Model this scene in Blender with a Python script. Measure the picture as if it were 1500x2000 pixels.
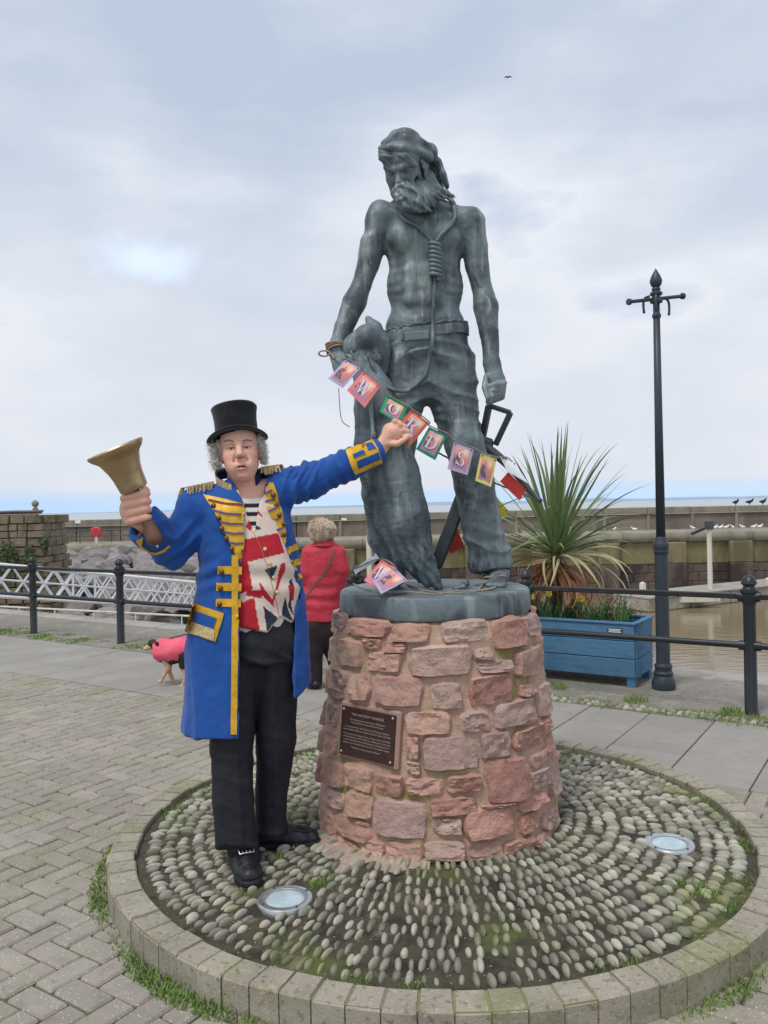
import bpy, bmesh, math, random
import numpy as np
from mathutils import Vector, Matrix, Euler, noise as mnoise
from mathutils.bvhtree import BVHTree

for o in list(bpy.data.objects): bpy.data.objects.remove(o)
scene = bpy.context.scene
COL = scene.collection
rad = math.radians
rng = np.random.default_rng(11)
random.seed(11)

# ---------------------------------------------------------------- camera
CAM_H, FPX = 1.56, 1600.0
PITCH, ROLL = math.atan(-11/1600.0), math.atan(28/1300.0)
cam = bpy.data.objects.new('camera', bpy.data.cameras.new('camera'))
COL.objects.link(cam); scene.camera = cam
cam.data.sensor_fit = 'VERTICAL'; cam.data.sensor_height = 36; cam.data.lens = 36*FPX/2000
cam.data.clip_start = 0.05; cam.data.clip_end = 30000
cam.matrix_world = Matrix.Translation((0, 0, CAM_H)) @ Matrix.Rotation(rad(90)+PITCH, 4, 'X') @ Matrix.Rotation(-ROLL, 4, 'Z')
scene.render.resolution_x, scene.render.resolution_y = 768, 1024

def ray(px, py):
    """photo pixel (1500x2000) -> direction with y = 1"""
    x, y = px-750.0, py-1000.0
    c, s = math.cos(ROLL), math.sin(ROLL)
    xr, yr = c*x-s*y, s*x+c*y
    d = (xr/FPX, 1.0, -yr/FPX)
    cp, sp = math.cos(PITCH), math.sin(PITCH)
    Y, Z = d[1]*cp-d[2]*sp, d[1]*sp+d[2]*cp
    return Vector((d[0]/Y, 1.0, Z/Y))
def P(px, py, Y):
    r = ray(px, py); return Vector((r.x*Y, Y, CAM_H+r.z*Y))
def G(px, py, z=0.0):
    r = ray(px, py); t = (z-CAM_H)/r.z
    return Vector((r.x*t, t, z))
def project(p):
    """world point(s) (N,3) -> photo pixels"""
    p = np.atleast_2d(np.asarray(p, float)); q = p-np.array([0, 0, CAM_H])
    cp, sp = math.cos(PITCH), math.sin(PITCH)
    d1 = q[:, 1]*cp+q[:, 2]*sp; d2 = -q[:, 1]*sp+q[:, 2]*cp
    xr, yr = q[:, 0]/d1*FPX, -d2/d1*FPX
    c, s = math.cos(ROLL), math.sin(ROLL)
    return np.stack([c*xr+s*yr+750, -s*xr+c*yr+1000], 1)

# ---------------------------------------------------------------- light
SUN_EL, SUN_AZ = rad(62), rad(215)      # azimuth clockwise from +Y: behind the camera, to the left
sun = bpy.data.objects.new('sun', bpy.data.lights.new('sun', 'SUN')); COL.objects.link(sun)
sun.data.energy = 1.5; sun.data.angle = rad(16); sun.data.color = (1.0, 0.96, 0.9)
sd = Vector((math.sin(SUN_AZ)*math.cos(SUN_EL), math.cos(SUN_AZ)*math.cos(SUN_EL), math.sin(SUN_EL)))
sun.rotation_euler = sd.to_track_quat('Z', 'Y').to_euler()
scene.view_settings.view_transform = 'Standard'; scene.view_settings.look = 'None'
scene.view_settings.exposure = 0.5; scene.view_settings.gamma = 1.0

def build_world():
    w = bpy.data.worlds.new('World'); scene.world = w; w.use_nodes = True
    nt = w.node_tree; nt.nodes.clear(); N = nt.nodes.new; L = nt.links.new
    out = N('ShaderNodeOutputWorld'); mix = N('ShaderNodeMixShader'); L(mix.outputs[0], out.inputs[0])
    sky = N('ShaderNodeTexSky'); sky.sky_type = 'NISHITA'; sky.sun_disc = False
    sky.sun_elevation = SUN_EL; sky.sun_rotation = SUN_AZ; sky.air_density = 1.0; sky.dust_density = 0.0; sky.ozone_density = 3.0
    b1 = N('ShaderNodeBackground'); b1.inputs[1].default_value = 0.125; L(sky.outputs[0], b1.inputs[0])
    b2 = N('ShaderNodeBackground'); b2.inputs[1].default_value = 1.0
    L(b1.outputs[0], mix.inputs[1]); L(b2.outputs[0], mix.inputs[2])
    tc = N('ShaderNodeTexCoord')
    # the clear air behind the cloud deck shows its mid-height blue
    sv = N('ShaderNodeVectorMath'); sv.operation = 'ADD'; sv.inputs[1].default_value = (0, 0, 0.16); L(tc.outputs['Generated'], sv.inputs[0]); L(sv.outputs[0], sky.inputs['Vector'])
    sep = N('ShaderNodeSeparateXYZ'); L(tc.outputs['Generated'], sep.inputs[0])
    # soft layered cloud in direction space, stretched along the horizon
    mp = N('ShaderNodeMapping'); mp.inputs['Scale'].default_value = (1.0, 1.0, 2.6); mp.inputs['Location'].default_value = (3.1, 0.4, 1.7)
    L(tc.outputs['Generated'], mp.inputs[0])
    n1 = N('ShaderNodeTexNoise'); n1.inputs['Scale'].default_value = 2.9; n1.inputs['Detail'].default_value = 8; n1.inputs['Roughness'].default_value = 0.50
    L(mp.outputs[0], n1.inputs['Vector'])
    ramp = N('ShaderNodeValToRGB'); L(n1.outputs[0], ramp.inputs[0])
    e = ramp.color_ramp.elements
    e[0].position = 0.34; e[0].color = (0.36, 0.425, 0.525, 1)
    e[1].position = 0.64; e[1].color = (0.575, 0.605, 0.66, 1)
    m = e.new(0.49); m.color = (0.445, 0.495, 0.575, 1)
    # whiter and brighter deck toward the horizon (elevation below about 12 degrees)
    mr = N('ShaderNodeMapRange'); mr.inputs[1].default_value = 0.42; mr.inputs[2].default_value = 0.06; L(sep.outputs[2], mr.inputs[0])
    mr.interpolation_type = 'SMOOTHSTEP'
    mc = N('ShaderNodeMixRGB'); mc.blend_type = 'MIX'; mc.inputs[2].default_value = (0.60, 0.615, 0.655, 1)
    sc = N('ShaderNodeMath'); sc.operation = 'MULTIPLY'; sc.inputs[1].default_value = 0.62; L(mr.outputs[0], sc.inputs[0])
    L(sc.outputs[0], mc.inputs[0]); L(ramp.outputs[0], mc.inputs[1]); 
    # one thin place in the deck where brighter, bluer cloud shows
    d0 = ray(275, 505).normalized(); df = N('ShaderNodeVectorMath'); df.operation = 'SUBTRACT'; df.inputs[1].default_value = tuple(d0); L(tc.outputs['Generated'], df.inputs[0])
    ds = N('ShaderNodeVectorMath'); ds.operation = 'MULTIPLY'; ds.inputs[1].default_value = (1.0, 1.0, 2.3); L(df.outputs[0], ds.inputs[0])
    ln = N('ShaderNodeVectorMath'); ln.operation = 'LENGTH'; L(ds.outputs[0], ln.inputs[0])
    n3 = N('ShaderNodeTexNoise'); n3.inputs['Scale'].default_value = 16; n3.inputs['Detail'].default_value = 5; L(tc.outputs['Generated'], n3.inputs['Vector'])
    wob = N('ShaderNodeMath'); wob.operation = 'MULTIPLY_ADD'; wob.inputs[1].default_value = 0.16; L(n3.outputs[0], wob.inputs[0]); L(ln.outputs['Value'], wob.inputs[2])
    br = N('ShaderNodeMapRange'); br.inputs[1].default_value = 0.165; br.inputs[2].default_value = 0.075; br.inputs[4].default_value = 0.75; br.interpolation_type = 'SMOOTHSTEP'; L(wob.outputs[0], br.inputs[0])
    mb = N('ShaderNodeMixRGB'); mb.inputs[2].default_value = (0.60, 0.72, 0.90, 1); L(br.outputs[0], mb.inputs[0]); L(mc.outputs[0], mb.inputs[1]); L(mb.outputs[0], b2.inputs[0])
    # gap in the deck low over the sea, streaked, plus a rare thin opening higher up
    n2 = N('ShaderNodeTexNoise'); n2.inputs['Scale'].default_value = 1.0; n2.inputs['Detail'].default_value = 4
    mp2 = N('ShaderNodeMapping'); mp2.inputs['Scale'].default_value = (1.6, 1.6, 34.0); L(tc.outputs['Generated'], mp2.inputs[0]); L(mp2.outputs[0], n2.inputs['Vector'])
    g = N('ShaderNodeMapRange'); g.inputs[1].default_value = 0.006; g.inputs[2].default_value = 0.075; g.interpolation_type = 'SMOOTHSTEP'; L(sep.outputs[2], g.inputs[0])
    a = N('ShaderNodeMath'); a.operation = 'MULTIPLY_ADD'; a.inputs[1].default_value = 1.9; a.inputs[2].default_value = -0.66; L(n2.outputs[0], a.inputs[0])
    s2 = N('ShaderNodeMath'); s2.operation = 'ADD'; s2.use_clamp = True; g2 = N('ShaderNodeMath'); g2.operation = 'MULTIPLY'; g2.inputs[1].default_value = 1.9; L(g.outputs[0], g2.inputs[0]); L(g2.outputs[0], s2.inputs[0]); L(a.outputs[0], s2.inputs[1])
    hole = N('ShaderNodeMapRange'); hole.inputs[1].default_value = 0.645; hole.inputs[2].default_value = 0.76; hole.inputs[3].default_value = 1; hole.inputs[4].default_value = 0.45
    L(n1.outputs[0], hole.inputs[0])
    mm = N('ShaderNodeMath'); mm.operation = 'MULTIPLY'; L(s2.outputs[0], mm.inputs[0]); L(hole.outputs[0], mm.inputs[1])
    L(mm.outputs[0], mix.inputs[0])
build_world()

# ---------------------------------------------------------------- objects
def tag(o, label=None, cat=None, group=None, kind=None):
    for k, v in (('label', label), ('category', cat), ('group', group), ('kind', kind)):
        if v: o[k] = v
    return o
def thing(name, loc=(0, 0, 0), label=None, cat=None, group=None, kind=None):
    o = bpy.data.objects.new(name, None); COL.objects.link(o); o.location = loc; o.empty_display_size = 0.05
    return tag(o, label, cat, group, kind)
def world_mat(o):
    m = o.matrix_basis.copy(); p = o.parent
    while p is not None: m = p.matrix_basis @ m; p = p.parent
    return m
def link_mesh(name, me, parent=None, mat=None, loc=None):
    o = bpy.data.objects.new(name, me); COL.objects.link(o)
    if mat is not None and len(me.materials) == 0: me.materials.append(mat)
    if loc is not None: o.location = loc
    if parent is not None:            # mesh data is given in world space: undo the parent's placement
        o.parent = parent
        o.matrix_basis = world_mat(parent).inverted() @ o.matrix_basis
    return o
def piece(name, me, parent, loc, rot=(0, 0, 0), scale=(1, 1, 1)):
    """shared-mesh piece placed in world space under a parent"""
    o = bpy.data.objects.new(name, me); COL.objects.link(o)
    M = Matrix.LocRotScale(Vector(loc), Euler(rot), Vector(scale))
    if parent is not None:
        o.parent = parent; M = world_mat(parent).inverted() @ M
    o.matrix_basis = M
    return o

class MB:
    """collects simple shapes into one mesh"""
    def __init__(s): s.v = []; s.f = []; s.mi = []; s.m = 0
    def add(s, verts, faces):
        b = len(s.v); s.v += [tuple(p) for p in verts]; s.f += [tuple(i+b for i in f) for f in faces]; s.mi += [s.m]*len(faces); return s
    def box(s, c, size, M=None, bev=0.0):
        hx, hy, hz = [q/2 for q in size]; c = Vector(c); M = M or Matrix.Identity(3)
        if bev <= 0:
            vs = [c+M @ Vector((x*hx, y*hy, z*hz)) for z in (-1, 1) for y in (-1, 1) for x in (-1, 1)]
            return s.add(vs, [(0, 2, 3, 1), (4, 5, 7, 6), (0, 1, 5, 4), (2, 6, 7, 3), (0, 4, 6, 2), (1, 3, 7, 5)])
        b = min(bev, hx*.9, hy*.9, hz*.9)
        vs = []; idx = {}
        for z in (-1, 1):
            for y in (-1, 1):
                for x in (-1, 1):
                    for ax in range(3):
                        q = [x*(hx-b), y*(hy-b), z*(hz-b)]; q[ax] = (x*hx, y*hy, z*hz)[ax]
                        idx[(x, y, z, ax)] = len(vs); vs.append(c+M @ Vector(q))
        F = []
        I = lambda x, y, z, a: idx[(x, y, z, a)]
        for sg in (-1, 1):
            F += [(I(sg, -1, -1, 0), I(sg, 1, -1, 0), I(sg, 1, 1, 0), I(sg, -1, 1, 0))[::sg], (I(-1, sg, -1, 1), I(-1, sg, 1, 1), I(1, sg, 1, 1), I(1, sg, -1, 1))[::sg], (I(-1, -1, sg, 2), I(1, -1, sg, 2), I(1, 1, sg, 2), I(-1, 1, sg, 2))[::sg]]
        for p in (-1, 1):
            for q in (-1, 1):
                k = p*q
                F.append((I(-1, p, q, 1), I(-1, p, q, 2), I(1, p, q, 2), I(1, p, q, 1))[::k])
                F.append((I(p, -1, q, 2), I(p, -1, q, 0), I(p, 1, q, 0), I(p, 1, q, 2))[::k])
                F.append((I(p, q, -1, 0), I(p, q, -1, 1), I(p, q, 1, 1), I(p, q, 1, 0))[::k])
        for x in (-1, 1):
            for y in (-1, 1):
                for z in (-1, 1):
                    F.append((I(x, y, z, 0), I(x, y, z, 1), I(x, y, z, 2))[::x*y*z])
        return s.add(vs, F)
    def tube(s, pts, r, n=8, cap=True, closed=False, sx=1.0):
        pts = [Vector(p) for p in pts]; k = len(pts); rr = [r]*k if np.isscalar(r) else list(r)
        up = None; V = []
        for i in range(k):
            a, b = (pts[(i-1) % k], pts[(i+1) % k]) if closed else (pts[max(i-1, 0)], pts[min(i+1, k-1)])
            t = (b-a).normalized()
            if up is None:
                up = t.cross(Vector((0, 0, 1)));
                if up.length < 1e-3: up = t.cross(Vector((1, 0, 0)))
            up = (up-t*up.dot(t)).normalized(); w = t.cross(up)
            V += [pts[i]+(up*math.cos(2*math.pi*j/n)*sx+w*math.sin(2*math.pi*j/n))*rr[i] for j in range(n)]
        F = []
        for i in range(k if closed else k-1):
            i2 = (i+1) % k
            F += [(i*n+j, i*n+(j+1) % n, i2*n+(j+1) % n, i2*n+j) for j in range(n)]
        if cap and not closed: F += [tuple(range(n))[::-1], tuple((k-1)*n+j for j in range(n))]
        return s.add(V, F)
    def lathe(s, prof, n=24, c=(0, 0, 0), M=None, cap=True):
        c = Vector(c); M = M or Matrix.Identity(3); V = []
        for r, z in prof: V += [c+M @ Vector((r*math.cos(2*math.pi*j/n), r*math.sin(2*math.pi*j/n), z)) for j in range(n)]
        F = [(i*n+j, i*n+(j+1) % n, (i+1)*n+(j+1) % n, (i+1)*n+j) for i in range(len(prof)-1) for j in range(n)]
        if cap: F += [tuple(range(n))[::-1], tuple((len(prof)-1)*n+j for j in range(n))]
        return s.add(V, F)
    def prism(s, poly, a, M):
        """poly: 2D outline, extruded by a along local z of 4x4 M"""
        n = len(poly)
        V = [M @ Vector((x, y, 0)) for x, y in poly]+[M @ Vector((x, y, a)) for x, y in poly]
        return s.add(V, [tuple(range(n))[::-1], tuple(range(n, 2*n))]+[(i, (i+1) % n, n+(i+1) % n, n+i) for i in range(n)])
    def mesh(s, name, mats=(), smooth=False):
        me = bpy.data.meshes.new(name); me.from_pydata(s.v, [], s.f)
        for m in (mats if isinstance(mats, (list, tuple)) else [mats]): me.materials.append(m)
        if any(s.mi): me.polygons.foreach_set('material_index', s.mi)
        if smooth: me.shade_smooth()
        me.update(); return me
    def build(s, name, mat, parent=None, smooth=False):
        return link_mesh(name, s.mesh(name, mat, smooth), parent)
def auto_smooth(me, ang=40):
    me.shade_smooth(); me.set_sharp_from_angle(angle=rad(ang)); return me

# ---------------------------------------------------------------- numpy noise
_perm = np.random.default_rng(5).permutation(4096)
_val = np.random.default_rng(6).random(4096)*2-1
def vnoise(p, s=1.0, seed=0):
    p = np.asarray(p, float)*s+seed*17.3; i = np.floor(p).astype(np.int64); f = p-i; f = f*f*(3-2*f)
    def h(a, b, c): return _val[_perm[(_perm[(_perm[a & 4095]+b) & 4095]+c) & 4095]]
    x, y, z = i[..., 0], i[..., 1], i[..., 2]; u, v, w = f[..., 0], f[..., 1], f[..., 2]
    def lx(b, c): return h(x, y+b, z+c)*(1-u)+h(x+1, y+b, z+c)*u
    a = lx(0, 0)*(1-v)+lx(1, 0)*v; b = lx(0, 1)*(1-v)+lx(1, 1)*v
    return a*(1-w)+b*w
def fbm(p, s=1.0, o=3, seed=0):
    r = 0; a = 1.0
    for k in range(o): r = r+a*vnoise(p, s*2**k, seed+k); a *= 0.5
    return r

# ---------------------------------------------------------------- signed distance sculpting
def axis(lo, hi, h, fine=()):
    """grid coordinates from lo to hi with step h, finer inside the given (a, b, step) ranges"""
    x = [lo]
    while x[-1] < hi:
        st = h
        for a, b, q in fine:
            if a <= x[-1] <= b: st = min(st, q)
        x.append(x[-1]+st)
    return np.array(x, np.float32)
class SDF:
    def __init__(s, lo, hi, h, fx=(), fy=(), fz=()):
        s.ax = [axis(lo[i], hi[i], h, (fx, fy, fz)[i]) for i in range(3)]
        s.h = h; s.d = np.full([len(a) for a in s.ax], 0.2, np.float32); s.c = np.zeros(s.d.shape, np.uint8)
    def _win(s, lo, hi):
        sl = []
        for i in range(3):
            a, b = np.searchsorted(s.ax[i], [lo[i], hi[i]]); sl.append(slice(max(a-1, 0), b+1))
        g = np.meshgrid(*[s.ax[i][sl[i]] for i in range(3)], indexing='ij', sparse=True)
        return tuple(sl), g
    def _put(s, sl, d, k, op, col):
        if d.size == 0: return
        c = s.d[sl]
        if op == 'u':
            if col is not None: s.c[sl] = np.where(d < c, col, s.c[sl])
            if k > 0:
                h = np.clip(0.5+0.5*(c-d)/k, 0, 1); r = c*(1-h)+d*h-k*h*(1-h)
            else: r = np.minimum(c, d)
        else:
            if col is not None: s.c[sl] = np.where((-d > c-0.2*s.h) & (d < .001), col, s.c[sl])
            if k > 0:
                h = np.clip(0.5-0.5*(c+d)/k, 0, 1); r = c*(1-h)-d*h+k*h*(1-h)
            else: r = np.maximum(c, -d)
        s.d[sl] = r
    def cap(s, a, b, ra, rb=None, k=0.02, op='u', col=None, flat=None):
        """tapered capsule; flat=(axis, factor) squeezes the section along a unit axis"""
        a, b = np.array(a, float), np.array(b, float); rb = ra if rb is None else rb
        R = max(ra, rb)*(flat[1] if flat and flat[1] > 1 else 1)+k+3*s.h
        sl, (X, Y, Z) = s._win(np.minimum(a, b)-R, np.maximum(a, b)+R)
        ab = b-a; L = max(ab @ ab, 1e-9)
        t = np.clip(((X-a[0])*ab[0]+(Y-a[1])*ab[1]+(Z-a[2])*ab[2])/L, 0, 1)
        dx, dy, dz = X-a[0]-t*ab[0], Y-a[1]-t*ab[1], Z-a[2]-t*ab[2]
        if flat:
            n = np.array(flat[0], float); n /= np.linalg.norm(n); q = dx*n[0]+dy*n[1]+dz*n[2]; e = 1/flat[1]-1
            dx, dy, dz = dx+q*e*n[0], dy+q*e*n[1], dz+q*e*n[2]
        d = np.sqrt(dx*dx+dy*dy+dz*dz)-(ra+(rb-ra)*t)
        s._put(sl, d.astype(np.float32), k, op, col)
    def chain(s, pts, rs, k=0.02, op='u', col=None, flat=None, k2=None):
        for i in range(len(pts)-1): s.cap(pts[i], pts[i+1], rs[i], rs[i+1], k if (i == 0 or k2 is None) else k2, op, col, flat)
    def ell(s, c, r, R=None, k=0.02, op='u', col=None):
        """ellipsoid with radii r; R: 3x3 whose columns are its axes"""
        c = np.array(c, float); r = np.array(r, float); M = max(r)+k+3*s.h
        sl, (X, Y, Z) = s._win(c-M, c+M)
        q = np.eye(3) if R is None else np.array(R, float)
        X, Y, Z = X-c[0], Y-c[1], Z-c[2]
        u = [X*q[0, i]+Y*q[1, i]+Z*q[2, i] for i in range(3)]
        k0 = np.sqrt(sum((u[i]/r[i])**2 for i in range(3))); k1 = np.sqrt(sum((u[i]/r[i]**2)**2 for i in range(3)))+1e-9
        s._put(sl, (k0*(k0-1)/k1).astype(np.float32), k, op, col)
    def box(s, c, hs, R=None, rd=0.0, k=0.0, op='u', col=None):
        c = np.array(c, float); hs = np.array(hs, float); M = float(np.linalg.norm(hs))+rd+k+3*s.h
        sl, (X, Y, Z) = s._win(c-M, c+M); q = np.eye(3) if R is None else np.array(R, float)
        X, Y, Z = X-c[0], Y-c[1], Z-c[2]
        u = [np.abs(X*q[0, i]+Y*q[1, i]+Z*q[2, i])-(hs[i]-rd) for i in range(3)]
        d = np.sqrt(sum(np.maximum(v, 0)**2 for v in u))+np.minimum(np.maximum(np.maximum(u[0], u[1]), u[2]), 0)-rd
        s._put(sl, d.astype(np.float32), k, op, col)
    def full(s):
        return np.meshgrid(*s.ax, indexing='ij', sparse=True)
    def surface(s, smooth=1):
        """surface nets -> verts, quads, colour index per vertex"""
        d = s.d; neg = d < 0
        n = np.zeros([k-1 for k in d.shape], np.int8)
        for i in (0, 1):
            for j in (0, 1):
                for k in (0, 1): n += neg[i:i+n.shape[0], j:j+n.shape[1], k:k+n.shape[2]]
        act = (n > 0) & (n < 8); ci = np.argwhere(act); N = len(ci)
        idx = np.full(n.shape, -1, np.int64); idx[act] = np.arange(N)
        base = np.stack([s.ax[i][ci[:, i]] for i in range(3)], 1).astype(float)
        size = np.stack([s.ax[i][ci[:, i]+1]-s.ax[i][ci[:, i]] for i in range(3)], 1)
        acc = np.zeros((N, 3)); cnt = np.zeros(N)
        D = {(i, j, k): d[ci[:, 0]+i, ci[:, 1]+j, ci[:, 2]+k] for i in (0, 1) for j in (0, 1) for k in (0, 1)}
        for c0 in D:
            for a in range(3):
                if c0[a] == 0:
                    c1 = list(c0); c1[a] = 1; p, q = D[c0], D[tuple(c1)]
                    m = (p < 0) != (q < 0); t = np.where(m, p/np.where(m, p-q, 1), 0)
                    pos = np.tile(np.array(c0, float), (N, 1)); pos[:, a] = t
                    acc += pos*m[:, None]; cnt += m
        V = base+acc/cnt[:, None]*size
        F = []
        for a in range(3):
            b, c = (a+1) % 3, (a+2) % 3
            sl0 = [slice(None)]*3; sl1 = [slice(None)]*3; sl0[a] = slice(0, -1); sl1[a] = slice(1, None)
            m = neg[tuple(sl0)] != neg[tuple(sl1)]
            e = np.argwhere(m); e = e[(e[:, b] > 0) & (e[:, c] > 0) & (e[:, b] < n.shape[b]) & (e[:, c] < n.shape[c])]
            q = []
            for db, dc in ((-1, -1), (0, -1), (0, 0), (-1, 0)):
                w = e.copy(); w[:, b] += db; w[:, c] += dc; q.append(idx[w[:, 0], w[:, 1], w[:, 2]])
            q = np.stack(q, 1); fl = neg[e[:, 0], e[:, 1], e[:, 2]]
            q[~fl] = q[~fl][:, ::-1]; F.append(q)
        F = np.concatenate(F); F = F[(F >= 0).all(1)]
        for _ in range(smooth):
            A = np.zeros_like(V); w = np.zeros(N)
            for i in range(4):
                p, q = F[:, i], F[:, (i+1) % 4]
                for ax_ in range(3):
                    A[:, ax_] += np.bincount(p, V[q, ax_], N)+np.bincount(q, V[p, ax_], N)
                w += np.bincount(p, minlength=N)+np.bincount(q, minlength=N)
            V = V*0.5+A/np.maximum(w, 1)[:, None]*0.5
        cc = s.c[np.minimum(ci[:, 0]+1, d.shape[0]-1), np.minimum(ci[:, 1]+1, d.shape[1]-1), np.minimum(ci[:, 2]+1, d.shape[2]-1)]
        cc = np.where(D[(0, 0, 0)] < D[(1, 1, 1)], s.c[ci[:, 0], ci[:, 1], ci[:, 2]], cc)
        return V, F, cc
def normals(V, F):
    a = V[F[:, 2]]-V[F[:, 0]]; b = V[F[:, 3]]-V[F[:, 1]]; n = np.cross(a, b); N = np.zeros_like(V)
    for i in range(F.shape[1]):
        for k in range(3): N[:, k] += np.bincount(F[:, i], n[:, k], len(V))
    return N/np.maximum(np.linalg.norm(N, axis=1), 1e-12)[:, None]
def mesh_np(name, V, F, mat, parent=None, cols=None, fmat=None):
    me = bpy.data.meshes.new(name); nv, nf = len(V), len(F); k = F.shape[1]
    me.vertices.add(nv); me.vertices.foreach_set('co', np.asarray(V, np.float32).ravel())
    me.loops.add(nf*k); me.loops.foreach_set('vertex_index', F.astype(np.int32).ravel())
    me.polygons.add(nf); me.polygons.foreach_set('loop_start', np.arange(0, nf*k, k, dtype=np.int32))
    for m in (mat if isinstance(mat, (list, tuple)) else [mat]): me.materials.append(m)
    if fmat is not None: me.polygons.foreach_set('material_index', fmat.astype(np.int32))
    me.update(calc_edges=True); me.shade_smooth()
    if cols is not None:
        at = me.color_attributes.new('col', 'FLOAT_COLOR', 'POINT')
        at.data.foreach_set('color', np.c_[cols, np.ones(nv)].astype(np.float32).ravel())
    return link_mesh(name, me, parent)
# ---------------------------------------------------------------- materials
def srgb(r, g, b):
    f = lambda u: (u/255/12.92) if u/255 <= 0.04045 else ((u/255+0.055)/1.055)**2.4
    return (f(r), f(g), f(b))
def mat(name, base, layers=(), rough=0.7, metal=0.0, bump=(), rnd=0.0, attr=None, spec=0.4, flecks=None, zmoss=None, alpha=None, island=True, hue=0.0, rough_var=0.0, subsurf=0.0, sheen=0.0):
    """layers: (colour, scale, lo, hi, strength[, kind]) noise masks over the base colour; bump: (scale, strength, dist) noises"""
    m = bpy.data.materials.new(name); m.use_nodes = True; nt = m.node_tree; N = nt.nodes.new; L = nt.links.new
    bs = nt.nodes['Principled BSDF']; bs.inputs['Roughness'].default_value = rough; bs.inputs['Metallic'].default_value = metal
    bs.inputs['Specular IOR Level'].default_value = spec
    if subsurf: bs.inputs['Subsurface Weight'].default_value = subsurf; bs.inputs['Subsurface Radius'].default_value = (0.012, 0.005, 0.003); bs.inputs['Subsurface Scale'].default_value = 0.6
    if sheen: bs.inputs['Sheen Weight'].default_value = sheen
    geo = N('ShaderNodeNewGeometry'); pos = geo.outputs['Position']
    oi = N('ShaderNodeObjectInfo')
    # a shifted copy of the position per object or island keeps neighbours from sharing grain
    rv = N('ShaderNodeMath'); rv.operation = 'ADD'; L(geo.outputs['Random Per Island'], rv.inputs[0]); L(oi.outputs['Random'], rv.inputs[1])
    fr = N('ShaderNodeMath'); fr.operation = 'FRACT'; L(rv.outputs[0], fr.inputs[0]); rnd_out = fr.outputs[0] if island else oi.outputs['Random']
    def vec(scale):
        if isinstance(scale, (tuple, list)):
            mp = N('ShaderNodeMapping'); mp.inputs['Scale'].default_value = scale; L(pos, mp.inputs[0]); return mp.outputs[0], 1.0
        return pos, scale
    if attr:
        at = N('ShaderNodeVertexColor'); at.layer_name = attr; col = at.outputs[0]
    else:
        c = N('ShaderNodeRGB'); c.outputs[0].default_value = (*base, 1); col = c.outputs[0]
    def mixc(f, a, b):
        x = N('ShaderNodeMixRGB'); L(f, x.inputs[0]); L(a, x.inputs[1])
        if hasattr(b, 'links'): L(b, x.inputs[2])
        else: x.inputs[2].default_value = (*b, 1)
        return x.outputs[0]
    for ly in layers:
        lc, sc, lo, hi, st = ly[:5]; v, s_ = vec(sc)
        n = N('ShaderNodeTexNoise'); n.inputs['Scale'].default_value = s_; n.inputs['Detail'].default_value = 5; n.inputs['Roughness'].default_value = 0.6; L(v, n.inputs['Vector'])
        r = N('ShaderNodeMapRange'); r.inputs[1].default_value = lo; r.inputs[2].default_value = hi; r.inputs[4].default_value = st; r.interpolation_type = 'SMOOTHSTEP'; L(n.outputs[0], r.inputs[0])
        col = mixc(r.outputs[0], col, lc)
    if rnd or hue:
        hs = N('ShaderNodeHueSaturation'); L(col, hs.inputs['Color'])
        mr = N('ShaderNodeMapRange'); mr.inputs[3].default_value = 1-rnd; mr.inputs[4].default_value = 1+rnd; L(rnd_out, mr.inputs[0]); L(mr.outputs[0], hs.inputs['Value'])
        if hue:
            ml = N('ShaderNodeMath'); ml.operation = 'MULTIPLY'; ml.inputs[1].default_value = 7.13; L(rnd_out, ml.inputs[0])
            f2 = N('ShaderNodeMath'); f2.operation = 'FRACT'; L(ml.outputs[0], f2.inputs[0])
            mh = N('ShaderNodeMapRange'); mh.inputs[3].default_value = 0.5-hue; mh.inputs[4].default_value = 0.5+hue; L(f2.outputs[0], mh.inputs[0]); L(mh.outputs[0], hs.inputs['Hue'])
        col = hs.outputs[0]
    if flecks:
        fc, fs, th = flecks
        vo = N('ShaderNodeTexVoronoi'); vo.inputs['Scale'].default_value = fs; L(pos, vo.inputs['Vector'])
        n = N('ShaderNodeSeparateColor'); L(vo.outputs['Color'], n.inputs[0])
        r = N('ShaderNodeMapRange'); r.inputs[1].default_value = th; r.inputs[2].default_value = th+0.06; L(n.outputs[0], r.inputs[0])
        r2 = N('ShaderNodeMapRange'); r2.inputs[1].default_value = 0.36; r2.inputs[2].default_value = 0.22; L(vo.outputs['Distance'], r2.inputs[0])
        mu = N('ShaderNodeMath'); mu.operation = 'MULTIPLY'; L(r.outputs[0], mu.inputs[0]); L(r2.outputs[0], mu.inputs[1])
        mr = N('ShaderNodeMath'); mr.operation = 'MULTIPLY'; mr.inputs[1].default_value = 0.85; L(mu.outputs[0], mr.inputs[0])
        col = mixc(mr.outputs[0], col, fc)
    L(col, bs.inputs['Base Color'])
    if rough_var:
        n = N('ShaderNodeTexNoise'); n.inputs['Scale'].default_value = 9; n.inputs['Detail'].default_value = 5; L(pos, n.inputs['Vector'])
        r = N('ShaderNodeMapRange'); r.inputs[3].default_value = rough-rough_var; r.inputs[4].default_value = rough+rough_var; L(n.outputs[0], r.inputs[0]); L(r.outputs[0], bs.inputs['Roughness'])
    prev = None
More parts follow.
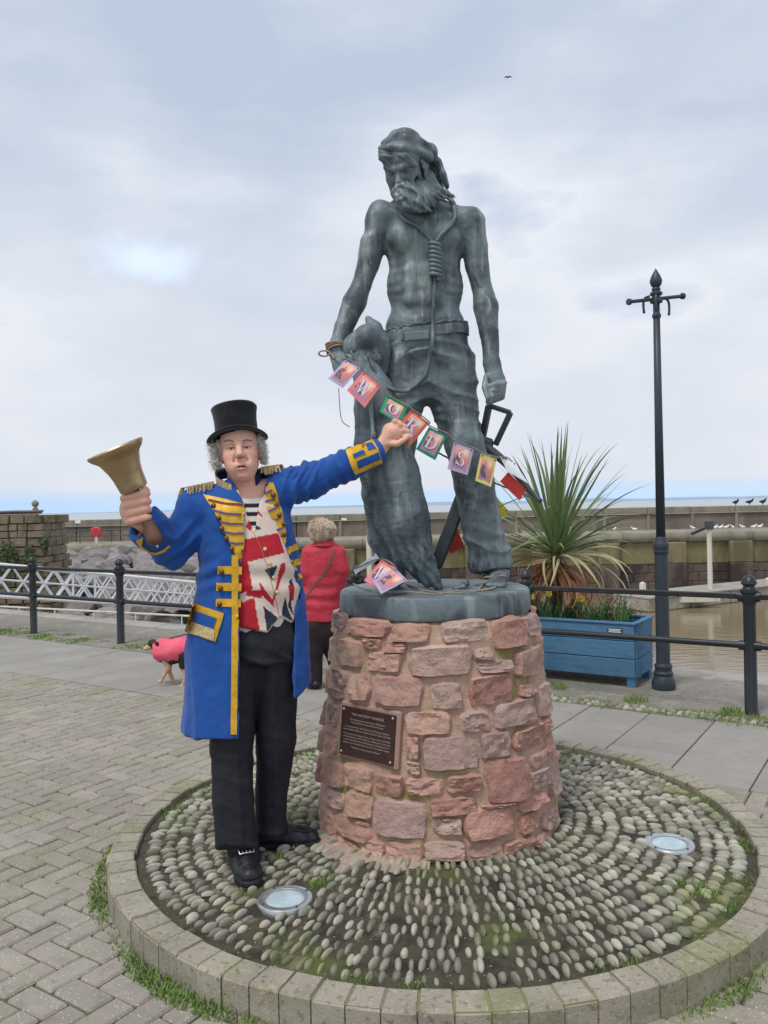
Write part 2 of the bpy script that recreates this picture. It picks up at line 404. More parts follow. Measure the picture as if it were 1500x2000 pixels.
    for b in bump:
        sc, st, dist = b[:3]; v, s_ = vec(sc)
        if len(b) > 3 and b[3] == 'v':
            n = N('ShaderNodeTexVoronoi'); n.inputs['Scale'].default_value = s_; L(v, n.inputs['Vector']); o = n.outputs['Distance']
        else:
            n = N('ShaderNodeTexNoise'); n.inputs['Scale'].default_value = s_; n.inputs['Detail'].default_value = 6; n.inputs['Roughness'].default_value = 0.62; L(v, n.inputs['Vector']); o = n.outputs[0]
        bp = N('ShaderNodeBump'); bp.inputs['Strength'].default_value = st; bp.inputs['Distance'].default_value = dist; L(o, bp.inputs['Height'])
        if prev: L(prev, bp.inputs['Normal'])
        prev = bp.outputs[0]
    if prev: L(prev, bs.inputs['Normal'])
    return m

GREY = srgb(150, 146, 140)
M = {}
M['paver'] = mat('paver', srgb(146, 138, 128), [(srgb(162, 155, 142), 2.2, .42, .68, .65), (srgb(116, 108, 101), 11, .5, .78, .55), (srgb(128, 128, 94), 1.7, .46, .70, .6), (srgb(112, 106, 100), 34, .58, .72, .5)], .88, bump=[(170, .5, .005), (34, .45, .008)], rnd=.085, hue=.012, flecks=(srgb(228, 226, 218), 150, .84))
M['paver_joint'] = mat('paver_joint', srgb(96, 92, 78), [(srgb(96, 108, 60), 5, .48, .62, .8), (srgb(70, 66, 60), 40, .5, .7, .7)], .95, bump=[(90, .6, .01)])
M['slab'] = mat('slab', srgb(143, 138, 131), [(srgb(158, 153, 144), 2, .45, .7, .6), (srgb(118, 116, 114), 10, .5, .8, .5)], .85, bump=[(220, .3, .003), (40, .2, .004)], rnd=.06, flecks=(srgb(205, 203, 198), 190, .85))
M['asphalt'] = mat('asphalt', srgb(142, 140, 136), [(srgb(122, 119, 116), 1.6, .45, .7, .7), (srgb(160, 158, 148), 5, .5, .75, .5)], .9, bump=[(180, .4, .004)], flecks=(srgb(190, 188, 182), 150, .8))
M['pebble_concrete'] = mat('pebble_concrete', srgb(140, 134, 124), [(srgb(165, 160, 150), 4, .48, .7, .6), (srgb(104, 100, 92), 18, .5, .75, .7), (srgb(112, 118, 80), 1.5, .55, .7, .5)], .9, bump=[(42, .9, .02, 'v'), (120, .4, .006)])
M['concrete'] = mat('concrete', srgb(158, 154, 146), [(srgb(130, 126, 118), 2, .45, .65, .7), (srgb(180, 176, 168), 9, .5, .7, .5)], .85, bump=[(60, .35, .008)])
M['kerb'] = mat('kerb', srgb(154, 147, 132), [(srgb(128, 120, 106), 6, .42, .66, .75), (srgb(132, 138, 92), 3.0, .5, .68, .6), (srgb(176, 168, 150), 24, .52, .75, .6), (srgb(98, 92, 80), 46, .54, .66, .65), (srgb(196, 192, 180), 60, .64, .72, .5)], .88, bump=[(130, .5, .005), (24, .5, .008)], rnd=.08, flecks=(srgb(205, 200, 186), 150, .88))
M['kerb_joint'] = mat('kerb_joint', srgb(132, 130, 88), [(srgb(130, 116, 98), 4, .45, .55, .85), (srgb(110, 120, 50), 9, .5, .7, .6)], .9, bump=[(80, .5, .006)])
M['cobble'] = mat('cobble', srgb(154, 150, 136), [(srgb(108, 108, 92), 12, .42, .7, .7), (srgb(176, 172, 160), 30, .55, .75, .55), (srgb(120, 126, 72), 2.6, .50, .66, .65)], .62, bump=[(120, .25, .003)], rnd=.42, hue=.03, rough_var=.1)
M['cobble_bed'] = mat('cobble_bed', srgb(78, 74, 60), [(srgb(44, 42, 36), 11, .45, .65, .8), (srgb(96, 104, 54), 2.6, .53, .66, .8), (srgb(142, 126, 106), 7, .58, .7, .7)], .95, bump=[(110, .8, .012)], flecks=(srgb(200, 196, 186), 120, .93))
M['mortar_splash'] = mat('mortar_splash', srgb(168, 148, 132), [(srgb(150, 128, 112), 9, .45, .7, .6)], .9, bump=[(70, .5, .006)])
M['stone'] = mat('stone', srgb(186, 148, 132), [(srgb(190, 158, 144), 7, .45, .7, .7), (srgb(164, 116, 102), 13, .48, .72, .6), (srgb(202, 182, 170), 26, .56, .74, .55), (srgb(166, 152, 148), 4, .55, .75, .6), (srgb(138, 132, 66), 4.2, .66, .78, .6)], .88, bump=[(70, .6, .010), (22, .8, .022), (200, .3, .002)], rnd=.17, hue=.012, flecks=(srgb(210, 188, 176), 110, .93))
for i_, (b_, l_, d_) in enumerate((((188, 158, 144), (206, 182, 168), (166, 132, 118)), ((180, 136, 120), (194, 156, 140), (158, 108, 94)), ((174, 144, 134), (192, 166, 156), (150, 118, 108)))):
    M['stone%d' % i_] = mat('stone_variant', srgb(*b_), [(srgb(*l_), 7, .45, .7, .7), (srgb(*d_), 13, .48, .72, .6), (srgb(206, 190, 178), 26, .56, .74, .5), (srgb(138, 132, 66), 4.2, .66, .78, .6)], .88, bump=[(70, .6, .010), (22, .8, .022), (200, .3, .002)], rnd=.12, hue=.008, flecks=(srgb(214, 196, 184), 110, .93))
M['mortar'] = mat('mortar', srgb(186, 156, 138), [(srgb(146, 120, 100), 8, .45, .7, .7), (srgb(128, 126, 58), (5, 5, 2.2), .53, .66, .9), (srgb(176, 144, 126), 22, .5, .7, .5)], .92, bump=[(90, .6, .008), (25, .5, .015)])
M['bronze'] = mat('bronze', srgb(106, 118, 122), [(srgb(58, 65, 72), 4.5, .47, .62, .8), (srgb(150, 160, 158), (14, 14, 2.0), .50, .68, .7), (srgb(74, 82, 90), (22, 22, 5), .55, .75, .5), (srgb(176, 182, 172), (40, 40, 1.4), .63, .72, .6), (srgb(112, 138, 132), 11, .6, .78, .5)], .55, .2, bump=[(45, .4, .006), (150, .3, .002), ((30, 30, 90), .2, .003)], spec=.5, rough_var=.14)
M['bronze_dark'] = mat('bronze_dark', srgb(80, 88, 92), [(srgb(54, 58, 62), 9, .45, .7, .7), (srgb(100, 116, 112), (20, 20, 4), .58, .75, .5)], .5, .3, bump=[(60, .2, .004)], rough_var=.1)
M['black_paint'] = mat('black_paint', srgb(33, 36, 40), [(srgb(52, 56, 60), 12, .5, .8, .6), (srgb(84, 80, 74), 60, .66, .72, .5)], .38, 0, bump=[(70, .18, .003)], spec=.5)
M['rail_paint'] = mat('rail_paint', srgb(40, 38, 40), [(srgb(78, 62, 54), (6, 6, 6), .5, .72, .5), (srgb(60, 56, 54), 40, .5, .7, .5)], .4, 0, bump=[(90, .2, .003)])
M['lamp_paint'] = mat('lamp_paint', srgb(54, 61, 70), [(srgb(64, 70, 78), 8, .5, .8, .5), (srgb(30, 33, 38), 26, .55, .75, .5)], .45, 0, bump=[(60, .15, .003)])
M['steel'] = mat('steel', srgb(196, 198, 200), [(srgb(160, 160, 160), 30, .5, .7, .5)], .32, .75, bump=[(120, .1, .001)])
M['lens'] = mat('lens', srgb(170, 190, 196), [(srgb(205, 222, 228), 14, .4, .7, .6), (srgb(140, 150, 148), 60, .6, .75, .5)], .22, 0, spec=.6)
M['blue_wood'] = mat('blue_wood', srgb(80, 122, 154), [(srgb(58, 96, 130), (5, 5, 40), .48, .7, .6), (srgb(94, 138, 170), (9, 9, 70), .58, .75, .45), (srgb(56, 72, 84), 5, .58, .70, .5), (srgb(120, 150, 168), 26, .62, .72, .5)], .72, bump=[((12, 12, 110), .35, .004)], rnd=.05)
M['soil'] = mat('soil', srgb(60, 48, 38), [(srgb(40, 32, 26), 30, .45, .65, .8)], .95, bump=[(60, .8, .02)])
M['white_paint'] = mat('white_paint', srgb(240, 242, 243), [(srgb(196, 196, 192), 6, .5, .75, .5)], .5)
M['pontoon'] = mat('pontoon', srgb(170, 164, 150), [(srgb(130, 124, 110), 3, .45, .65, .7)], .85)
M['pile'] = mat('pile', srgb(208, 204, 190), [(srgb(170, 160, 140), (4, 4, .8), .5, .7, .7)], .6)
M['rock'] = mat('rock', srgb(136, 130, 128), [(srgb(112, 104, 102), 1.4, .45, .65, .7), (srgb(162, 154, 150), 4, .5, .75, .6), (srgb(96, 90, 86), 9, .55, .75, .5)], .9, bump=[(5, .6, .08), (22, .4, .02)], rnd=.16, hue=.012)
M['pier_stone'] = mat('pier_stone', srgb(128, 116, 104), [(srgb(104, 94, 86), (.8, .8, .5), .45, .65, .8), (srgb(150, 140, 126), (1.2, 1.2, .25), .52, .7, .6), (srgb(88, 82, 76), (2.4, 2.4, .5), .58, .74, .6)], .9, bump=[(3, .5, .06)], rnd=.10)
M['pier_cap'] = mat('pier_cap', srgb(140, 134, 118), [(srgb(116, 110, 98), (1.4, 1.4, .4), .46, .66, .7), (srgb(158, 152, 138), 2, .5, .7, .5)], .9, bump=[(4, .4, .04)], rnd=.07)
M['pier_algae'] = mat('pier_algae', srgb(132, 122, 90), [(srgb(100, 92, 70), (1.2, 1.2, .4), .45, .65, .8), (srgb(144, 135, 100), (2.2, 2.2, .3), .52, .7, .6)], .9, bump=[(4, .4, .04)], rnd=.08)
M['pier_wet'] = mat('pier_wet', srgb(106, 92, 84), [(srgb(54, 48, 48), (.7, .7, .5), .45, .6, .85), (srgb(120, 102, 94), (1.6, 1.6, .3), .54, .7, .6)], .75, bump=[(4, .4, .05)], rnd=.12)
M['rubble'] = mat('rubble', srgb(128, 116, 98), [(srgb(98, 90, 72), 2.2, .45, .65, .8), (srgb(156, 144, 122), 6, .5, .72, .6), (srgb(88, 94, 56), 1.1, .56, .68, .6)], .92, bump=[(9, .6, .05)], rnd=.12)
M['brick'] = mat('brick', srgb(132, 96, 82), [(srgb(110, 82, 72), 5, .45, .65, .7), (srgb(160, 130, 112), 12, .55, .75, .5)], .9, bump=[(30, .4, .01)], rnd=.15, hue=.015)
M['ivy'] = mat('ivy', srgb(74, 86, 50), [(srgb(52, 64, 36), 5, .45, .65, .7)], .7, rnd=.25)
M['grass'] = mat('grass', srgb(118, 144, 74), [(srgb(152, 158, 96), 3, .5, .7, .6), (srgb(76, 108, 48), 9, .5, .7, .5)], .7, rnd=.28, hue=.02)
M['moss'] = mat('moss', srgb(122, 128, 60), [(srgb(96, 110, 50), 14, .45, .65, .7), (srgb(142, 138, 72), 40, .5, .7, .6)], .95, bump=[(160, .9, .01)])
M['rope_real'] = mat('rope_real', srgb(168, 148, 126), [(srgb(130, 112, 94), 60, .45, .65, .6)], .85)
M['red_plastic'] = mat('red_plastic', srgb(200, 62, 70), [(srgb(176, 50, 58), 3, .5, .7, .5)], .5)
# ================================================================ SETTING
ANG = rad(-33.5)
UD = Vector((math.cos(ANG), math.sin(ANG), 0)); VD = Vector((-math.sin(ANG), math.cos(ANG), 0))
def uv(u, v, z=0.0): return UD*u+VD*v+Vector((0, 0, z))
CX, CY = 0.225, 3.80                 # centre of the statue's ring
R_IN, R_OUT, Z_KERB = 1.353, 1.466, 0.11
CEN = Vector((CX, CY, 0))
WATER_Z = -2.6
V_SLAB0, V_EDGE, V_FENCE, V_QUAY = 4.702, 6.07, 6.36, 7.75

def sheet(name, pts, mat_, parent=None, kind='structure'):
    m = MB(); m.add(pts, [tuple(range(len(pts)))]); o = m.build(name, mat_, parent)
    if kind and parent is None: o['kind'] = kind
    return o
def in_view(p, m=60):
    q = project([tuple(p)])[0]; return p[1] > 0.3 and -m < q[0] < 1500+m and -m < q[1] < 2000+m

# --- quay ground: one solid with a face down to the water
def quay():
    m = MB()
    a, b, c, d = uv(-45, -14), uv(30, -14), uv(30, V_QUAY), uv(-45, V_QUAY)
    z0, z1 = Vector((0, 0, -0.014)), Vector((0, 0, -3.4))
    m.add([a+z0, b+z0, c+z0, d+z0, a+z1, b+z1, c+z1, d+z1], [(0, 1, 2, 3), (0, 4, 5, 1), (1, 5, 6, 2), (2, 6, 7, 3), (3, 7, 4, 0)])
    o = m.build('ground', M['paver_joint']); o['kind'] = 'structure'; return o
GROUND = quay()

def paving():
    root = thing('paving', kind='structure')
    g = MB(); g.box((0, 0, -0.02), (0.194, 0.094, 0.04), bev=0.008); base = g.mesh('paver', M['paver'])
    cells = []
    for a in range(-90, 60):
        for b in range(-40, 48):
            c = (a-b) % 4; half = False
            if c == 0: cu, cv, rot = (a+1)*0.1, (b+.5)*0.1, ANG
            elif c == 3: cu, cv, rot = (a+.5)*0.1, (b+1)*0.1, ANG+math.pi/2
            else: continue
            if (b+1)*.1 > V_SLAB0: continue
            if c == 3 and (b+2)*.1 > V_SLAB0: cu, cv, half = (a+.5)*.1, (b+.5)*.1, True
            p = uv(cu, cv); rr_ = (p-CEN).length
            if p.y < .3 or rr_ < R_OUT-0.075 or rr_ > 8.5: continue
            cells.append((p.y, p, rot, half))
    cells.sort(key=lambda t: t[0]*1.0+(30.0 if not in_view(t[1], 0) else 0))
    rest = MB(); r = random.Random(3)
    hm = MB(); hm.box((0, 0, -0.02), (0.094, 0.094, 0.04), bev=0.008); hmesh = hm.mesh('paver', M['paver'])
    for i, (y, p, rot, half) in enumerate(cells):
        dz = r.uniform(-.004, .003); tx, ty = r.uniform(-.012, .012), r.uniform(-.012, .012); rz = rot+r.uniform(-.012, .012)
        if i < 300: piece('paver', hmesh if half else base, root, (p.x, p.y, dz), (tx, ty, rz))
        else: rest.box((p.x, p.y, -0.02+dz), (0.094 if half else 0.194, 0.094, 0.04), (Euler((tx, ty, rz)).to_matrix()), bev=.008)
    o = rest.build('paver_field', M['paver'], root); o['kind'] = 'stuff'
    # concrete flags of the path along the quay
    sm = MB(); sm.box((0, 0, -0.03), (0.443, 0.449, 0.06), bev=.004); sl = sm.mesh('flagstone', M['slab'])
    for j in range(3):
        for i in range(-30, 8):
            p = uv(-1.71+0.45*(i+.5), V_SLAB0+0.4555*(j+.5))
            if not in_view(p, 700): continue
            piece('flagstone', sl, root, (p.x, p.y, 0.002+r.uniform(-.0015, .0015)), (r.uniform(-.003, .003), r.uniform(-.003, .003), ANG))
    return root
PAVING = paving()

def margin():
    a, b = -40, 26
    o = sheet('quay_margin', [uv(a, V_EDGE, .003), uv(b, V_EDGE, .003), uv(b, V_QUAY-.32, .003), uv(a, V_QUAY-.32, .003)], M['pebble_concrete'])
    e = thing('quay_edge', kind='structure')
    m = MB(); m.box((0, 0, -0.1), (1.49, 0.34, 0.25), bev=.012); me = m.mesh('edge_stone', M['concrete'])
    for i in range(-9, 4):
        p = uv(1.5*(i+.5)+.4, V_QUAY-.16); piece('edge_stone', me, e, (p.x, p.y, -0.008), (0, 0, ANG))
    # row of pebbles set along the margin's front edge
    g = MB(); g.lathe([(0.026, -.01), (.029, .006), (.022, .022), (.008, .03)], 8); pm = g.mesh('pebble', M['cobble'], True)
    r = random.Random(8); k = 0; u = -9.0
    strip = thing('pebble_border', kind='structure')
    rest = MB()
    while u < 2.2:
        for vv in (V_EDGE+.03, V_EDGE+.085):
            p = uv(u+r.uniform(-.01, .01), vv+r.uniform(-.012, .012))
            if u > -3.4: piece('pebble', pm, strip, (p.x, p.y, 0), (0, 0, r.uniform(0, 3)), (r.uniform(.7, 1.05), r.uniform(.8, 1.3), r.uniform(.6, 1.1)))
        u += .055
        k += 1
margin()

LIGHTS = [(-0.397, 3.027), (1.174, 3.450)]
# --- ring: kerb stones, cobbles, recessed lights
def dome_z(r): return 0.092+0.06*max(0, min(1, (R_IN-r)/(R_IN-.56)))**0.8
def ring():
    root = thing('cobbled_ring', CEN, 'round kerbed bed of pebbles set on edge around the stone plinth', 'cobbled ring')
    n = 86; r = random.Random(4)
    jm = MB(); jm.lathe([(R_IN+.004, -.05), (R_OUT-.006, -.05), (R_OUT-.006, Z_KERB-.006), (R_IN+.004, Z_KERB-.006), (R_IN+.004, -.05)], 172, CEN, cap=False)
    jm.build('joint_mortar', M['kerb_joint'], root)
    for i in range(n):
        a0, a1 = 2*math.pi*(i+.022)/n, 2*math.pi*(i+.978)/n
        dz = r.uniform(-.004, .003); dr = r.uniform(-.004, .004)
        m = MB(); V = []; b = .006
        for (rr, z, ins) in ((R_IN, -.06, 0), (R_IN, Z_KERB-b, 0), (R_IN+b, Z_KERB, b), (R_OUT-b*1.6, Z_KERB, b), (R_OUT, Z_KERB-b*1.6, 0), (R_OUT, -.06, 0)):
            for a in (a0+ins/rr*.6, (a0+a1)/2, a1-ins/rr*.6):
                V.append(Vector((CX+(rr+dr)*math.cos(a), CY+(rr+dr)*math.sin(a), z+(dz if z > 0 else 0))))
        F = []
        for k in range(5):
            for j in range(2): F.append((k*3+j, k*3+j+1, k*3+3+j+1, k*3+3+j))
        F += [(0, 3, 6, 9, 12, 15), (2, 17, 14, 11, 8, 5)]
        F = [f[::-1] for f in F]
        m.add(V, F); m.build('kerb_stone', M['kerb'], root)
    # bed
    nr, na = 44, 240; V = []; F = []
    for i in range(nr):
        rr = .45+(R_IN+.01-.45)*i/(nr-1)
        for j in range(na):
            a = 2*math.pi*j/na; V.append((CX+rr*math.cos(a), CY+rr*math.sin(a), dome_z(rr)-.012+.006*mnoise.noise((rr*math.cos(a)*9, rr*math.sin(a)*9, 0))-(.03 if any(math.hypot(CX+rr*math.cos(a)-lx, CY+rr*math.sin(a)-ly) < .098 for lx, ly in LIGHTS) else 0)))
    F = [(i*na+j, (i+1)*na+j, (i+1)*na+(j+1) % na, i*na+(j+1) % na) for i in range(nr-1) for j in range(na)]
    MB().add(V, F).build('bed', M['cobble_bed'], root, True)
    # pebbles: rounded tops, four shapes
    shapes = []
    for s_ in range(5):
        pr = [(1, -.6), (1.0, -.1), (.9, .35), (.62, .75), (.25, .97)]; g = MB(); V = []; nn = 9
        for q, z in pr:
            for j in range(nn):
                a = 2*math.pi*j/nn; w = 1+.10*mnoise.noise((math.cos(a)*1.3+s_*7, math.sin(a)*1.3, z))
                V.append((q*w*math.cos(a), q*w*math.sin(a)*(1+.12*math.sin(a+s_)), z))
        V.append((0, 0, 1.02))
        F = [(i*nn+j, i*nn+(j+1) % nn, (i+1)*nn+(j+1) % nn, (i+1)*nn+j) for i in range(len(pr)-1) for j in range(nn)]
        F += [((len(pr)-1)*nn+j, (len(pr)-1)*nn+(j+1) % nn, len(pr)*nn) for j in range(nn)]
        g.add(V, F); shapes.append((g.mesh('cobble', M['cobble'], True), np.array(V), F))
    items = []
    rr = .585
    while rr < R_IN-.012:
        ln = r.uniform(.058, .067); back = False
        n = 104 if rr < .76 else 136 if rr < .99 else 168 if rr < 1.2 else 194; ph = .03*math.sin(rr*9)
        for i in range(n):
            a = ph+2*math.pi*(i+r.uniform(-.14, .14)+(r.uniform(-.3, .3) if r.random() < .3 else 0))/n
            p = Vector((CX+(rr+r.uniform(-.008, .008))*math.cos(a), CY+(rr+r.uniform(-.008, .008))*math.sin(a), 0))
            if r.random() < .035: continue
            if any((p-Vector((lx, ly, 0)))  .length < .112 for lx, ly in LIGHTS): continue
            # smeared mortar by the plinth on its left
            dens = p.y > CY+.1 or p.x > CX+.62
            L_ = r.choice((r.uniform(.027, .036), r.uniform(.020, .031)))*(1.0 if not dens else .98); W = r.uniform(.0090, .0145)*(1.45 if dens else 1)
            z = dome_z(rr)
            items.append((p.y, p, z-.0085+r.uniform(-.005, .004), a+r.gauss(0, .11)*(2.2 if dens else 1), L_, W, r.uniform(.010, .018), r.randrange(5), r.uniform(-.15, .15), r.uniform(-.25, .25)))
        rr += ln
    items.sort(key=lambda t: t[0]); k = 0; RV = []; RF = []; nb = 0; late = []
    for (y, p, z, a, L_, W, H_, s_, t1, t2) in items:
        if k < 300 and not in_view(p, 0): late.append((p, z, a, L_, W, H_, s_, t1, t2)); continue
        Mx = Matrix.LocRotScale(Vector((p.x, p.y, z)), Euler((t2, t1, a)), Vector((L_, W, H_)))
        if k < 300: piece('cobble', shapes[s_][0], root, (p.x, p.y, z), (t2, t1, a), (L_, W, H_)); k += 1
        else:
            A = np.array(Mx); q = shapes[s_][1] @ A[:3, :3].T+A[:3, 3]
            RV += [tuple(v) for v in q]; RF += [tuple(i+nb for i in f) for f in shapes[s_][2]]; nb += len(q)
    for (p, z, a, L_, W, H_, s_, t1, t2) in late:
        A = np.array(Matrix.LocRotScale(Vector((p.x, p.y, z)), Euler((t2, t1, a)), Vector((L_, W, H_)))); q = shapes[s_][1] @ A[:3, :3].T+A[:3, 3]
        RV += [tuple(v) for v in q]; RF += [tuple(i+nb for i in f) for f in shapes[s_][2]]; nb += len(q)
    o = MB().add(RV, RF).build('cobble_field', M['cobble'], root, True); o['kind'] = 'stuff'
    # thin smear of mortar over the pebbles left of the plinth foot
    V = []; F = []; K = 40
    for j in range(K):
        a = math.pi*(1.12+.34*j/(K-1))
        w = .04+.16*max(0, mnoise.noise((j*.23, 2.7, 0))+.45)*math.sin(math.pi*j/(K-1))
        for q, rr_ in enumerate((.52, .56+w*.5, .57+w)):
            V.append((CX+rr_*math.cos(a), CY+rr_*math.sin(a), dome_z(rr_)+(.002, -.001, -.014)[q]+.004*mnoise.noise((j*.9, q, 1))))
    F = [(j*3+q, j*3+q+1, j*3+q+4, j*3+q+3) for j in range(K-1) for q in range(2)]
    MB().add(V, F).build('mortar_smear', M['mortar_splash'], root, True)
    return root
RING = ring()

def uplight(x, y, label):
    z = dome_z(math.hypot(x-CX, y-CY))-.021
    t = thing('recessed_uplight', (x, y, z), label, 'ground light', 'round uplights sunk in the cobbled ring')
    nx, ny = (x-CX), (y-CY)
    R = Matrix.Rotation(0.0, 3, 'X')
    m = MB(); m.lathe([(.06, -.04), (.104, -.04), (.104, .010), (.100, .015), (.078, .016), (.074, .013), (.074, -.004)], 48, (x, y, z), R, cap=False); o = m.build('rim', M['steel'], t); auto_smooth(o.data)
    m = MB(); m.lathe([(.0745, .004), (.074, .010), (.06, .0125), (.03, .014), (.004, .0145)], 48, (x, y, z), R); m.build('lens', M['lens'], t, True)
    for k in range(4):
        a = .6+k*math.pi/2; MB().lathe([(.005, .012), (.005, .0178), (.003, .0185)], 10, (x+.09*math.cos(a), y+.09*math.sin(a), z)).build('screw', M['bronze_dark'], t)
uplight(*LIGHTS[0], 'round steel uplight set in cobbles beside the black buckled shoe')
uplight(*LIGHTS[1], 'round steel uplight in cobbles away from the shoes, on the palm side of the plinth')

# --- grass: blades in tufts
def grass():
    r = random.Random(21); V = []; F = []
    def blade(p, h, w):
        a = r.uniform(0, 6.283); b = r.uniform(0, 6.283); l = h*r.uniform(.2, .9)
        d = Vector((math.cos(a), math.sin(a), 0))*w; e = Vector((math.cos(b), math.sin(b), 0))
        i = len(V); V.extend([p-d, p+d, p+e*l*.35+Vector((0, 0, h*.62))+d*.7, p+e*l*.35+Vector((0, 0, h*.62))-d*.7, p+e*l+Vector((0, 0, h))])
        F.extend([(i, i+1, i+2, i+3), (i+3, i+2, i+4)])
    def patch(p, rad_, n, h, w=.0022, z=0):
        for _ in range(n):
            q = rad_*math.sqrt(r.random()); a = r.uniform(0, 6.283)
            blade(Vector((p.x+q*math.cos(a), p.y+q*math.sin(a), z)), h*r.uniform(.4, 1.2)*(1-.5*q/rad_), w*r.uniform(.7, 1.4))
    # along the outside of the kerb, thick on the left
    a = math.pi*.92
    while a < math.pi*1.98:
        t = (a-math.pi*.92)/(math.pi*1.06); d = max(0, mnoise.noise((a*3.1, 0, 3))+ (.55 if a < math.pi*1.42 else .12))
        if math.pi*1.0 < a:
            p = Vector((CX+(R_OUT+.02+.02*r.random())*math.cos(a), CY+(R_OUT+.02)*math.sin(a), 0))
            n = int(34*d)
            if n: patch(p, .026+.034*d, int(n*1.7), .022+.024*d, .0026)
        a += .018
    # among the pebbles
    for ax_, ay in [(277, 1650), (285, 1630), (270, 1690), (330, 1590), (400, 1560), (360, 1610), (540, 1690), (620, 1740), (590, 1520), (560, 1500), (640, 1735), (1180, 1890), (1240, 1880), (1200, 1900), (1380, 1740), (1340, 1725), (1420, 1770), (1440, 1640), (1420, 1610), (1455, 1650), (1370, 1560), (1390, 1575), (1340, 1530), (1460, 1780), (1300, 1500), (1230, 1480), (815, 1925), (1450, 1720), (1350, 1735), (700, 1912), (350, 1580), (440, 1530), (600, 1475), (620, 1465)]:
        p = G(ax_, ay, .1)
        if (p-CEN).xy.length < R_IN-.02: patch(p, r.uniform(.03, .075), int(r.uniform(60, 150)), .03, .0018, dome_z((p-CEN).xy.length)-.01)
    # strip between the path and the quay margin
    u = -14.0
    while u < 3.5:
        d = mnoise.noise((u*1.3, 5, 0))+mnoise.noise((u*4.1, 9, 0))*.6+(.25 if u < -4.2 else .3)
        if d > 0:
            p = uv(u, V_EDGE+.04+r.uniform(-.04, .16*(1 if u > -5 else 2.4))); patch(p, .07+.06*d, int(30+60*d), .022+.04*d, .003 if u > -5 else .004)
        u += .035
    for u_, v_ in [(-.55, 6.9), (-2.6, 6.5), (-1.9, 6.35), (-1.2, 6.3), (.62, 6.2)]: patch(uv(u_, v_), .09, 130, .09, .003)
    o = MB().add(V, F).build('grass', M['grass']); tag(o, 'short green grass tufts along the kerb, cobbles and quay margin', 'grass', kind='stuff')
    # moss cushions
    V = []; F = []
grass()

# --- water, sea, far coast
def water():
    m = bpy.data.materials.new('harbour_water'); m.use_nodes = True; nt = m.node_tree; bs = nt.nodes['Principled BSDF']
    bs.inputs['Base Color'].default_value = (*srgb(128, 112, 88), 1); bs.inputs['Roughness'].default_value = .10; bs.inputs['IOR'].default_value = 1.33
    geo = nt.nodes.new('ShaderNodeNewGeometry'); mp = nt.nodes.new('ShaderNodeMapping'); mp.inputs['Scale'].default_value = (.8, 2.2, 1); nt.links.new(geo.outputs['Position'], mp.inputs[0])
    n = nt.nodes.new('ShaderNodeTexNoise'); n.inputs['Scale'].default_value = 1.6; n.inputs['Detail'].default_value = 5; nt.links.new(mp.outputs[0], n.inputs['Vector'])
    b = nt.nodes.new('ShaderNodeBump'); b.inputs['Strength'].default_value = .14; b.inputs['Distance'].default_value = .09; nt.links.new(n.outputs[0], b.inputs['Height']); nt.links.new(b.outputs[0], bs.inputs['Normal'])
    sheet('harbour_water', [Vector((-60, 4, WATER_Z)), Vector((70, 4, WATER_Z)), Vector((70, 40, WATER_Z)), Vector((-60, 40, WATER_Z))], m)
    s = mat('sea_water', srgb(150, 160, 165), [(srgb(176, 180, 178), (.0006, .004, 1), .4, .7, .7)], .28, bump=[((.15, .35, 1), .25, .4)])
    sheet('sea', [Vector((-22000, 40, -3.6)), Vector((22000, 40, -3.6)), Vector((22000, 20000, -3.6)), Vector((-22000, 20000, -3.6))], s)
    # low coast across the channel
    V = []; F = []; n_ = 120; D = 15000
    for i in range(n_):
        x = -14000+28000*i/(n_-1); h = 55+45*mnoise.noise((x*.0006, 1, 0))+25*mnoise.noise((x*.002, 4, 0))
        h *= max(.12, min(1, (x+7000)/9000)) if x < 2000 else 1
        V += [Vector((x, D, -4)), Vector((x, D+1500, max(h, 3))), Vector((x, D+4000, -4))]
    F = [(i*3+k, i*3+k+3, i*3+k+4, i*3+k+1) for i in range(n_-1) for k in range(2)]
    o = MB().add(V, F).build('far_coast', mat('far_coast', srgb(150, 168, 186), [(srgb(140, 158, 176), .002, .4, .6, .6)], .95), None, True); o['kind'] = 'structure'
water()

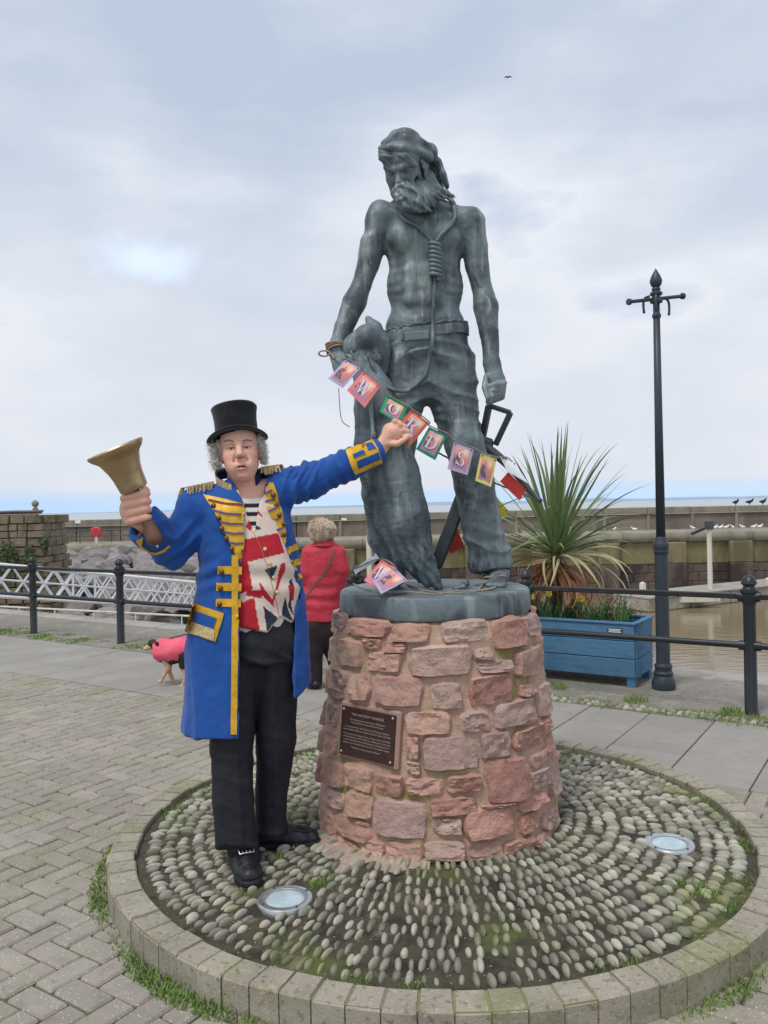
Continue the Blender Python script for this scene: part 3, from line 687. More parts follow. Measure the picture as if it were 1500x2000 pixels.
# --- harbour wall across the basin
WY = 38.0
def harbour_wall():
    t = thing('harbour_wall', (0, WY, WATER_Z), 'long stone harbour wall with parapet, rounded coping and algae stained bays', 'harbour wall')
    r = random.Random(2); x0, x1 = -22.0, 26.0
    # core behind the facing
    m = MB(); m.box(((x0+x1)/2, WY+2.6, -1.6), (x1-x0, 4.0, 3.3)); m.build('core', M['pier_wet'], t)
    # parapet panels with piers, and a ledge
    L = 2.2; pm = MB(); pm.box((0, 0, 0), (L-.04, .5, .78), bev=.02); pan = pm.mesh('parapet_panel', M['pier_stone'])
    um = MB(); um.box((0, 0, 0), (L-.02, .42, .36), bev=.03); upp = um.mesh('parapet_top', M['pier_cap'])
    fm = MB(); fm.box((0, 0, 0), (.16, .12, .78), bev=.02); pil = fm.mesh('parapet_rib', M['pier_cap'])
    x = x0
    while x < x1:
        piece('parapet_panel', pan, t, (x+L/2, WY+3.2, .48)); piece('parapet_top', upp, t, (x+L/2, WY+3.25, 1.04+r.uniform(-.015, .015)))
        if x > -3: piece('parapet_rib', pil, t, (x, WY+2.93, .47))
        x += L
    m = MB(); m.box(((x0+x1)/2, WY+2.92, .885), (x1-x0, .14, .06), bev=.02); m.build('parapet_ledge', M['pier_cap'], t)
    # coping stones
    cm = MB(); n = 8; V = []; prof = [(.9, .12), (0.25, .12), (.06, .06), (0, -.05), (.0, -.22), (.08, -.36), (.3, -.40), (.9, -.40)]
    for s_ in (0, 1):
        V += [Vector((s_*2.98, p, z)) for p, z in prof]
    F = [(i, i+1, i+1+n, i+n) for i in range(n-1)]+[tuple(range(n))[::-1], tuple(range(n, 2*n))]
    cm.add(V, [f[::-1] for f in F]); cop = cm.mesh('coping_stone', M['pier_cap']); auto_smooth(cop, 35)
    wk = MB(); wk.box(((x0+x1)/2, WY+1.9, .05), (x1-x0, 2.4, .12)); wk.build('walkway', M['pier_cap'], t)
    x = x0
    while x < x1: piece('coping_stone', cop, t, (x, WY-.25, r.uniform(-.015, .015))); x += 3.0
    # bays: a smooth algae band over courses of blocks, buttresses between
    am = MB(); am.box((0, 0, 0), (3.02, .3, 1.02), bev=.03); alg = am.mesh('algae_band', M['pier_algae'])
    bm_ = MB(); bm_.box((0, 0, 0), (1.0, .3, .40), bev=.025); blk = bm_.mesh('wall_block', M['pier_wet'])
    xb = -8.0
    while xb < x1:
        piece('algae_band', alg, t, (xb+1.5, WY+.12, -.88))
        for c in range(4):
            off = .5*(c % 2)
            for k in range(3):
                piece('wall_block', blk, t, (xb+.5+k*1.0+off*.6-.1, WY+.14+r.uniform(-.02, .02), -1.6-.41*c), (0, 0, 0), (1.0-.02*r.random(), 1, 1))
        bu = MB(); bu.box((xb, WY-.12, -.86), (1.02, .6, .98), bev=.04); bu.m = 1; bu.box((xb, WY-.125, -2.1), (1.03, .6, 1.5), bev=.03)
        link_mesh('buttress', bu.mesh('buttress', [M['pier_algae'], M['pier_wet']]), t)
        xb += 3.05
    # left: plain masonry courses above the rocks
    pm2 = MB(); pm2.box((0, 0, 0), (1.38, .3, .48), bev=.02); b2 = pm2.mesh('wall_block', M['pier_stone'])
    for c in range(3):
        x = x0+.7*(c % 2)
        while x < -8.2: piece('wall_block', b2, t, (x+.7, WY+.14, -.65-.5*c)); x += 1.4
    # two small white notices and a thin rail on the left
    for px, py in ((152, 1019), (672, 1015)):
        p = P(px, py, WY+2.9); m = MB(); m.box(p, (.26, .02, .16)); m.build('notice', M['white_paint'], t)
    m = MB(); m.tube([(-21, WY+1.0, .72), (-9, WY+1.0, .72)], .03); m.tube([(-21, WY+1.0, .45), (-9, WY+1.0, .45)], .02)
    x = -20.5
    while x < -9: m.tube([(x, WY+1.0, .1), (x, WY+1.0, .74)], .025); x += 1.5
    m.build('handrail', M['bronze_dark'], t)
harbour_wall()

def rock_slope():
    t = thing('rock_slope', (-10, 32, -1.5), kind='structure'); r = random.Random(12)
    m = MB(); m.add([(-18, 37.9, -.75), (-6.5, 37.9, -.75), (-4.6, 25.5, -2.75), (-13, 24.5, -2.75)], [(0, 1, 2, 3)]); m.build('rubble_bed', M['rock'], t)
    shapes = []
    for s_ in range(7):
        bm = bmesh.new(); bmesh.ops.create_icosphere(bm, subdivisions=2, radius=1)
        for v in bm.verts:
            d = v.co.normalized(); v.co = d*(1+.28*mnoise.noise(d*1.2+Vector((s_*9, 0, 0)))+.13*mnoise.noise(d*2.9+Vector((0, s_*5, 0))))
            for k in range(5):
                q = Vector((math.cos(k*2.4+s_), math.sin(k*2.4+s_*1.7), .6*math.sin(k+s_*.6))).normalized(); e = v.co.dot(q)-.72
                if e > 0: v.co -= q*e*.85
        me = bpy.data.meshes.new('boulder'); bm.to_mesh(me); bm.free(); me.materials.append(M['rock']); shapes.append(auto_smooth(me, 20))
    Y = 37.2
    while Y > 25.2:
        f = (37.2-Y)/12; xa, xb = P(70, 1060, Y).x, P(500, 1060, Y).x; x = xa+r.uniform(0, .6)
        while x < xb:
            s_ = r.uniform(.42, .78)*(1.0-.18*f); z = -.36-1.95*f
            piece('boulder', r.choice(shapes), t, (x, Y+r.uniform(-.35, .35), z+r.uniform(-.14, .14)), (r.uniform(-.5, .5), r.uniform(-.5, .5), r.uniform(0, 6)), (s_*r.uniform(1, 1.5), s_*r.uniform(.9, 1.2), s_*r.uniform(.62, .85)))
            x += s_*1.75
        Y -= .82
rock_slope()

def old_wall():
    Y = 27.0; z0, z1 = -2.8, 1.40; xr = P(84, 1030, Y).x
    t = thing('ruined_wall', (xr-3, Y, z0), 'old rubble stone wall with brick top and ball finial beside the rocks', 'stone wall')
    r = random.Random(31)
    m = MB(); m.box((xr-4.0, Y+1.0, (z0+z1)/2-.02), (8.0, 1.6, z1-z0)); m.build('core', M['rubble'], t)
    z = z0; c = 0
    sh = []
    for s_ in range(5):
        b = MB(); b.box((0, 0, 0), (1, .24, 1), bev=.06); me = b.mesh('rubble_stone', M['rubble']); sh.append(me)
    while z < z1-.05:
        h = r.uniform(.2, .34); x = xr+.35*max(0, (.6-z)/3.4)+r.uniform(-.1, .05)
        while x > xr-5.6:
            w = r.uniform(.28, .62); piece('rubble_stone', r.choice(sh), t, (x-w/2, Y+.12+r.uniform(-.05, .05), z+h/2), (0, r.uniform(-.05, .05), 0), (w*.96, 1, h*.93)); x -= w
        y_ = Y+.1
        while y_ < Y+1.75:
            w = r.uniform(.28, .6); piece('rubble_stone', r.choice(sh), t, (xr-.06+.35*max(0, (.6-z)/3.4)+r.uniform(-.04, .04), y_+w/2, z+h/2), (0, 0, math.pi/2), (w*.96, 1, h*.93)); y_ += w
        z += h
    bm_ = MB(); bm_.box((0, 0, 0), (.215, .3, .064), bev=.006); bk = bm_.mesh('brick', M['brick']); xe = P(73, 1005, Y).x
    for c in range(3):
        x = xe-(.11 if c % 2 else 0)
        while x > xe-3.2: piece('brick', bk, t, (x-.11, Y+.25, 1.41+.036+c*.074)); x -= .225
    m = MB(); m.box((xe-2.0, Y+.25, 1.655), (4.06, .42, .07), bev=.02); m.build('coping', M['pier_cap'], t)
    p = P(69, 994, Y+.25); m = MB(); m.lathe([(.09, 0), (.09, .06), (.05, .08), (.05, .1), (.10, .15), (.12, .21), (.10, .27), (.03, .33)], 16, (p.x, p.y, 1.69)); m.build('finial', M['pier_cap'], t, True)
    V = []; F = []
    for cx_, cz, sx, n in ((P(18, 1078, Y).x, P(18, 1078, Y).z, .24, 130), (P(60, 1080, Y).x, P(60, 1080, Y).z, .18, 80), (P(30, 1090, Y).x, P(30, 1095, Y).z, .18, 90), (P(90, 1062, Y).x, P(90, 1062, Y).z, .16, 120), (P(70, 1125, Y).x, P(70, 1125, Y).z, .24, 80), (P(5, 1110, Y).x, P(5, 1110, Y).z, .24, 100)):
        for _ in range(n):
            q = Vector((cx_+r.gauss(0, sx*.5), Y-.04-abs(r.gauss(0, .09)), cz+r.gauss(0, sx*.6))); a = r.uniform(0, 6.28); s_ = r.uniform(.03, .06)
            e = Vector((math.cos(a), r.uniform(-.6, .6), math.sin(a)))*s_; g_ = Vector((-math.sin(a), r.uniform(-.6, .6), math.cos(a)))*s_
            i = len(V); V += [q-e, q-g_, q+e, q+g_]; F.append((i, i+1, i+2, i+3))
    MB().add(V, F).build('ivy', M['ivy'], t)['kind'] = 'stuff'
old_wall()

def gangway():
    A, B = P(-70, 1096, 20.2), P(440, 1143, 26.9); h = .82
    t = thing('gangway', (A+B)/2, 'white steel lattice gangway sloping down past the rocks', 'gangway')
    d = (B-A); n = Vector((-d.y, d.x, 0)).normalized()*1.1; N_ = 7; dz = Vector((0, 0, -h))
    for s_ in (0, 1):
        o = n*s_
        for nm, k, w in (('top_chord', 0, .045), ('middle_rail', .47, .026), ('bottom_chord', 1, .05)):
            MB().tube([A+o+dz*k, B+o+dz*k], w, 8).build(nm, M['white_paint'], t)
        for i in range(N_):
            a, b, c = A+d*(i/N_), A+d*((i+.5)/N_), A+d*((i+1)/N_)
            for p, q in ((a, b+dz), (b+dz, c), (a+dz, b), (b, c+dz)):
                MB().tube([p+o, q+o], .026, 6).build('brace', M['white_paint'], t)
            if i % 3 == 0: MB().tube([a+o, a+o+dz], .032, 6).build('upright', M['white_paint'], t)
    m = MB(); m.add([A+dz*1.02, B+dz*1.02, B+dz*1.02+n, A+dz*1.02+n], [(0, 1, 2, 3)]); m.build('deck', M['concrete'], t)
    # low safety rail on the quay edge
    t2 = thing('edge_rail', uv(-6, V_QUAY-.05), 'thin pale safety rail on low posts along the quay edge by the gangway', 'rail')
    zr = lambda u: 0.05
    a, b = uv(-14.0, V_QUAY-.06, .03), uv(-5.6, V_QUAY-.06, .20)
    MB().tube([a, b], .014, 8).build('rail_bar', M['pile'], t2)
    for k in range(1, 9):
        p = a+(b-a)*(k/9); MB().tube([Vector((p.x, p.y, -.15)), p], .010, 6).build('post', M['pile'], t2)
gangway()

def pontoon_and_piles():
    A, B = Vector((9.3, 31.2, -2.35)), Vector((19.5, 37.0, -2.35)); d = (B-A).normalized(); ang = math.atan2(d.y, d.x); R = Matrix.Rotation(ang, 3, 'Z')
    t = thing('floating_pontoon', (A+B)/2, 'pale floating pontoon on the brown harbour water', 'pontoon')
    Ln = (B-A).length; n = 5
    for k in range(n):
        m = MB(); m.box(A+(B-A)*((k+.5)/n), (Ln/n-.05, 1.8, .5), R, bev=.04); m.build('float', M['pontoon'], t)
        m = MB(); m.box(A+(B-A)*((k+.5)/n)+Vector((0, 0, .27)), (Ln/n-.02, 1.9, .06), R); m.build('deck', M['concrete'], t)
    m = MB(); m.box(P(1345, 1168, 31.5), (2.3, .5, .34), bev=.04); m.build('end_float', M['pile'], t)
    for i, (px, yb, yt, Y, w, lab) in enumerate(((1385, 1168, 1028, 33, .10, 'tall white mooring pile with a dark strut beside the harbour wall'), (720, 1150, 1042, 33.5, .11, 'pointed white mooring pile behind the red coated woman'), (1255, 1172, 1136, 32.5, .13, 'short white pontoon post seen beside the lamp column'), (1499, 1160, 1128, 34, .12, 'short white pontoon post beyond the ball-capped railing post'))):
        a = P(px, yt, Y); t = thing('mooring_pile', (a.x, a.y, WATER_Z), lab, 'pile')
        m = MB(); m.lathe([(w, WATER_Z-.5), (w, a.z-.12), (w*.9, a.z-.06), (w*.15, a.z)], 14, (a.x, a.y, 0)); auto_smooth(m.build('shaft', M['pile'], t).data)
        if i == 0:
            b = P(1352, 1042, Y+1.5); m = MB(); m.box((a.x, a.y, a.z+.05), (.28, .28, .34), bev=.02); m.tube([a, b], .07, 8); m.build('strut', M['bronze_dark'], t)
pontoon_and_piles()

def gulls():
    white = mat('gull_white', srgb(232, 232, 230), [(srgb(190, 194, 198), 12, .5, .7, .5)], .7); dark = mat('gull_dark', srgb(44, 46, 50), rough=.7)
    def gull_mesh(m):
        s = SDF((-.16, -.1, -.02), (.26, .1, .3), .012)
        s.chain([(-.10, 0, .13), (0, 0, .14), (.08, 0, .17)], [.03, .062, .045], .03); s.chain([(.08, 0, .17), (.12, 0, .24)], [.035, .034], .02)
        s.cap((.13, 0, .245), (.185, 0, .235), .016, .006, .01); s.cap((-.02, 0, .16), (-.2, 0, .14), .03, .012, .02)
        s.cap((.0, .02, .1), (.0, .02, 0), .010, .010, .01); s.cap((.0, -.02, .1), (.0, -.02, 0), .010, .010, .01)
        V, F, _ = s.surface(); o = mesh_np('gull', V, F, m); me = o.data; bpy.data.objects.remove(o); return me
    g, b = gull_mesh(white), gull_mesh(dark); r = random.Random(5)
    for px, py in ((1353, 1026), (1397, 1026), (1407, 1025), (1418, 1027), (1431, 1026), (1450, 1024), (1472, 1023), (1484, 1022), (1199, 1033), (1239, 1036)):
        p = P(px, py, WY+.5); o = piece('gull', g, None, (p.x, p.y, .105), (0, 0, r.choice((0, math.pi))+r.uniform(-.6, .6)), (.95,)*3)
        tag(o, 'small white gull standing on the harbour wall coping', 'gull', 'gulls along the harbour wall coping')
    for px in (1437, 1464, 1490):
        p = P(px, 992, WY+3.2); o = piece('dark_bird', b, None, (p.x, p.y, 1.21), (0, 0, r.uniform(-.5, .5)), (1.3,)*3)
        tag(o, 'dark seabird perched on top of the harbour wall parapet', 'bird', 'dark birds on the parapet')
    p = P(992, 150, 60); m = MB(); m.add([p, p+Vector((.16, 0, .07)), p+Vector((.34, .05, -.04)), p+Vector((.14, .12, .03)), p+Vector((-.16, 0, .06)), p+Vector((-.32, .05, -.05)), p+Vector((-.14, .12, .03)), p+Vector((0, .2, 0))], [(0, 1, 3, 7), (1, 2, 3), (0, 7, 6, 4), (4, 6, 5)])
    m.tube([p+Vector((0, -.14, 0)), p+Vector((0, 0, 0)), p+Vector((0, .22, 0))], [.015, .04, .01], 6)
    tag(m.build('flying_gull', dark), 'tiny dark gull flying high in the grey sky', 'gull')
    # lifebuoy housing on the far walkway
    p = P(188, 1040, WY+.3); t = thing('lifebuoy_post', (p.x, p.y, .1), 'red lifebuoy housing on a pale post by the harbour wall', 'lifebuoy')
    m = MB(); m.lathe([(.12, -.06), (.2, -.06), (.26, 0), (.2, .06), (.12, .06)], 20, (p.x, p.y, p.z+.02), Matrix.Rotation(rad(90), 3, 'X')); m.box((p.x, p.y, p.z+.02), (.5, .1, .42), bev=.05); m.build('housing', M['red_plastic'], t)
    m = MB(); m.box((p.x, p.y, (p.z-.2)/2+.0), (.12, .08, max(.1, p.z-.1)+.25)); m.build('post', M['pile'], t)
gulls()
# ================================================================ STREET FURNITURE
def railing():
    us = [uv_of(2.58, 5.84)+1.73, uv_of(2.58, 5.84)]
    for k in range(1, 7): us.append(us[1]-1.73*k)
    t = thing('quay_railing', uv(us[3], V_FENCE), 'black painted quay railing with two rails and ball-topped posts', 'railing')
    zt, zl = .855, .50
    for i, u in enumerate(us):
        p = uv(u, V_FENCE)
        m = MB(); m.lathe([(.052, -.02), (.052, .01), (.045, .02), (.043, .60), (.043, .86)], 20, p); m.build('post', M['black_paint'], t, False); auto_smooth(t.children[-1].data)
        po = t.children[-1]
        m = MB(); m.lathe([(.044, .80), (.050, .81), (.050, .875), (.060, .885), (.060, .905), (.046, .915), (.040, .925), (.040, .935), (.055, .945), (.055, .955), (.050, .965), (.044, .985), (.028, 1.002), (.004, 1.008)], 20, p); o = m.build('cap', M['black_paint'], po); auto_smooth(o.data)
        for zz, r_ in ((zt, .038), (zl, .036)):
            m = MB(); m.tube([p-UD*.075+Vector((0, 0, zz)), p+UD*.075+Vector((0, 0, zz))], r_, 14); auto_smooth(m.build('collar', M['black_paint'], po).data)
    for i in range(len(us)-1):
        a, b = uv(us[i], V_FENCE), uv(us[i+1], V_FENCE)
        R = Matrix.Rotation(ANG, 3, 'Z'); c = (a+b)/2; L = (b-a).length-.09
        m = MB(); m.box((c.x, c.y, zt), (L, .044, .040), R @ Matrix.Rotation(rad(0), 3, 'X'), bev=.006); m.build('top_rail', M['rail_paint'], t)
        m = MB(); d = (b-a).normalized()*.04; m.tube([a+d+Vector((0, 0, zl)), b-d+Vector((0, 0, zl))], .024, 12); auto_smooth(m.build('lower_rail', M['black_paint'], t).data)
def uv_of(x, y): return UD.x*x+UD.y*y
railing()

def lamp_post():
    p = Vector((2.28, 6.76, 0)); t = thing('lamp_column', p, 'dark grey cast iron lamp column with pointed finial and crossbar, no lantern', 'lamp post')
    B = M['lamp_paint']
    m = MB(); m.lathe([(.092, 0), (.096, .02), (.094, .07), (.080, .10), (.072, .115), (.078, .125), (.078, .14), (.068, .15), (.066, .175), (.072, .185), (.072, .20), (.062, .215)], 24, p); auto_smooth(m.build('base', B, t).data)
    m = MB()
    V = []; F = []; n = 48
    prof = [(.056, .21), (.054, 1.13)]
    for r_, z in prof:
        for j in range(n):
            a = 2*math.pi*j/n; q = r_*(1-.05*(.5+.5*math.cos(12*a))); V.append((p.x+q*math.cos(a), p.y+q*math.sin(a), z))
    m.add(V, [(j, (j+1) % n, n+(j+1) % n, n+j) for j in range(n)]); m.build('fluted_shaft', B, t, True)
    m = MB(); m.lathe([(.054, 1.12), (.062, 1.13), (.062, 1.145), (.056, 1.15), (.062, 1.17), (.064, 1.19), (.058, 1.215), (.046, 1.235), (.046, 1.25), (.040, 1.26)], 24, p); auto_smooth(m.build('collar', B, t).data)
    m = MB(); m.lathe([(.038, 1.25), (.026, 3.30)], 20, p); m.build('shaft', B, t, True)
    m = MB(); m.lathe([(.029, 3.06), (.036, 3.07), (.036, 3.09), (.029, 3.10)], 18, p); auto_smooth(m.build('ring', B, t).data)
    m = MB(); m.lathe([(.026, 3.18), (.050, 3.19), (.052, 3.21), (.034, 3.225), (.034, 3.245), (.050, 3.255), (.050, 3.27), (.030, 3.285), (.036, 3.295), (.036, 3.305), (.026, 3.315), (.040, 3.33), (.049, 3.355), (.049, 3.375), (.036, 3.41), (.016, 3.445), (.002, 3.47)], 20, p); auto_smooth(m.build('finial', B, t).data, 50)
    # ladder bar, its line nearly along the view's left-right with a turn
    d = Vector((.94, .35, 0)).normalized(); z = 3.22; a, b = p-d*.27+Vector((0, 0, z-.042)), p+d*.27+Vector((0, 0, z+.042))
    m = MB(); m.tube([a, b], .015, 10)
    for q in (a, b): m.tube([q-d*.012, q+d*.012], .026, 10)
    auto_smooth(m.build('crossbar', B, t).data)
    for s_, (dd, x_) in enumerate(((d, .12), (d, -.12), (Vector((-.35, -.94, 0)), .13))):
        q = p+dd*x_+Vector((0, 0, z)); pts = []
        dn = dd*(1 if x_ > 0 else -1)
        for k in range(15):
            a_ = -2.4+k*.30; rr = .045
            pts.append(p+dn*(.05+.045*math.sin(a_*.55+1.3)+.02*k/14+.02)+Vector((0, 0, z+.04-.16*(k/14)+.03*math.cos(a_))))
        MB().tube(pts, .010, 8).build('scroll', B, t, True)
lamp_post()

def planter():
    fr = Vector((2.06, 6.80, 0)); Ln, W, H = 1.55, .50, .535
    cen = fr-UD*(Ln/2)+VD*(W/2)
    t = thing('wooden_planter', cen, 'long blue painted wooden planter of wide boards behind the railing', 'planter')
    R = Matrix.Rotation(ANG, 3, 'Z'); r = random.Random(6); zb = .085
    for (su, sv) in ((0, 0), (1, 0), (0, 1), (1, 1)):
        c = fr-UD*(.04+su*(Ln-.08))+VD*(.04+sv*(W-.08)); m = MB(); m.box((c.x, c.y, .265), (.07, .07, .53), R, bev=.004); m.build('leg', M['blue_wood'], t)
    hs = [.155, .150, .140]; z = zb
    for h in hs:
        for sv in (0, 1):
            c = fr-UD*(Ln/2)+VD*(.0 if sv == 0 else W); m = MB(); m.box((c.x, c.y, z+h/2), (Ln, .026, h-.006), R, bev=.004); m.build('plank', M['blue_wood'], t)
        for su in (0, 1):
            c = fr-UD*(Ln*su)+VD*(W/2); m = MB(); m.box((c.x, c.y, z+h/2), (.024, W-.03, h-.006), R, bev=.004); m.build('plank', M['blue_wood'], t)
        z += h
    for sv in (0, 1):
        c = fr-UD*(Ln/2)+VD*(W*sv); m = MB(); m.box((c.x, c.y, z+.009), (Ln+.03, .05, .018), R, bev=.003); m.build('rim', M['blue_wood'], t)
    for su in (0, 1):
        c = fr-UD*(Ln*su)+VD*(W/2); m = MB(); m.box((c.x, c.y, z+.0085), (.05, W-.05, .018), R, bev=.003); m.build('rim', M['blue_wood'], t)
    c = fr-UD*.16-VD*.017; m = MB(); m.box((c.x, c.y, .475), (.13, .008, .042), R); pl = m.build('name_plate', mat('plate_blue', srgb(36, 74, 100), rough=.4), t)
    m = MB()
    for k, zz in enumerate((.486, .475, .464)):
        c2 = c-VD*.0055; m.box((c2.x, c2.y, zz), (.11-.02*(k == 1), .003, .005), R)
    m.build('lettering', M['white_paint'], pl)
    c = fr-UD*(Ln/2)+VD*(W/2); m = MB(); m.box((c.x, c.y, .30), (Ln-.05, W-.05, .38), R); m.build('soil', M['soil'], t)
    return fr, Ln, W
PF, PL, PW = planter()

def leaf_mesh(name, L, w, droop, mat_, seg=9, curl=0.0, seed=0, twist=0.0, stiff=.0):
    """a sword leaf along +x rising from the origin, folded along its middle; bends down by droop"""
    V = []; F = []; r = random.Random(seed); ph = r.uniform(0, 6)
    x = z = 0.0; a = 0.0
    for i in range(seg+1):
        f = i/seg; ww = w*(min(1, .55+f*2.2) if f < .3 else max(.02, 1-((f-.3)/.7)**1.8)); tw = twist*f
        dx, dz = math.cos(a), math.sin(a)
        nrm = Vector((-dz, 0, dx)); side = Vector((0, math.cos(tw), 0))+nrm*math.sin(tw)
        c = Vector((x, .01*math.sin(ph+f*3)*curl*L, z))
        V += [c+side*ww+nrm*ww*.35, c, c-side*ww+nrm*ww*.35]
        a -= droop/seg*(f**1.2*2.0+.15); x += dx*L/seg; z += dz*L/seg
    F = [(i*3+k, i*3+k+3, i*3+k+4, i*3+k+1) for i in range(seg) for k in range(2)]
    return MB().add(V, F).mesh(name, mat_, True)

def palm():
    base = PF-UD*1.00+VD*.26; base.z = .50
    b0 = P(1084, 1190, 7.55); base = Vector((b0.x, 7.55, .49)); top = P(1086, 1085, 7.55)
    t = thing('cordyline_palm', base, 'spiky green cordyline palm with dead brown skirt growing in the blue planter', 'palm')
    bark = mat('palm_bark', srgb(104, 84, 66), [(srgb(70, 56, 44), 20, .45, .65, .7)], .9, bump=[(40, .8, .02)])
    m = MB(); m.tube([base, base.lerp(top, .5)+Vector((.01, 0, 0)), top, top+Vector((0, 0, .12))], [.062, .055, .05, .02], 14); m.build('trunk', bark, t, True)
    gr = mat('palm_leaf', srgb(110, 130, 84), [(srgb(142, 154, 108), 6, .45, .7, .6), (srgb(78, 98, 62), 12, .5, .7, .5)], .5, rnd=.22, hue=.02, spec=.5)
    pale = mat('palm_leaf_pale', srgb(168, 164, 122), [(srgb(140, 146, 98), 7, .45, .65, .6)], .6, rnd=.15)
    br = mat('palm_leaf_dead', srgb(172, 124, 92), [(srgb(140, 96, 70), 8, .45, .65, .7), (srgb(196, 158, 124), 16, .5, .7, .5)], .8, rnd=.2)
    r = random.Random(9)
    up = [leaf_mesh('leaf', 1.08, .0185, dr, gr, seed=i, curl=1) for i, dr in enumerate((.1, .25, .5, .75))]
    ar = [leaf_mesh('leaf', 1.02, .0185, dr, gr, seed=i, curl=2) for i, dr in enumerate((.7, 1.0, 1.4))]
    lo = [leaf_mesh('pale_leaf', .88, .018, dr, pale, seed=i, curl=2, twist=.6) for i, dr in enumerate((1.5, 2.0, 2.6))]
    de = [leaf_mesh('dead_leaf', .62, .017, dr, br, seed=i, curl=5, twist=1.6) for i, dr in enumerate((1.4, 2.0, 2.6))]
    def put(me, az, el, sc, off=0.0, nm='leaf'):
        p = top+Vector((.03*math.cos(az), .03*math.sin(az), off)); piece(nm, me, t, p, (r.uniform(-.5, .5), -el, az), (sc,)*3)
    for i in range(66):
        f = i/66; el = rad(88-62*f+r.uniform(-7, 7)); put(r.choice(up if f < .7 else ar), i*2.399963, el, r.uniform(.85, 1.08), .10-.08*f)
    for i in range(24): put(r.choice(ar), i*2.399963+.5, rad(r.uniform(8, 34)), r.uniform(.75, 1.0), .02)
    for i in range(34): put(r.choice(lo), i*2.399963+1.1, rad(r.uniform(-8, 26)), r.uniform(.7, 1.05), -.02, 'pale_leaf')
    for i in range(95): put(r.choice(de), i*2.399963+.2, rad(r.uniform(-62, -5)), r.uniform(.55, 1.0), -.05-.13*r.random(), 'dead_leaf')
palm()

def planter_plants():
    gm = mat('daffodil_leaf', srgb(88, 122, 74), [(srgb(64, 98, 58), 9, .45, .65, .6)], .55, rnd=.2); ye = mat('daffodil_petal', srgb(232, 206, 60), rough=.6)
    tw = mat('dry_twig', srgb(122, 98, 78), [(srgb(92, 72, 56), 20, .45, .65, .6)], .9)
    lf = [leaf_mesh('leaf', .24, .008, d, gm, 6, seed=k) for k, d in enumerate((.2, .7, 1.3))]
    r = random.Random(17); st = MB(); fm = MB()
    for k in range(6):
        a = k*math.pi/3; M_ = Matrix.Rotation(a, 3, 'Z'); fm.add([M_ @ Vector(v) for v in ((.006, -.004, 0), (.026, -.011, .004), (.038, 0, .006), (.026, .011, .004), (.006, .004, 0))], [(0, 1, 2, 3, 4)])
    fm.lathe([(.006, 0), (.010, .012), (.015, .022)], 10, cap=False); flower = fm.mesh('flower', ye)
    sm = MB(); sm.tube([(0, 0, 0), (.004, 0, .14), (.016, 0, .25), (.03, 0, .265)], .004, 6); stem = sm.mesh('stem', gm)
    spots = [(1045, 1200, 0), (1062, 1204, 1), (1080, 1206, 0), (1100, 1205, 1), (1118, 1207, 0), (1140, 1209, 0), (1178, 1212, 0), (1196, 1212, 0), (1228, 1216, 0), (1240, 1214, 0), (1030, 1196, 0), (1150, 1205, 1)]
    for i, (px, py, fl) in enumerate(spots):
        u_ = uv_of(PF.x, PF.y); p = G(px, py, .49); p = uv(uv_of(p.x, p.y), PF.dot(VD)+.09+.08*(i % 3), .485)
        where = ['yellow daffodil clump with strappy green leaves among the palm skirt in the planter', 'leafy green bulb clump without flowers in the blue planter'][0 if fl else 1]
        t = thing('daffodil_clump', p, where, 'daffodils' if fl else 'plant', 'bulb clumps with flowers in the planter' if fl else 'flowerless bulb clumps in the planter')
        for k in range(18): piece('leaf', r.choice(lf), t, p+Vector((r.uniform(-.05, .05), r.uniform(-.05, .05), 0)), (0, -rad(r.uniform(55, 92)), r.uniform(0, 6.28)), (r.uniform(.75, 1.2),)*3)
        if fl:
            for k in range(1 if i % 2 else 0):
                q = p+Vector((r.uniform(-.05, .05), r.uniform(-.05, .03), 0)); a = r.uniform(3.6, 5.6); s_ = r.uniform(.8, 1.15)
                s0 = piece('stem', stem, t, q, (0, 0, a), (s_,)*3); piece('flower', flower, t, q+Vector((.03*math.cos(a)*s_, .03*math.sin(a)*s_, .262*s_)), (0, rad(80), a))
    # dry twiggy shrub at the right end
    b = uv(uv_of(PF.x, PF.y)-.38, PF.dot(VD)+.27, .48); t = thing('dry_shrub', b, 'dry brown twiggy shrub at the lamp column end of the planter', 'shrub')
    m = MB(); lv = MB()
    for k in range(46):
        az = r.uniform(0, 6.28); el = r.uniform(.2, 1.45); p = b+Vector((r.uniform(-.14, .14), r.uniform(-.06, .06), 0)); pts = [p]; d = Vector((math.cos(az)*math.cos(el), .6*math.sin(az)*math.cos(el), math.sin(el)))
        for s_ in range(4):
            d = (d+Vector((r.uniform(-.35, .35), r.uniform(-.35, .35), r.uniform(-.25, .2)))).normalized(); pts.append(pts[-1]+d*.075)
            for _ in range(2):
                q = pts[-1]+Vector((r.gauss(0, .01),)*3); e = Vector((r.uniform(-1, 1), r.uniform(-1, 1), r.uniform(-1, 1))).normalized()*.014; g_ = Vector((r.uniform(-1, 1), r.uniform(-1, 1), r.uniform(-1, 1))).normalized()*.008
                lv.add([q-e, q+g_, q+e, q-g_], [(0, 1, 2, 3)])
        m.tube(pts, [.005, .004, .003, .002, .0012], 5)
    m.build('twigs', tw, t)['kind'] = 'stuff'; lv.build('foliage', mat('dry_leaf', srgb(116, 96, 70), [(srgb(92, 100, 60), 9, .5, .6, .7)], .8, rnd=.25), t)['kind'] = 'stuff'
planter_plants()
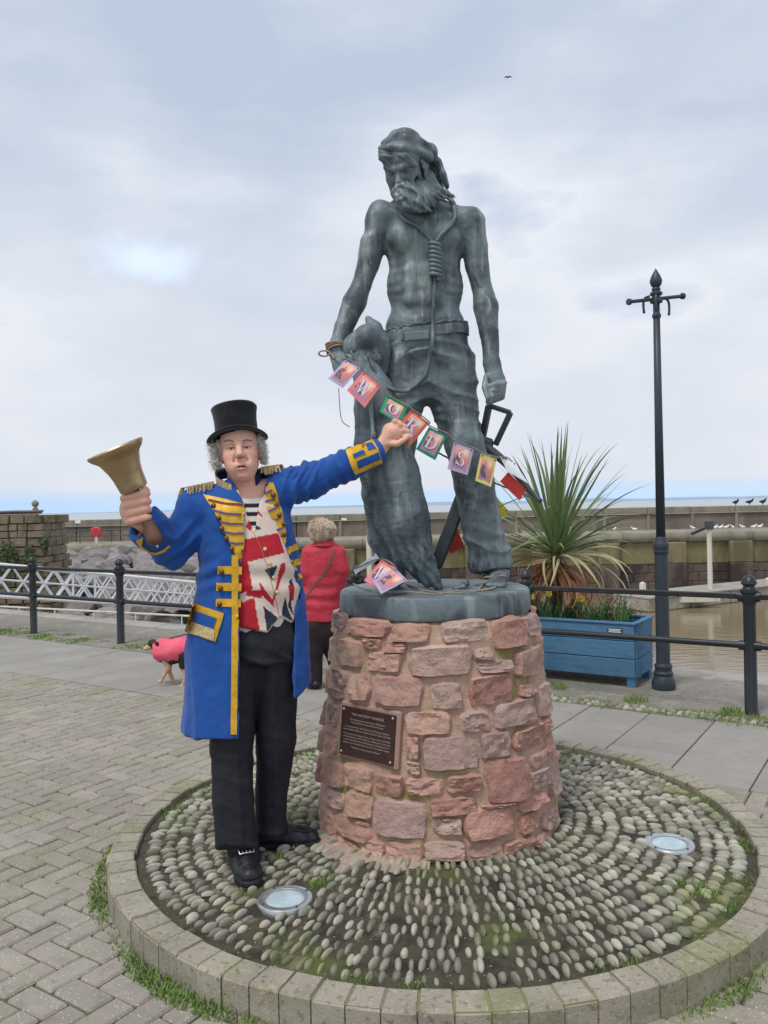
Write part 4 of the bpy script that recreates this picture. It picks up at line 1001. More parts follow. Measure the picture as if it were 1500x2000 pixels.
# ================================================================ PLINTH
PZ0, PZ1 = 0.12, 1.088
def pr(z):
    f = (z-.15)/(1.085-.15); return .553+(.4575-.553)*f+.012*math.sin(math.pi*max(0, min(1, f)))
TH = np.linspace(-math.pi*.62, math.pi*.62, 420); ZZ = np.linspace(.10, 1.10, 300)
_T, _Z = np.meshgrid(TH, ZZ, indexing='ij'); _R = np.vectorize(pr)(_Z)
_PX = project(np.stack([CX+_R*np.sin(_T), CY-_R*np.cos(_T), _Z], -1).reshape(-1, 3)).reshape(420, 300, 2)
_VIS = (np.sin(_T)*0+np.cos(_T)) > -.05      # front half
def cone_at(px, py):
    d = (_PX[..., 0]-px)**2+(_PX[..., 1]-py)**2+(~_VIS)*1e4; i, j = np.unravel_index(np.argmin(d), d.shape); return TH[i], ZZ[j]
def cone_pt(th, z, h=0.0):
    r = pr(z)+h; return Vector((CX+r*math.sin(th), CY-r*math.cos(th), z))
PLAQUE_PX = [(670.2, 1376.8), (774.8, 1397.2), (770, 1496.8), (666.2, 1470.4)]
STONES = '''160 215 205 300;215 250 440 345;462 275 662 370;728 258 980 372;1005 245 1180 405;1183 225 1255 345
155 312 192 392;178 355 300 510;312 350 405 408;415 375 540 425;325 427 515 535;557 392 890 560;905 405 1000 465;920 472 1110 535;1130 400 1275 555
145 515 220 605;235 545 345 690;362 555 630 718;668 592 835 740;880 545 1110 712;1150 592 1240 660;1245 590 1300 780
130 620 190 695;118 705 168 830;533 745 780 872;828 750 985 855;1015 690 1228 825;1235 790 1310 860
110 850 165 970;530 885 610 1005;620 880 930 1070;942 855 1097 1003;1114 828 1282 948;1285 870 1320 990
538 1020 615 1085;100 1010 200 1155;205 1040 360 1180;370 1090 520 1208;540 1110 742 1205;757 1092 945 1185;970 995 1195 1240;1203 960 1310 1045;1212 1060 1300 1160
95 1168 205 1262;220 1190 360 1325;362 1232 655 1438;668 1215 925 1305;940 1248 1115 1268;1135 1200 1290 1280;1310 1060 1350 1200
80 1275 145 1400;150 1318 340 1435;680 1325 840 1415;852 1275 1115 1430;1150 1300 1250 1395;1265 1290 1345 1375
160 1445 280 1495;290 1448 425 1520;430 1460 630 1550;635 1452 860 1555;870 1455 1060 1552;1065 1435 1220 1535;1228 1400 1330 1490;1335 1390 1375 1450'''
def plinth():
    t = thing('stone_plinth', (CX, CY, .13), 'round tapering plinth of rough pink sandstone blocks with mossy mortar', 'plinth')
    # mortar core, uneven
    n, k = 120, 50; V = []
    for i in range(k):
        z = PZ0-.04+(PZ1-PZ0+.035)*i/(k-1)
        for j in range(n):
            a = 2*math.pi*j/n; p = Vector((math.sin(a), -math.cos(a), z)); h = -.004+.009*mnoise.noise(Vector((p.x*4, p.y*4, z*7)))+.005*mnoise.noise(Vector((p.x*14, p.y*14, z*20)))
            if i > k-4: h -= .012*(i-k+4)
            if i < 4: h += .012*(4-i)/4
            V.append(cone_pt(a, z, h))
    F = [(i*n+j, i*n+(j+1) % n, (i+1)*n+(j+1) % n, (i+1)*n+j) for i in range(k-1) for j in range(n)]+[tuple((k-1)*n+j for j in range(n))]
    MB().add(V, F).build('mortar_core', M['mortar'], t, True)
    rr = random.Random(77); boxes = []
    for row in STONES.replace('\n', ';').split(';'):
        x0, y0, x1, y1 = [float(q) for q in row.split()]
        f = lambda x, y: (600+x/2.7778, 1120+y/2.7778)
        cxp = (x0+x1)/2; cyp = (y0+y1)/2
        thl, _ = cone_at(*f(x0, cyp)); thr, _ = cone_at(*f(x1, cyp)); _, zt = cone_at(*f(cxp, y0)); _, zb = cone_at(*f(cxp, y1))
        # tilt of the course as seen: the ellipse makes side stones run down; z from the centre column is right
        boxes.append((thl, thr, zb, zt))
    # unseen back: plain courses
    z = PZ0+.02
    while z < PZ1-.06:
        h = rr.uniform(.08, .13); a = math.pi*.50+rr.uniform(0, .1)
        while a < math.pi*1.5-.05:
            w = rr.uniform(.2, .42); boxes.append((a, min(a+w, math.pi*1.5), z, min(z+h, PZ1-.01))); a += w+.04
        z += h+.02
    n_seen = len(STONES.replace('\n', ';').split(';'))
    for bi, (a0, a1, z0, z1) in enumerate(boxes):
        area = abs(a1-a0)*abs(z1-z0); key = STONES.replace('\n', ';').split(';')[bi] if bi < n_seen else ''
        sm_ = M[{'557 392 890 560': 'stone0', '728 258 980 372': 'stone0', '620 880 930 1070': 'stone2', '362 1232 655 1438': 'stone2', '970 995 1195 1240': 'stone1', '852 1275 1115 1430': 'stone1', '680 1325 840 1415': 'stone0', '215 250 440 345': 'stone1', '668 592 835 740': 'stone0'}.get(key) or rr.choice(('stone', 'stone', 'stone', 'stone1', 'stone2', 'stone0'))]
        NS, NT = 14, 11; V = []; sd_ = rr.uniform(0, 100); am, zm = (a0+a1)/2, (z0+z1)/2; wa, wz = abs(a1-a0)/2*1.09, abs(z1-z0)/2*1.12
        proud = rr.uniform(.010, .022); tilt = rr.uniform(-.012, .012); tz = rr.uniform(-.012, .010); rot = rr.uniform(-.05, .05)
        for i in range(NS):
            s_ = -1+2*i/(NS-1)
            for j in range(NT):
                q = -1+2*j/(NT-1); e = max(abs(s_), abs(q))
                x, y = s_*math.sqrt(1-.24*q*q*abs(s_)), q*math.sqrt(1-.24*s_*s_*abs(q))
                b = e**3; x += .10*b*mnoise.noise((x*1.7+sd_, y*1.7, 0)); y += .14*b*mnoise.noise((x*1.7, y*1.7+sd_, 5))
                h = proud*(1-max(0, (e-.80)/.20)**1.6*1.3)+tilt*x+tz*y+.010*mnoise.noise((x*2.2+sd_, y*1.6, 9))+.007*mnoise.noise((x*4.5+sd_, y*3.6, 2))+.004*mnoise.noise((x*10+sd_, y*8, 4))
                if e > .99: h = -.014
                r_ = pr(zm); V.append(cone_pt(am+wa*x+rot*y*wz/r_, zm+wz*y+rot*x*wa*r_*.6, h))
        F = [(i*NT+j, (i+1)*NT+j, (i+1)*NT+j+1, i*NT+j+1) for i in range(NS-1) for j in range(NT-1)]
        me = MB().add(V, F).mesh('stone', sm_, True); me.set_sharp_from_angle(angle=rad(30)); link_mesh('stone', me, t)
    # plaque
    c = np.mean(PLAQUE_PX, 0); th, zc = cone_at(*c); o = cone_pt(th, zc, -.002)
    nrm = Vector((math.sin(th), -math.cos(th), .10)).normalized()
    def hit(px, py):
        d = ray(px, py); cam_ = Vector((0, 0, CAM_H)); s_ = (o-cam_).dot(nrm)/d.dot(nrm); return cam_+d*s_
    TL, TR, BR, BL = [hit(*p) for p in PLAQUE_PX]
    X = (TR-TL+BR-BL).normalized(); Yv = nrm.cross(X); W = ((TR-TL).length+(BR-BL).length)/2; H = ((TL-BL).length+(TR-BR).length)/2; cc = (TL+TR+BR+BL)/4
    R4 = Matrix(((X.x, Yv.x, nrm.x, cc.x), (X.y, Yv.y, nrm.y, cc.y), (X.z, Yv.z, nrm.z, cc.z), (0, 0, 0, 1)))
    R3 = R4.to_3x3()
    m = MB(); m.box(cc-nrm*.016, (W+.034, H+.036, .034), R3, bev=.008); m.build('plaque_bed', mat('plaque_bed', srgb(166, 132, 118), [(srgb(150, 118, 104), 12, .45, .7, .6)], .9, bump=[(80, .4, .005)]), t)
    pq = thing('plaque', cc, 'dark bronze plaque with raised pale lettering screwed to the pink stone plinth', 'plaque')
    m = MB(); m.box(cc+nrm*.006, (W, H, .010), R3, bev=.002); m.build('plate', mat('plaque_metal', srgb(70, 48, 44), [(srgb(54, 40, 38), 9, .45, .65, .7), (srgb(92, 66, 58), 22, .5, .7, .4)], .45, .25), pq)
    for sx in (-1, 1):
        for sy in (-1, 1):
            m = MB(); m.lathe([(.0055, 0), (.0055, .002), (.003, .0035)], 12, cc+nrm*.011+X*sx*(W/2-.012)+Yv*sy*(H/2-.013), R3); m.build('screw', M['steel'], pq, True)
    lines = [('THE ANCIENT MARINER', .0125, .36, 1.0), ('The statue was commissioned in 2003 by the', .0082, .255, 1), ('Watchet Market House Museum Society', .0082, .195, 1), ('It was sculpted by Alan B Herriot of Penicuik, Scotland', .0082, .10, 1), ('and unveiled in 2003 as a tribute to Samuel Taylor Coleridge', .0082, .04, 1),
             ('This renowned poet visited the inns and quays in the nearby village', .0078, -.05, 1), ('of Nether Stowey in 1797 whilst on a walking tour of Somerset', .0078, -.11, 1), ('around Watchet harbour the landscape is the inspiration for', .0078, -.17, 1), ('perhaps one of the best known poems in the English language', .0078, -.23, 1), ('"The Rime of the Ancient Mariner"', .0088, -.315, 1)]
    tm = mat('plaque_lettering', srgb(186, 172, 162), rough=.4, metal=.4)
    for s_, size, y, k in lines:
        cu = bpy.data.curves.new('lettering', 'FONT'); cu.body = s_; cu.size = size; cu.align_x = 'CENTER'; cu.align_y = 'CENTER'; cu.extrude = .0004; cu.resolution_u = 2
        ob = bpy.data.objects.new('tmp', cu); COL.objects.link(ob); me = bpy.data.meshes.new_from_object(ob.evaluated_get(bpy.context.evaluated_depsgraph_get())); bpy.data.objects.remove(ob)
        co = np.array([v.co[:] for v in me.vertices]); w = co[:, 0].max()-co[:, 0].min(); s2 = min(1.25, W*.88/w); me.transform(Matrix.Diagonal((s2, 1.15, 1, 1)))
        me.transform(R4 @ Matrix.Translation((0, y*H, .0116))); me.materials.append(tm); link_mesh('lettering', me, pq)
plinth()
# ================================================================ FIGURE TOOLS
def frame(F, U):
    F = Vector(F).normalized(); U = Vector(U); U = (U-F*U.dot(F)).normalized(); X = U.cross(F)
    return np.array([[X[i], F[i], U[i]] for i in range(3)])
def head_sculpt(s, eye_mid, R, sc, C=None, mouth=.5, lids=True, ears=True, m0=-.068, mw=1.0, jw=.054):
    """a man's head; local axes: x to the viewer's right, f forward, u up; returns the local->world map"""
    C = C or {}; g = C.get
    O = np.array(eye_mid)-R @ np.array((0, .078, 0))*sc
    L = lambda x, f, u: O+R @ np.array((x, f, u))*sc
    k = lambda q: q*sc
    cn = np.linalg.norm(R, axis=0); Rn = R/cn
    E = lambda c, r, kk=.02, op='u', col=None, rot=None: s.ell(L(*c), np.array(r)*sc*cn, Rn if rot is None else Rn @ rot, k(kk), op, col)
    Cp = lambda a, b, ra, rb=None, kk=.02, op='u', col=None: s.cap(L(*a), L(*b), ra*sc, (rb if rb is not None else ra)*sc, k(kk), op, col)
    E((0, -.012, .036), (.077, .098, .084), .02)
    E((0, .028, -.02), (.066, .062, .085), .03)
    E((0, .035, .045), (.060, .045, .04), .03)
    for q in (-1, 1):
        Cp((q*jw, -.005, -.055), (q*.022, .052, -.103), .024, .020, .03)
        E((q*.043, .054, -.026), (.022, .022, .020), .025)
        Cp((q*.048, .062, .024), (q*.014, .080, .018), .010, .011, .014)
        E((q*.033, .056, -.062), (.024, .024, .03), .025)
    E((0, .066, -.104), (.020, .018, .015), .02)
    Cp((-.016, .074, -.074), (.016, .074, -.074), .020, .020, .022)
    for q in (-1, 1): E((q*.031, .090, .001), (.018, .016, .0125), .012, 's')
    for q in (-1, 1):
        E((q*.032, .068, -.001), (.0150, .0135, .0135), .004, col=g('eye'))
        if lids:
            E((q*.032, .0705, .0045), (.0175, .0125, .0092), .004, col=g('lid'))
            E((q*.032, .0695, -.0095), (.0165, .0115, .0060), .005, col=g('lid'))
            Cp((q*.021, .0815, -.0042), (q*.043, .0765, -.0050), .0016, .0013, .001, 's', g('slit'))
            Cp((q*.020, .0795, -.019), (q*.044, .070, -.017), .0028, .002, .006, 's')     # bag under the eye
    Cp((0, .080, .012), (0, .104, -.026), .0085, .0115, .012)
    E((0, .107, -.032), (.0125, .012, .0105), .008)
    for q in (-1, 1):
        E((q*.0125, .096, -.036), (.0085, .011, .0085), .006)
        E((q*.0065, .104, -.0425), (.0042, .005, .0045), .002, 's', g('slit'))
        Cp((q*.019, .090, -.036), (q*.034, .073, -.070), .0055, .0045, .008, 's')
    # mouth
    for a, b in (((-.024*mw, .078, m0-.001), (-.007, .0915, m0+.004)), ((-.007, .0915, m0+.004), (.007, .0915, m0+.004)), ((.007, .0915, m0+.004), (.024*mw, .078, m0-.001))): Cp(a, b, .0042, .0048, .006, col=g('lip'))
    for a, b in (((-.022*mw, .077, m0-.004), (0, .089, m0-.011)), ((0, .089, m0-.011), (.022*mw, .077, m0-.004))): Cp(a, b, .0045, .0058, .006, col=g('lip'))
    if mouth > 0:
        Cp((-.021*mw, .083, m0-.0025), (-.006, .0945, m0-.0030), .0016, .0026*mouth+.001, .002, 's', g('slit')); Cp((-.006, .0945, m0-.0030), (.010, .0945, m0-.0030), .0026*mouth+.001, .0026*mouth+.001, .002, 's', g('slit')); Cp((.010, .0945, m0-.0030), (.022*mw, .083, m0-.0025), .0026*mouth+.001, .0014, .002, 's', g('slit'))
    Cp((-.012, .088, m0-.024), (.012, .088, m0-.024), .004, .004, .012, 's')
    if ears:
        for q in (-1, 1):
            rot = np.array(Euler((0, 0, q*.35)).to_matrix())
            E((q*.079, -.006, -.006), (.009, .019, .032), .006, 'u', g('ear'), rot); E((q*.089, -.001, -.004), (.006, .010, .018), .004, 's')
    if g('brow') is not None:
        for q in (-1, 1): Cp((q*.050, .066, .021), (q*.018, .083, .0215), .0042, .0058, .003, col=g('brow'))
    return L
def finger(s, pts, r0, r1, k=.004, col=None):
    n = len(pts)
    for i in range(n-1): s.cap(pts[i], pts[i+1], r0+(r1-r0)*i/(n-1), r0+(r1-r0)*(i+1)/(n-1), k if i == 0 else .001, col=col)
def bvh_of(V, F): return BVHTree.FromPolygons([tuple(v) for v in V], [tuple(int(i) for i in f) for f in F])
def cast(bvh, px, py, lift=0.0, y_default=None):
    d = ray(px, py).normalized(); h = bvh.ray_cast(Vector((0, 0, CAM_H)), d)
    if h[0] is None: return P(px, py, y_default) if y_default else None
    n = h[1] if h[1].dot(d) < 0 else -h[1]
    return h[0]+n*lift
def rope(pts, r, turns_per_m=28, n=6, strands=3, name='rope', mat_=None, parent=None, res=None):
    """laid rope: strands twisted round a smooth path"""
    pts = [Vector(p) for p in pts]; path = smooth_path(pts, max(24, int(path_len(pts)/(r*1.1))))
    m = MB(); L = 0; acc = [0]
    for i in range(1, len(path)): L += (path[i]-path[i-1]).length; acc.append(L)
    up = None; fr = []
    for i, p in enumerate(path):
        t = (path[min(i+1, len(path)-1)]-path[max(i-1, 0)]).normalized()
        if up is None: up = t.cross(Vector((.3, .2, 1))).normalized()
        up = (up-t*up.dot(t)).normalized(); fr.append((up.copy(), t.cross(up)))
    for s_ in range(strands):
        q = []
        for i, p in enumerate(path):
            a = 2*math.pi*(s_/strands+acc[i]*turns_per_m); q.append(p+(fr[i][0]*math.cos(a)+fr[i][1]*math.sin(a))*r*.52)
        m.tube(q, r*.58, n)
    return m.build(name, mat_, parent, True)
def path_len(p): return sum((p[i+1]-p[i]).length for i in range(len(p)-1))
def smooth_path(p, n):
    """Catmull-Rom through p, resampled to n points"""
    q = [p[0]*2-p[1]]+list(p)+[p[-1]*2-p[-2]]; out = []
    for i in range(1, len(q)-2):
        for k in range(12):
            t = k/12; a, b, c, d = q[i-1], q[i], q[i+1], q[i+2]
            out.append(.5*((2*b)+(c-a)*t+(2*a-5*b+4*c-d)*t*t+(3*b-a-3*c+d)*t**3))
    out.append(p[-1].copy()); L = [0]
    for i in range(1, len(out)): L.append(L[-1]+(out[i]-out[i-1]).length)
    res = []; j = 0
    for k in range(n):
        s_ = L[-1]*k/(n-1)
        while j < len(L)-2 and L[j+1] < s_: j += 1
        f = (s_-L[j])/max(1e-9, L[j+1]-L[j]); res.append(out[j].lerp(out[j+1], min(1, f)))
    return res
def loft(s, zs, cx, cy, a, b, k=.02, op='u', col=None, pw=2.0):
    """solid of stacked ellipses: arrays over ascending zs"""
    zs = np.array(zs, float); Rm = max(max(a), max(b))+.05
    lo = np.array((min(cx)-Rm, min(cy)-Rm, zs[0]-.03)); hi = np.array((max(cx)+Rm, max(cy)+Rm, zs[-1]+.03))
    sl, (X, Y, Z) = s._win(lo, hi); z = Z[0, 0, :]
    I = lambda v: np.interp(z, zs, v)[None, None, :]
    u, v = np.abs(X-I(cx))/I(a), np.abs(Y-I(cy))/I(b)
    rr = (u**pw+v**pw)**(1/pw); d = (rr-1)*np.minimum(I(a), I(b))*.95
    d = np.maximum(d, np.maximum(zs[0]-Z, Z-zs[-1]))
    s._put(sl, d.astype(np.float32), k, op, col)

# ================================================================ STATUE
def S(px, py, dy=0.0): return P(px, py, CY+dy)
def SZ(y): return S(830, y).z
def SX(x): return S(x, 800).x
SPX = 3.8/1600
def statue():
    ZB = 1.18
    t = thing('bronze_statue', (CX, CY, PZ1), 'weathered bronze statue of a bearded bare-chested sailor holding a dead seabird and a crossbow', 'statue')
    B = M['bronze']
    # --- base disc
    V = []; n = 96; prof = [(.0, PZ1-.01), (.437, PZ1-.006), (.440, PZ1+.01), (.436, ZB-.016), (.430, ZB-.004), (.42, ZB), (.3, ZB+.003), (.12, ZB), (0.0, ZB+.001)]
    for i, (r_, z) in enumerate(prof):
        for j in range(n):
            a = 2*math.pi*j/n; w = r_*(1+.008*mnoise.noise((math.cos(a)*3, math.sin(a)*3, z*6))); V.append((CX+w*math.cos(a), CY+w*math.sin(a), z+(.003*mnoise.noise((w*math.cos(a)*9, w*math.sin(a)*9, 0)) if i > 4 else 0)))
    F = [(i*n+j, i*n+(j+1) % n, (i+1)*n+(j+1) % n, (i+1)*n+j) for i in range(len(prof)-1) for j in range(n)]
    o = MB().add(V, F).build('base_disc', B, t, True); auto_smooth(o.data, 45)
    # --- bare figure
    lo, hi = S(636, 1165, -.33), S(1010, 240, .22)
    zh = S(800, 420).z
    s = SDF((lo.x, CY-.34, ZB-.02), (hi.x, CY+.22, hi.z), .0068, fx=((S(735, 300).x, S(860, 300).x, .0030),), fy=((CY-.27, CY-.10, .0036),), fz=((zh, 9, .0030),))
    A = lambda x, y, d=0: np.array(S(x, y, d))
    s.ell(A(828, 478, .02), (.185, .120, .185), k=.03); s.ell(A(830, 560, .015), (.180, .106, .17), k=.05); s.ell(A(831, 640, .015), (.186, .112, .13), k=.05)
    s.cap(A(762, 428, .02), A(900, 434, .02), .068, .068, .05)
    for c, d in ((791, .0), (866, .004)): s.ell(A(c, 464, -.064+d), (.084, .044, .064), k=.025)
    s.cap(A(755, 425, -.01), A(735, 455, 0), .045, .04, .03); s.cap(A(905, 430, -.01), A(925, 460, 0), .045, .04, .03)
    s.ell(A(742, 423, .01), (.060, .066, .076), k=.02); s.ell(A(919, 437, .01), (.061, .066, .076), k=.02)
    s.ell(A(712, 500, -.0), (.03, .03, .05), k=.03)
    # neck, trapezius, collar bones
    s.cap(A(826, 425, .02), A(808, 368, -.045), .064, .060, .03)
    s.cap(A(815, 394, .04), A(756, 418, .03), .036, .034, .03); s.cap(A(840, 394, .04), A(903, 424, .03), .038, .034, .03)
    s.cap(A(818, 424, -.088), A(756, 412, -.03), .012, .014, .02); s.cap(A(840, 424, -.088), A(905, 420, -.03), .012, .014, .02)
    s.cap(A(829, 440, -.125), A(826, 500, -.125), .010, .010, .03, 's'); s.cap(A(824, 505, -.115), A(815, 612, -.110), .009, .007, .03, 's')
    for i in range(3):
        for q in (-1, 1): s.ell(A(820+q*16, 530+i*27, -.078), (.034, .018, .029), k=.03)
    s.cap(A(775, 492, -.1), A(800, 488, -.12), .006, .006, .02, 's'); s.cap(A(845, 492, -.12), A(880, 494, -.09), .006, .006, .02, 's')
    s.ell(A(810, 612, -.098), (.010, .014, .009), k=.012, op='s')
    # arms
    s.chain([A(741, 432, .01), A(731, 478, .01), A(720, 515, .0), A(706, 556, -.01)], [.064, .058, .051, .043], .03, k2=.006)
    s.chain([A(706, 556, -.01), A(692, 592, -.035), A(672, 640, -.075), A(656, 678, -.10)], [.043, .055, .043, .033], .012, k2=.006)
    s.chain([A(718, 470, -.03), A(722, 500, -.035)], [.03, .03], .03)
    s.chain([A(919, 440, .01), A(927, 480, .01), A(931, 520, .01), A(941, 562, .02)], [.066, .060, .054, .045], .03, k2=.006)
    s.chain([A(941, 562, .02), A(949, 600, .0), A(955, 650, -.03), A(961, 708, -.055)], [.045, .058, .045, .035], .012, k2=.006)
    for p in ([A(935, 590, -.045), A(945, 640, -.06), A(957, 700, -.088)], [A(668, 610, -.085), A(662, 650, -.112)], [A(925, 530, -.03), A(938, 560, -.03)]): s.chain(p, [.0045]*len(p), .006)   # veins
    # hands
    s.cap(A(656, 680, -.10), A(664, 708, -.12), .034, .040, .02, flat=((0, 1, 0), .75))
    for i in range(4): finger(s, [A(652+i*9, 706+i*3, -.145), A(657+i*9, 727+i*2, -.155), A(668+i*8, 733, -.13)], .0125, .010)
    finger(s, [A(678, 690, -.13), A(690, 702, -.165), A(697, 716, -.17)], .014, .011)
    fx, fy = 966, 752
    s.cap(A(961, 712, -.055), A(968, 742, -.07), .036, .046, .025, flat=((0, 1, 0), .8))
    s.ell(A(967, 758, -.065), (.048, .042, .038), k=.02)
    for i in range(4): finger(s, [A(984-i*1, 748+i*9, -.095), A(968-i*4, 752+i*11, -.128), A(950+i*1, 757+i*9, -.112), A(948+i*2, 760+i*9, -.082)], .0150, .0125, .006)
    finger(s, [A(950, 735, -.09), A(946, 757, -.125), A(953, 778, -.135)], .0155, .0125)
    # head
    R = frame((-.30, -.78, -.54), (-.22, -.55, .80)); sc = 1.16
    L = head_sculpt(s, A(780, 337, -.165), R, sc, mouth=.3, ears=False)
    for q in (-1, 1): s.ell(L(q*.045, .058, -.040), np.array((.016, .012, .024))*sc, R, .02, 's')      # gaunt cheeks
    for q in (-1, 1): s.cap(L(q*.052, .068, .026), L(q*.012, .092, .016), .011*sc, .010*sc, .01)     # heavy brow
    # feet with toes
    for (hx, hy, hd, tx, ty, td) in ((975, 1118, .06, 968, 1140, -.075), (772, 1122, .07, 757, 1142, -.06)):
        h, e = A(hx, hy, hd), A(tx, ty, td); h[2] = ZB+.045; e[2] = ZB+.028
        s.chain([h, h*.55+e*.45+np.array((0, 0, .018)), e], [.042, .042, .036], .03)
        sd = np.cross((e-h)/np.linalg.norm(e-h), (0, 0, 1)); f = (e-h)/np.linalg.norm(e-h)
        for i in range(5):
            b = e+sd*(-.034+.017*i)+np.array((0, 0, -.012)); s.cap(b, b+f*(.042-.004*abs(i-1)), .0125+.004*(i == 0), .010+.004*(i == 0), .004)
        s.cap(h+np.array((0, 0, .0)), h+np.array((0, .0, .14)), .040, .044, .03)
    V, F, _ = s.surface(1); N = normals(V, F)
    # ribs, serratus and skin relief on the torso
    px = project(V); side = np.clip((np.abs(px[:, 0]-826)-22)/26, 0, 1)*np.clip((84-np.abs(px[:, 0]-826))/8, 0, 1)
    band = np.clip((px[:, 1]-488)/14, 0, 1)*np.clip((592-px[:, 1])/18, 0, 1); fr_ = np.clip(-N[:, 1]*2+.4, 0, 1)
    rib = np.sin((px[:, 1]-.30*np.abs(px[:, 0]-826)+4*vnoise(V, 14, 2))*.345)
    V = V+N*(.0016*rib*side*band*fr_+.0020*fbm(V, 26, 3)+.0018*vnoise(V, 11, 9))[:, None]
    mesh_np('figure', V, F, B, t); FIG = bvh_of(V, F)
    # --- beard and moustache: many tapering strands
    s = SDF((SX(745), CY-.36, SZ(475)), (SX(915), CY+.02, SZ(330)), .0036); r = random.Random(3)
    core = [A(792, 372, -.145), A(806, 392, -.15), A(822, 405, -.15)]; s.chain(core, [.045, .045, .022], .03)
    s.chain([A(832, 345, -.08), A(838, 372, -.09), A(852, 392, -.10)], [.022, .030, .012], .03); s.chain([A(815, 362, -.12), A(828, 388, -.125), A(845, 402, -.12)], [.03, .036, .012], .03)
    for i in range(85):
        u = r.random(); x0, y0 = 842-62*u, 338+44*u+r.uniform(-4, 6); d0 = -.075-.12*u+r.uniform(-.01, .012)
        ln = r.uniform(.85, 1.25); x2, y2 = x0+(26+16*(1-u))*ln+r.uniform(-6, 6), y0+(40-4*u)*ln+r.uniform(-5, 5)
        y2 = min(y2, 415); xm, ym = (x0+x2)/2-6, (y0+y2)/2+6
        s.chain([A(x0, y0, d0), A(xm, ym, d0-.012), A(x2, y2, d0+.02)], [.008, .010, .003], .0035)
    for i in range(46):
        u = r.random(); x0, y0 = 772+34*u, 374+r.uniform(-4, 8); d0 = -.185+.03*abs(u-.4)+r.uniform(-.012, .012); x2, y2 = x0+14+16*u+r.uniform(-5, 7), 398+12*u+r.uniform(-6, 5)
        s.chain([A(x0, y0, d0), A((x0+x2)/2-3, (y0+y2)/2, d0-.012), A(x2, y2, d0+.015)], [.009, .011, .003], .0035)
    s.chain([A(782, 374, -.165), A(795, 396, -.165), A(812, 408, -.15)], [.034, .032, .012], .02)
    for q in range(9): s.chain([A(783+q*.8, 362, -.205+q*.001), A(796+q*2, 367+q*.9, -.20), A(816+q, 382+q*1.2, -.165)], [.007, .009, .003], .003)
    for q in range(6): s.chain([A(779-q*.5, 363, -.20), A(773-q, 373, -.19), A(775-q, 390-q, -.17)], [.006, .008, .003], .003)
    V, F, _ = s.surface(1); N = normals(V, F); w_ = V[:, 0]*.74+V[:, 2]*.67+.10*V[:, 1]; fl = -V[:, 0]*.67+V[:, 2]*.74
    V = V+N*(.0024*(1-2*np.abs(np.sin(w_*130+1.2*vnoise(V, 12, 3)))**.9)+.0014*fbm(V, 26, 2, 2))[:, None]; mesh_np('beard', V, F, B, t)
    # --- fringe of hair and headscarf
    s = SDF((SX(730), CY-.33, SZ(412)), (SX(920), CY+.16, SZ(245)), .0040)
    s.ell(L(0, -.020, .050), np.array((.086, .102, .090))*sc, R, .0)
    s.chain([L(-.088, -.03, .06), L(-.062, .040, .088), L(-.02, .066, .094), L(.03, .064, .080), L(.080, .01, .040), L(.095, -.03, .02)], [.010*sc, .010*sc, .012*sc, .015*sc, .020*sc, .02*sc], .010)
    s.chain([L(-.070, .0, .1), L(.0, .03, .128), L(.07, -.0, .09), L(.095, -.04, .05)], [.008, .012, .015, .018], .014)
    s.ell(A(838, 302, -.02), (.042, .05, .050), k=.03); s.chain([A(840, 310, -.03), A(856, 318, -.02), A(866, 342, -.02), A(872, 362, -.02)], [.020, .026, .030, .020], .010, flat=((.9, .1, .3), .5))
    s.chain([A(842, 318, .0), A(850, 345, .02), A(862, 368, .02)], [.02, .022, .012], .01)
    V, F, _ = s.surface(1); N = normals(V, F)
    V = V+N*(.0022*np.sin(85*(V[:, 2]+.55*V[:, 0])+5*fbm(V, 7, 2)))[:, None]
    mesh_np('headscarf', V, F, B, t)
    s = SDF((SX(735), CY-.36, SZ(412)), (SX(875), CY+.0, SZ(280)), .0036)
    for i in range(44):
        u = i/43; e_ = .004*math.sin(i*2.4); s.chain([L(-.072+.08*u, .030+.030*u, .092), L(-.062+.100*u, .074+e_, .064-.010*u), L(-.036+.112*u, .088-.016*u+e_, .016-.004*u)], [.009, .0105, .0035], .006)
    for i in range(10): s.chain([L(.078, .03-.004*i, .02), L(.084, .03-.006*i, -.01), L(.082, .03-.006*i, -.045)], [.006, .007, .003], .003)
    V, F, _ = s.surface(1); N = normals(V, F); w_ = V[:, 0]*.45+V[:, 2]*.9; V = V+N*(.0013*np.sin(w_*330+4*vnoise(V, 20, 3)))[:, None]; mesh_np('hair', V, F, B, t)
    # --- trousers
    s = SDF((SX(715), CY-.28, ZB+.01), (SX(1015), CY+.24, SZ(640)), .0068)
    loft(s, [SZ(785), SZ(745), SZ(700), SZ(668), SZ(648)], [SX(832)]*3+[SX(831)]*2, [CY+.01]*5, [.150, .192, .206, .202, .198], [.105, .136, .142, .132, .128], pw=2.15)
    s.chain([A(787, 730, .01), A(775, 830, -.02), A(768, 920, .0), A(768, 1000, .03), A(768, 1092, .05)], [.120, .102, .088, .088, .093], .05, k2=.012)
    s.chain([A(880, 725, .01), A(889, 800, -.015), A(906, 865, -.045), A(926, 945, -.01), A(943, 1040, .02), A(956, 1090, .03)], [.118, .104, .090, .093, .092, .098], .05, k2=.012)
    s.chain([A(956, 1080, .03), A(956, 1094, .03)], [.100, .106], .02); s.ell(A(903, 866, -.085), (.07, .05, .09), k=.04)
    for (x, y, d) in ((958, 1112, .02), (767, 1112, .04)): s.cap(A(x, y-22, d), A(x+2, y+20, d), .080, .086, .012, 's'); s.box(A(x, y+26, d), (.2, .2, .034), k=.004, op='s')
    V, F, _ = s.surface(1); N = normals(V, F)
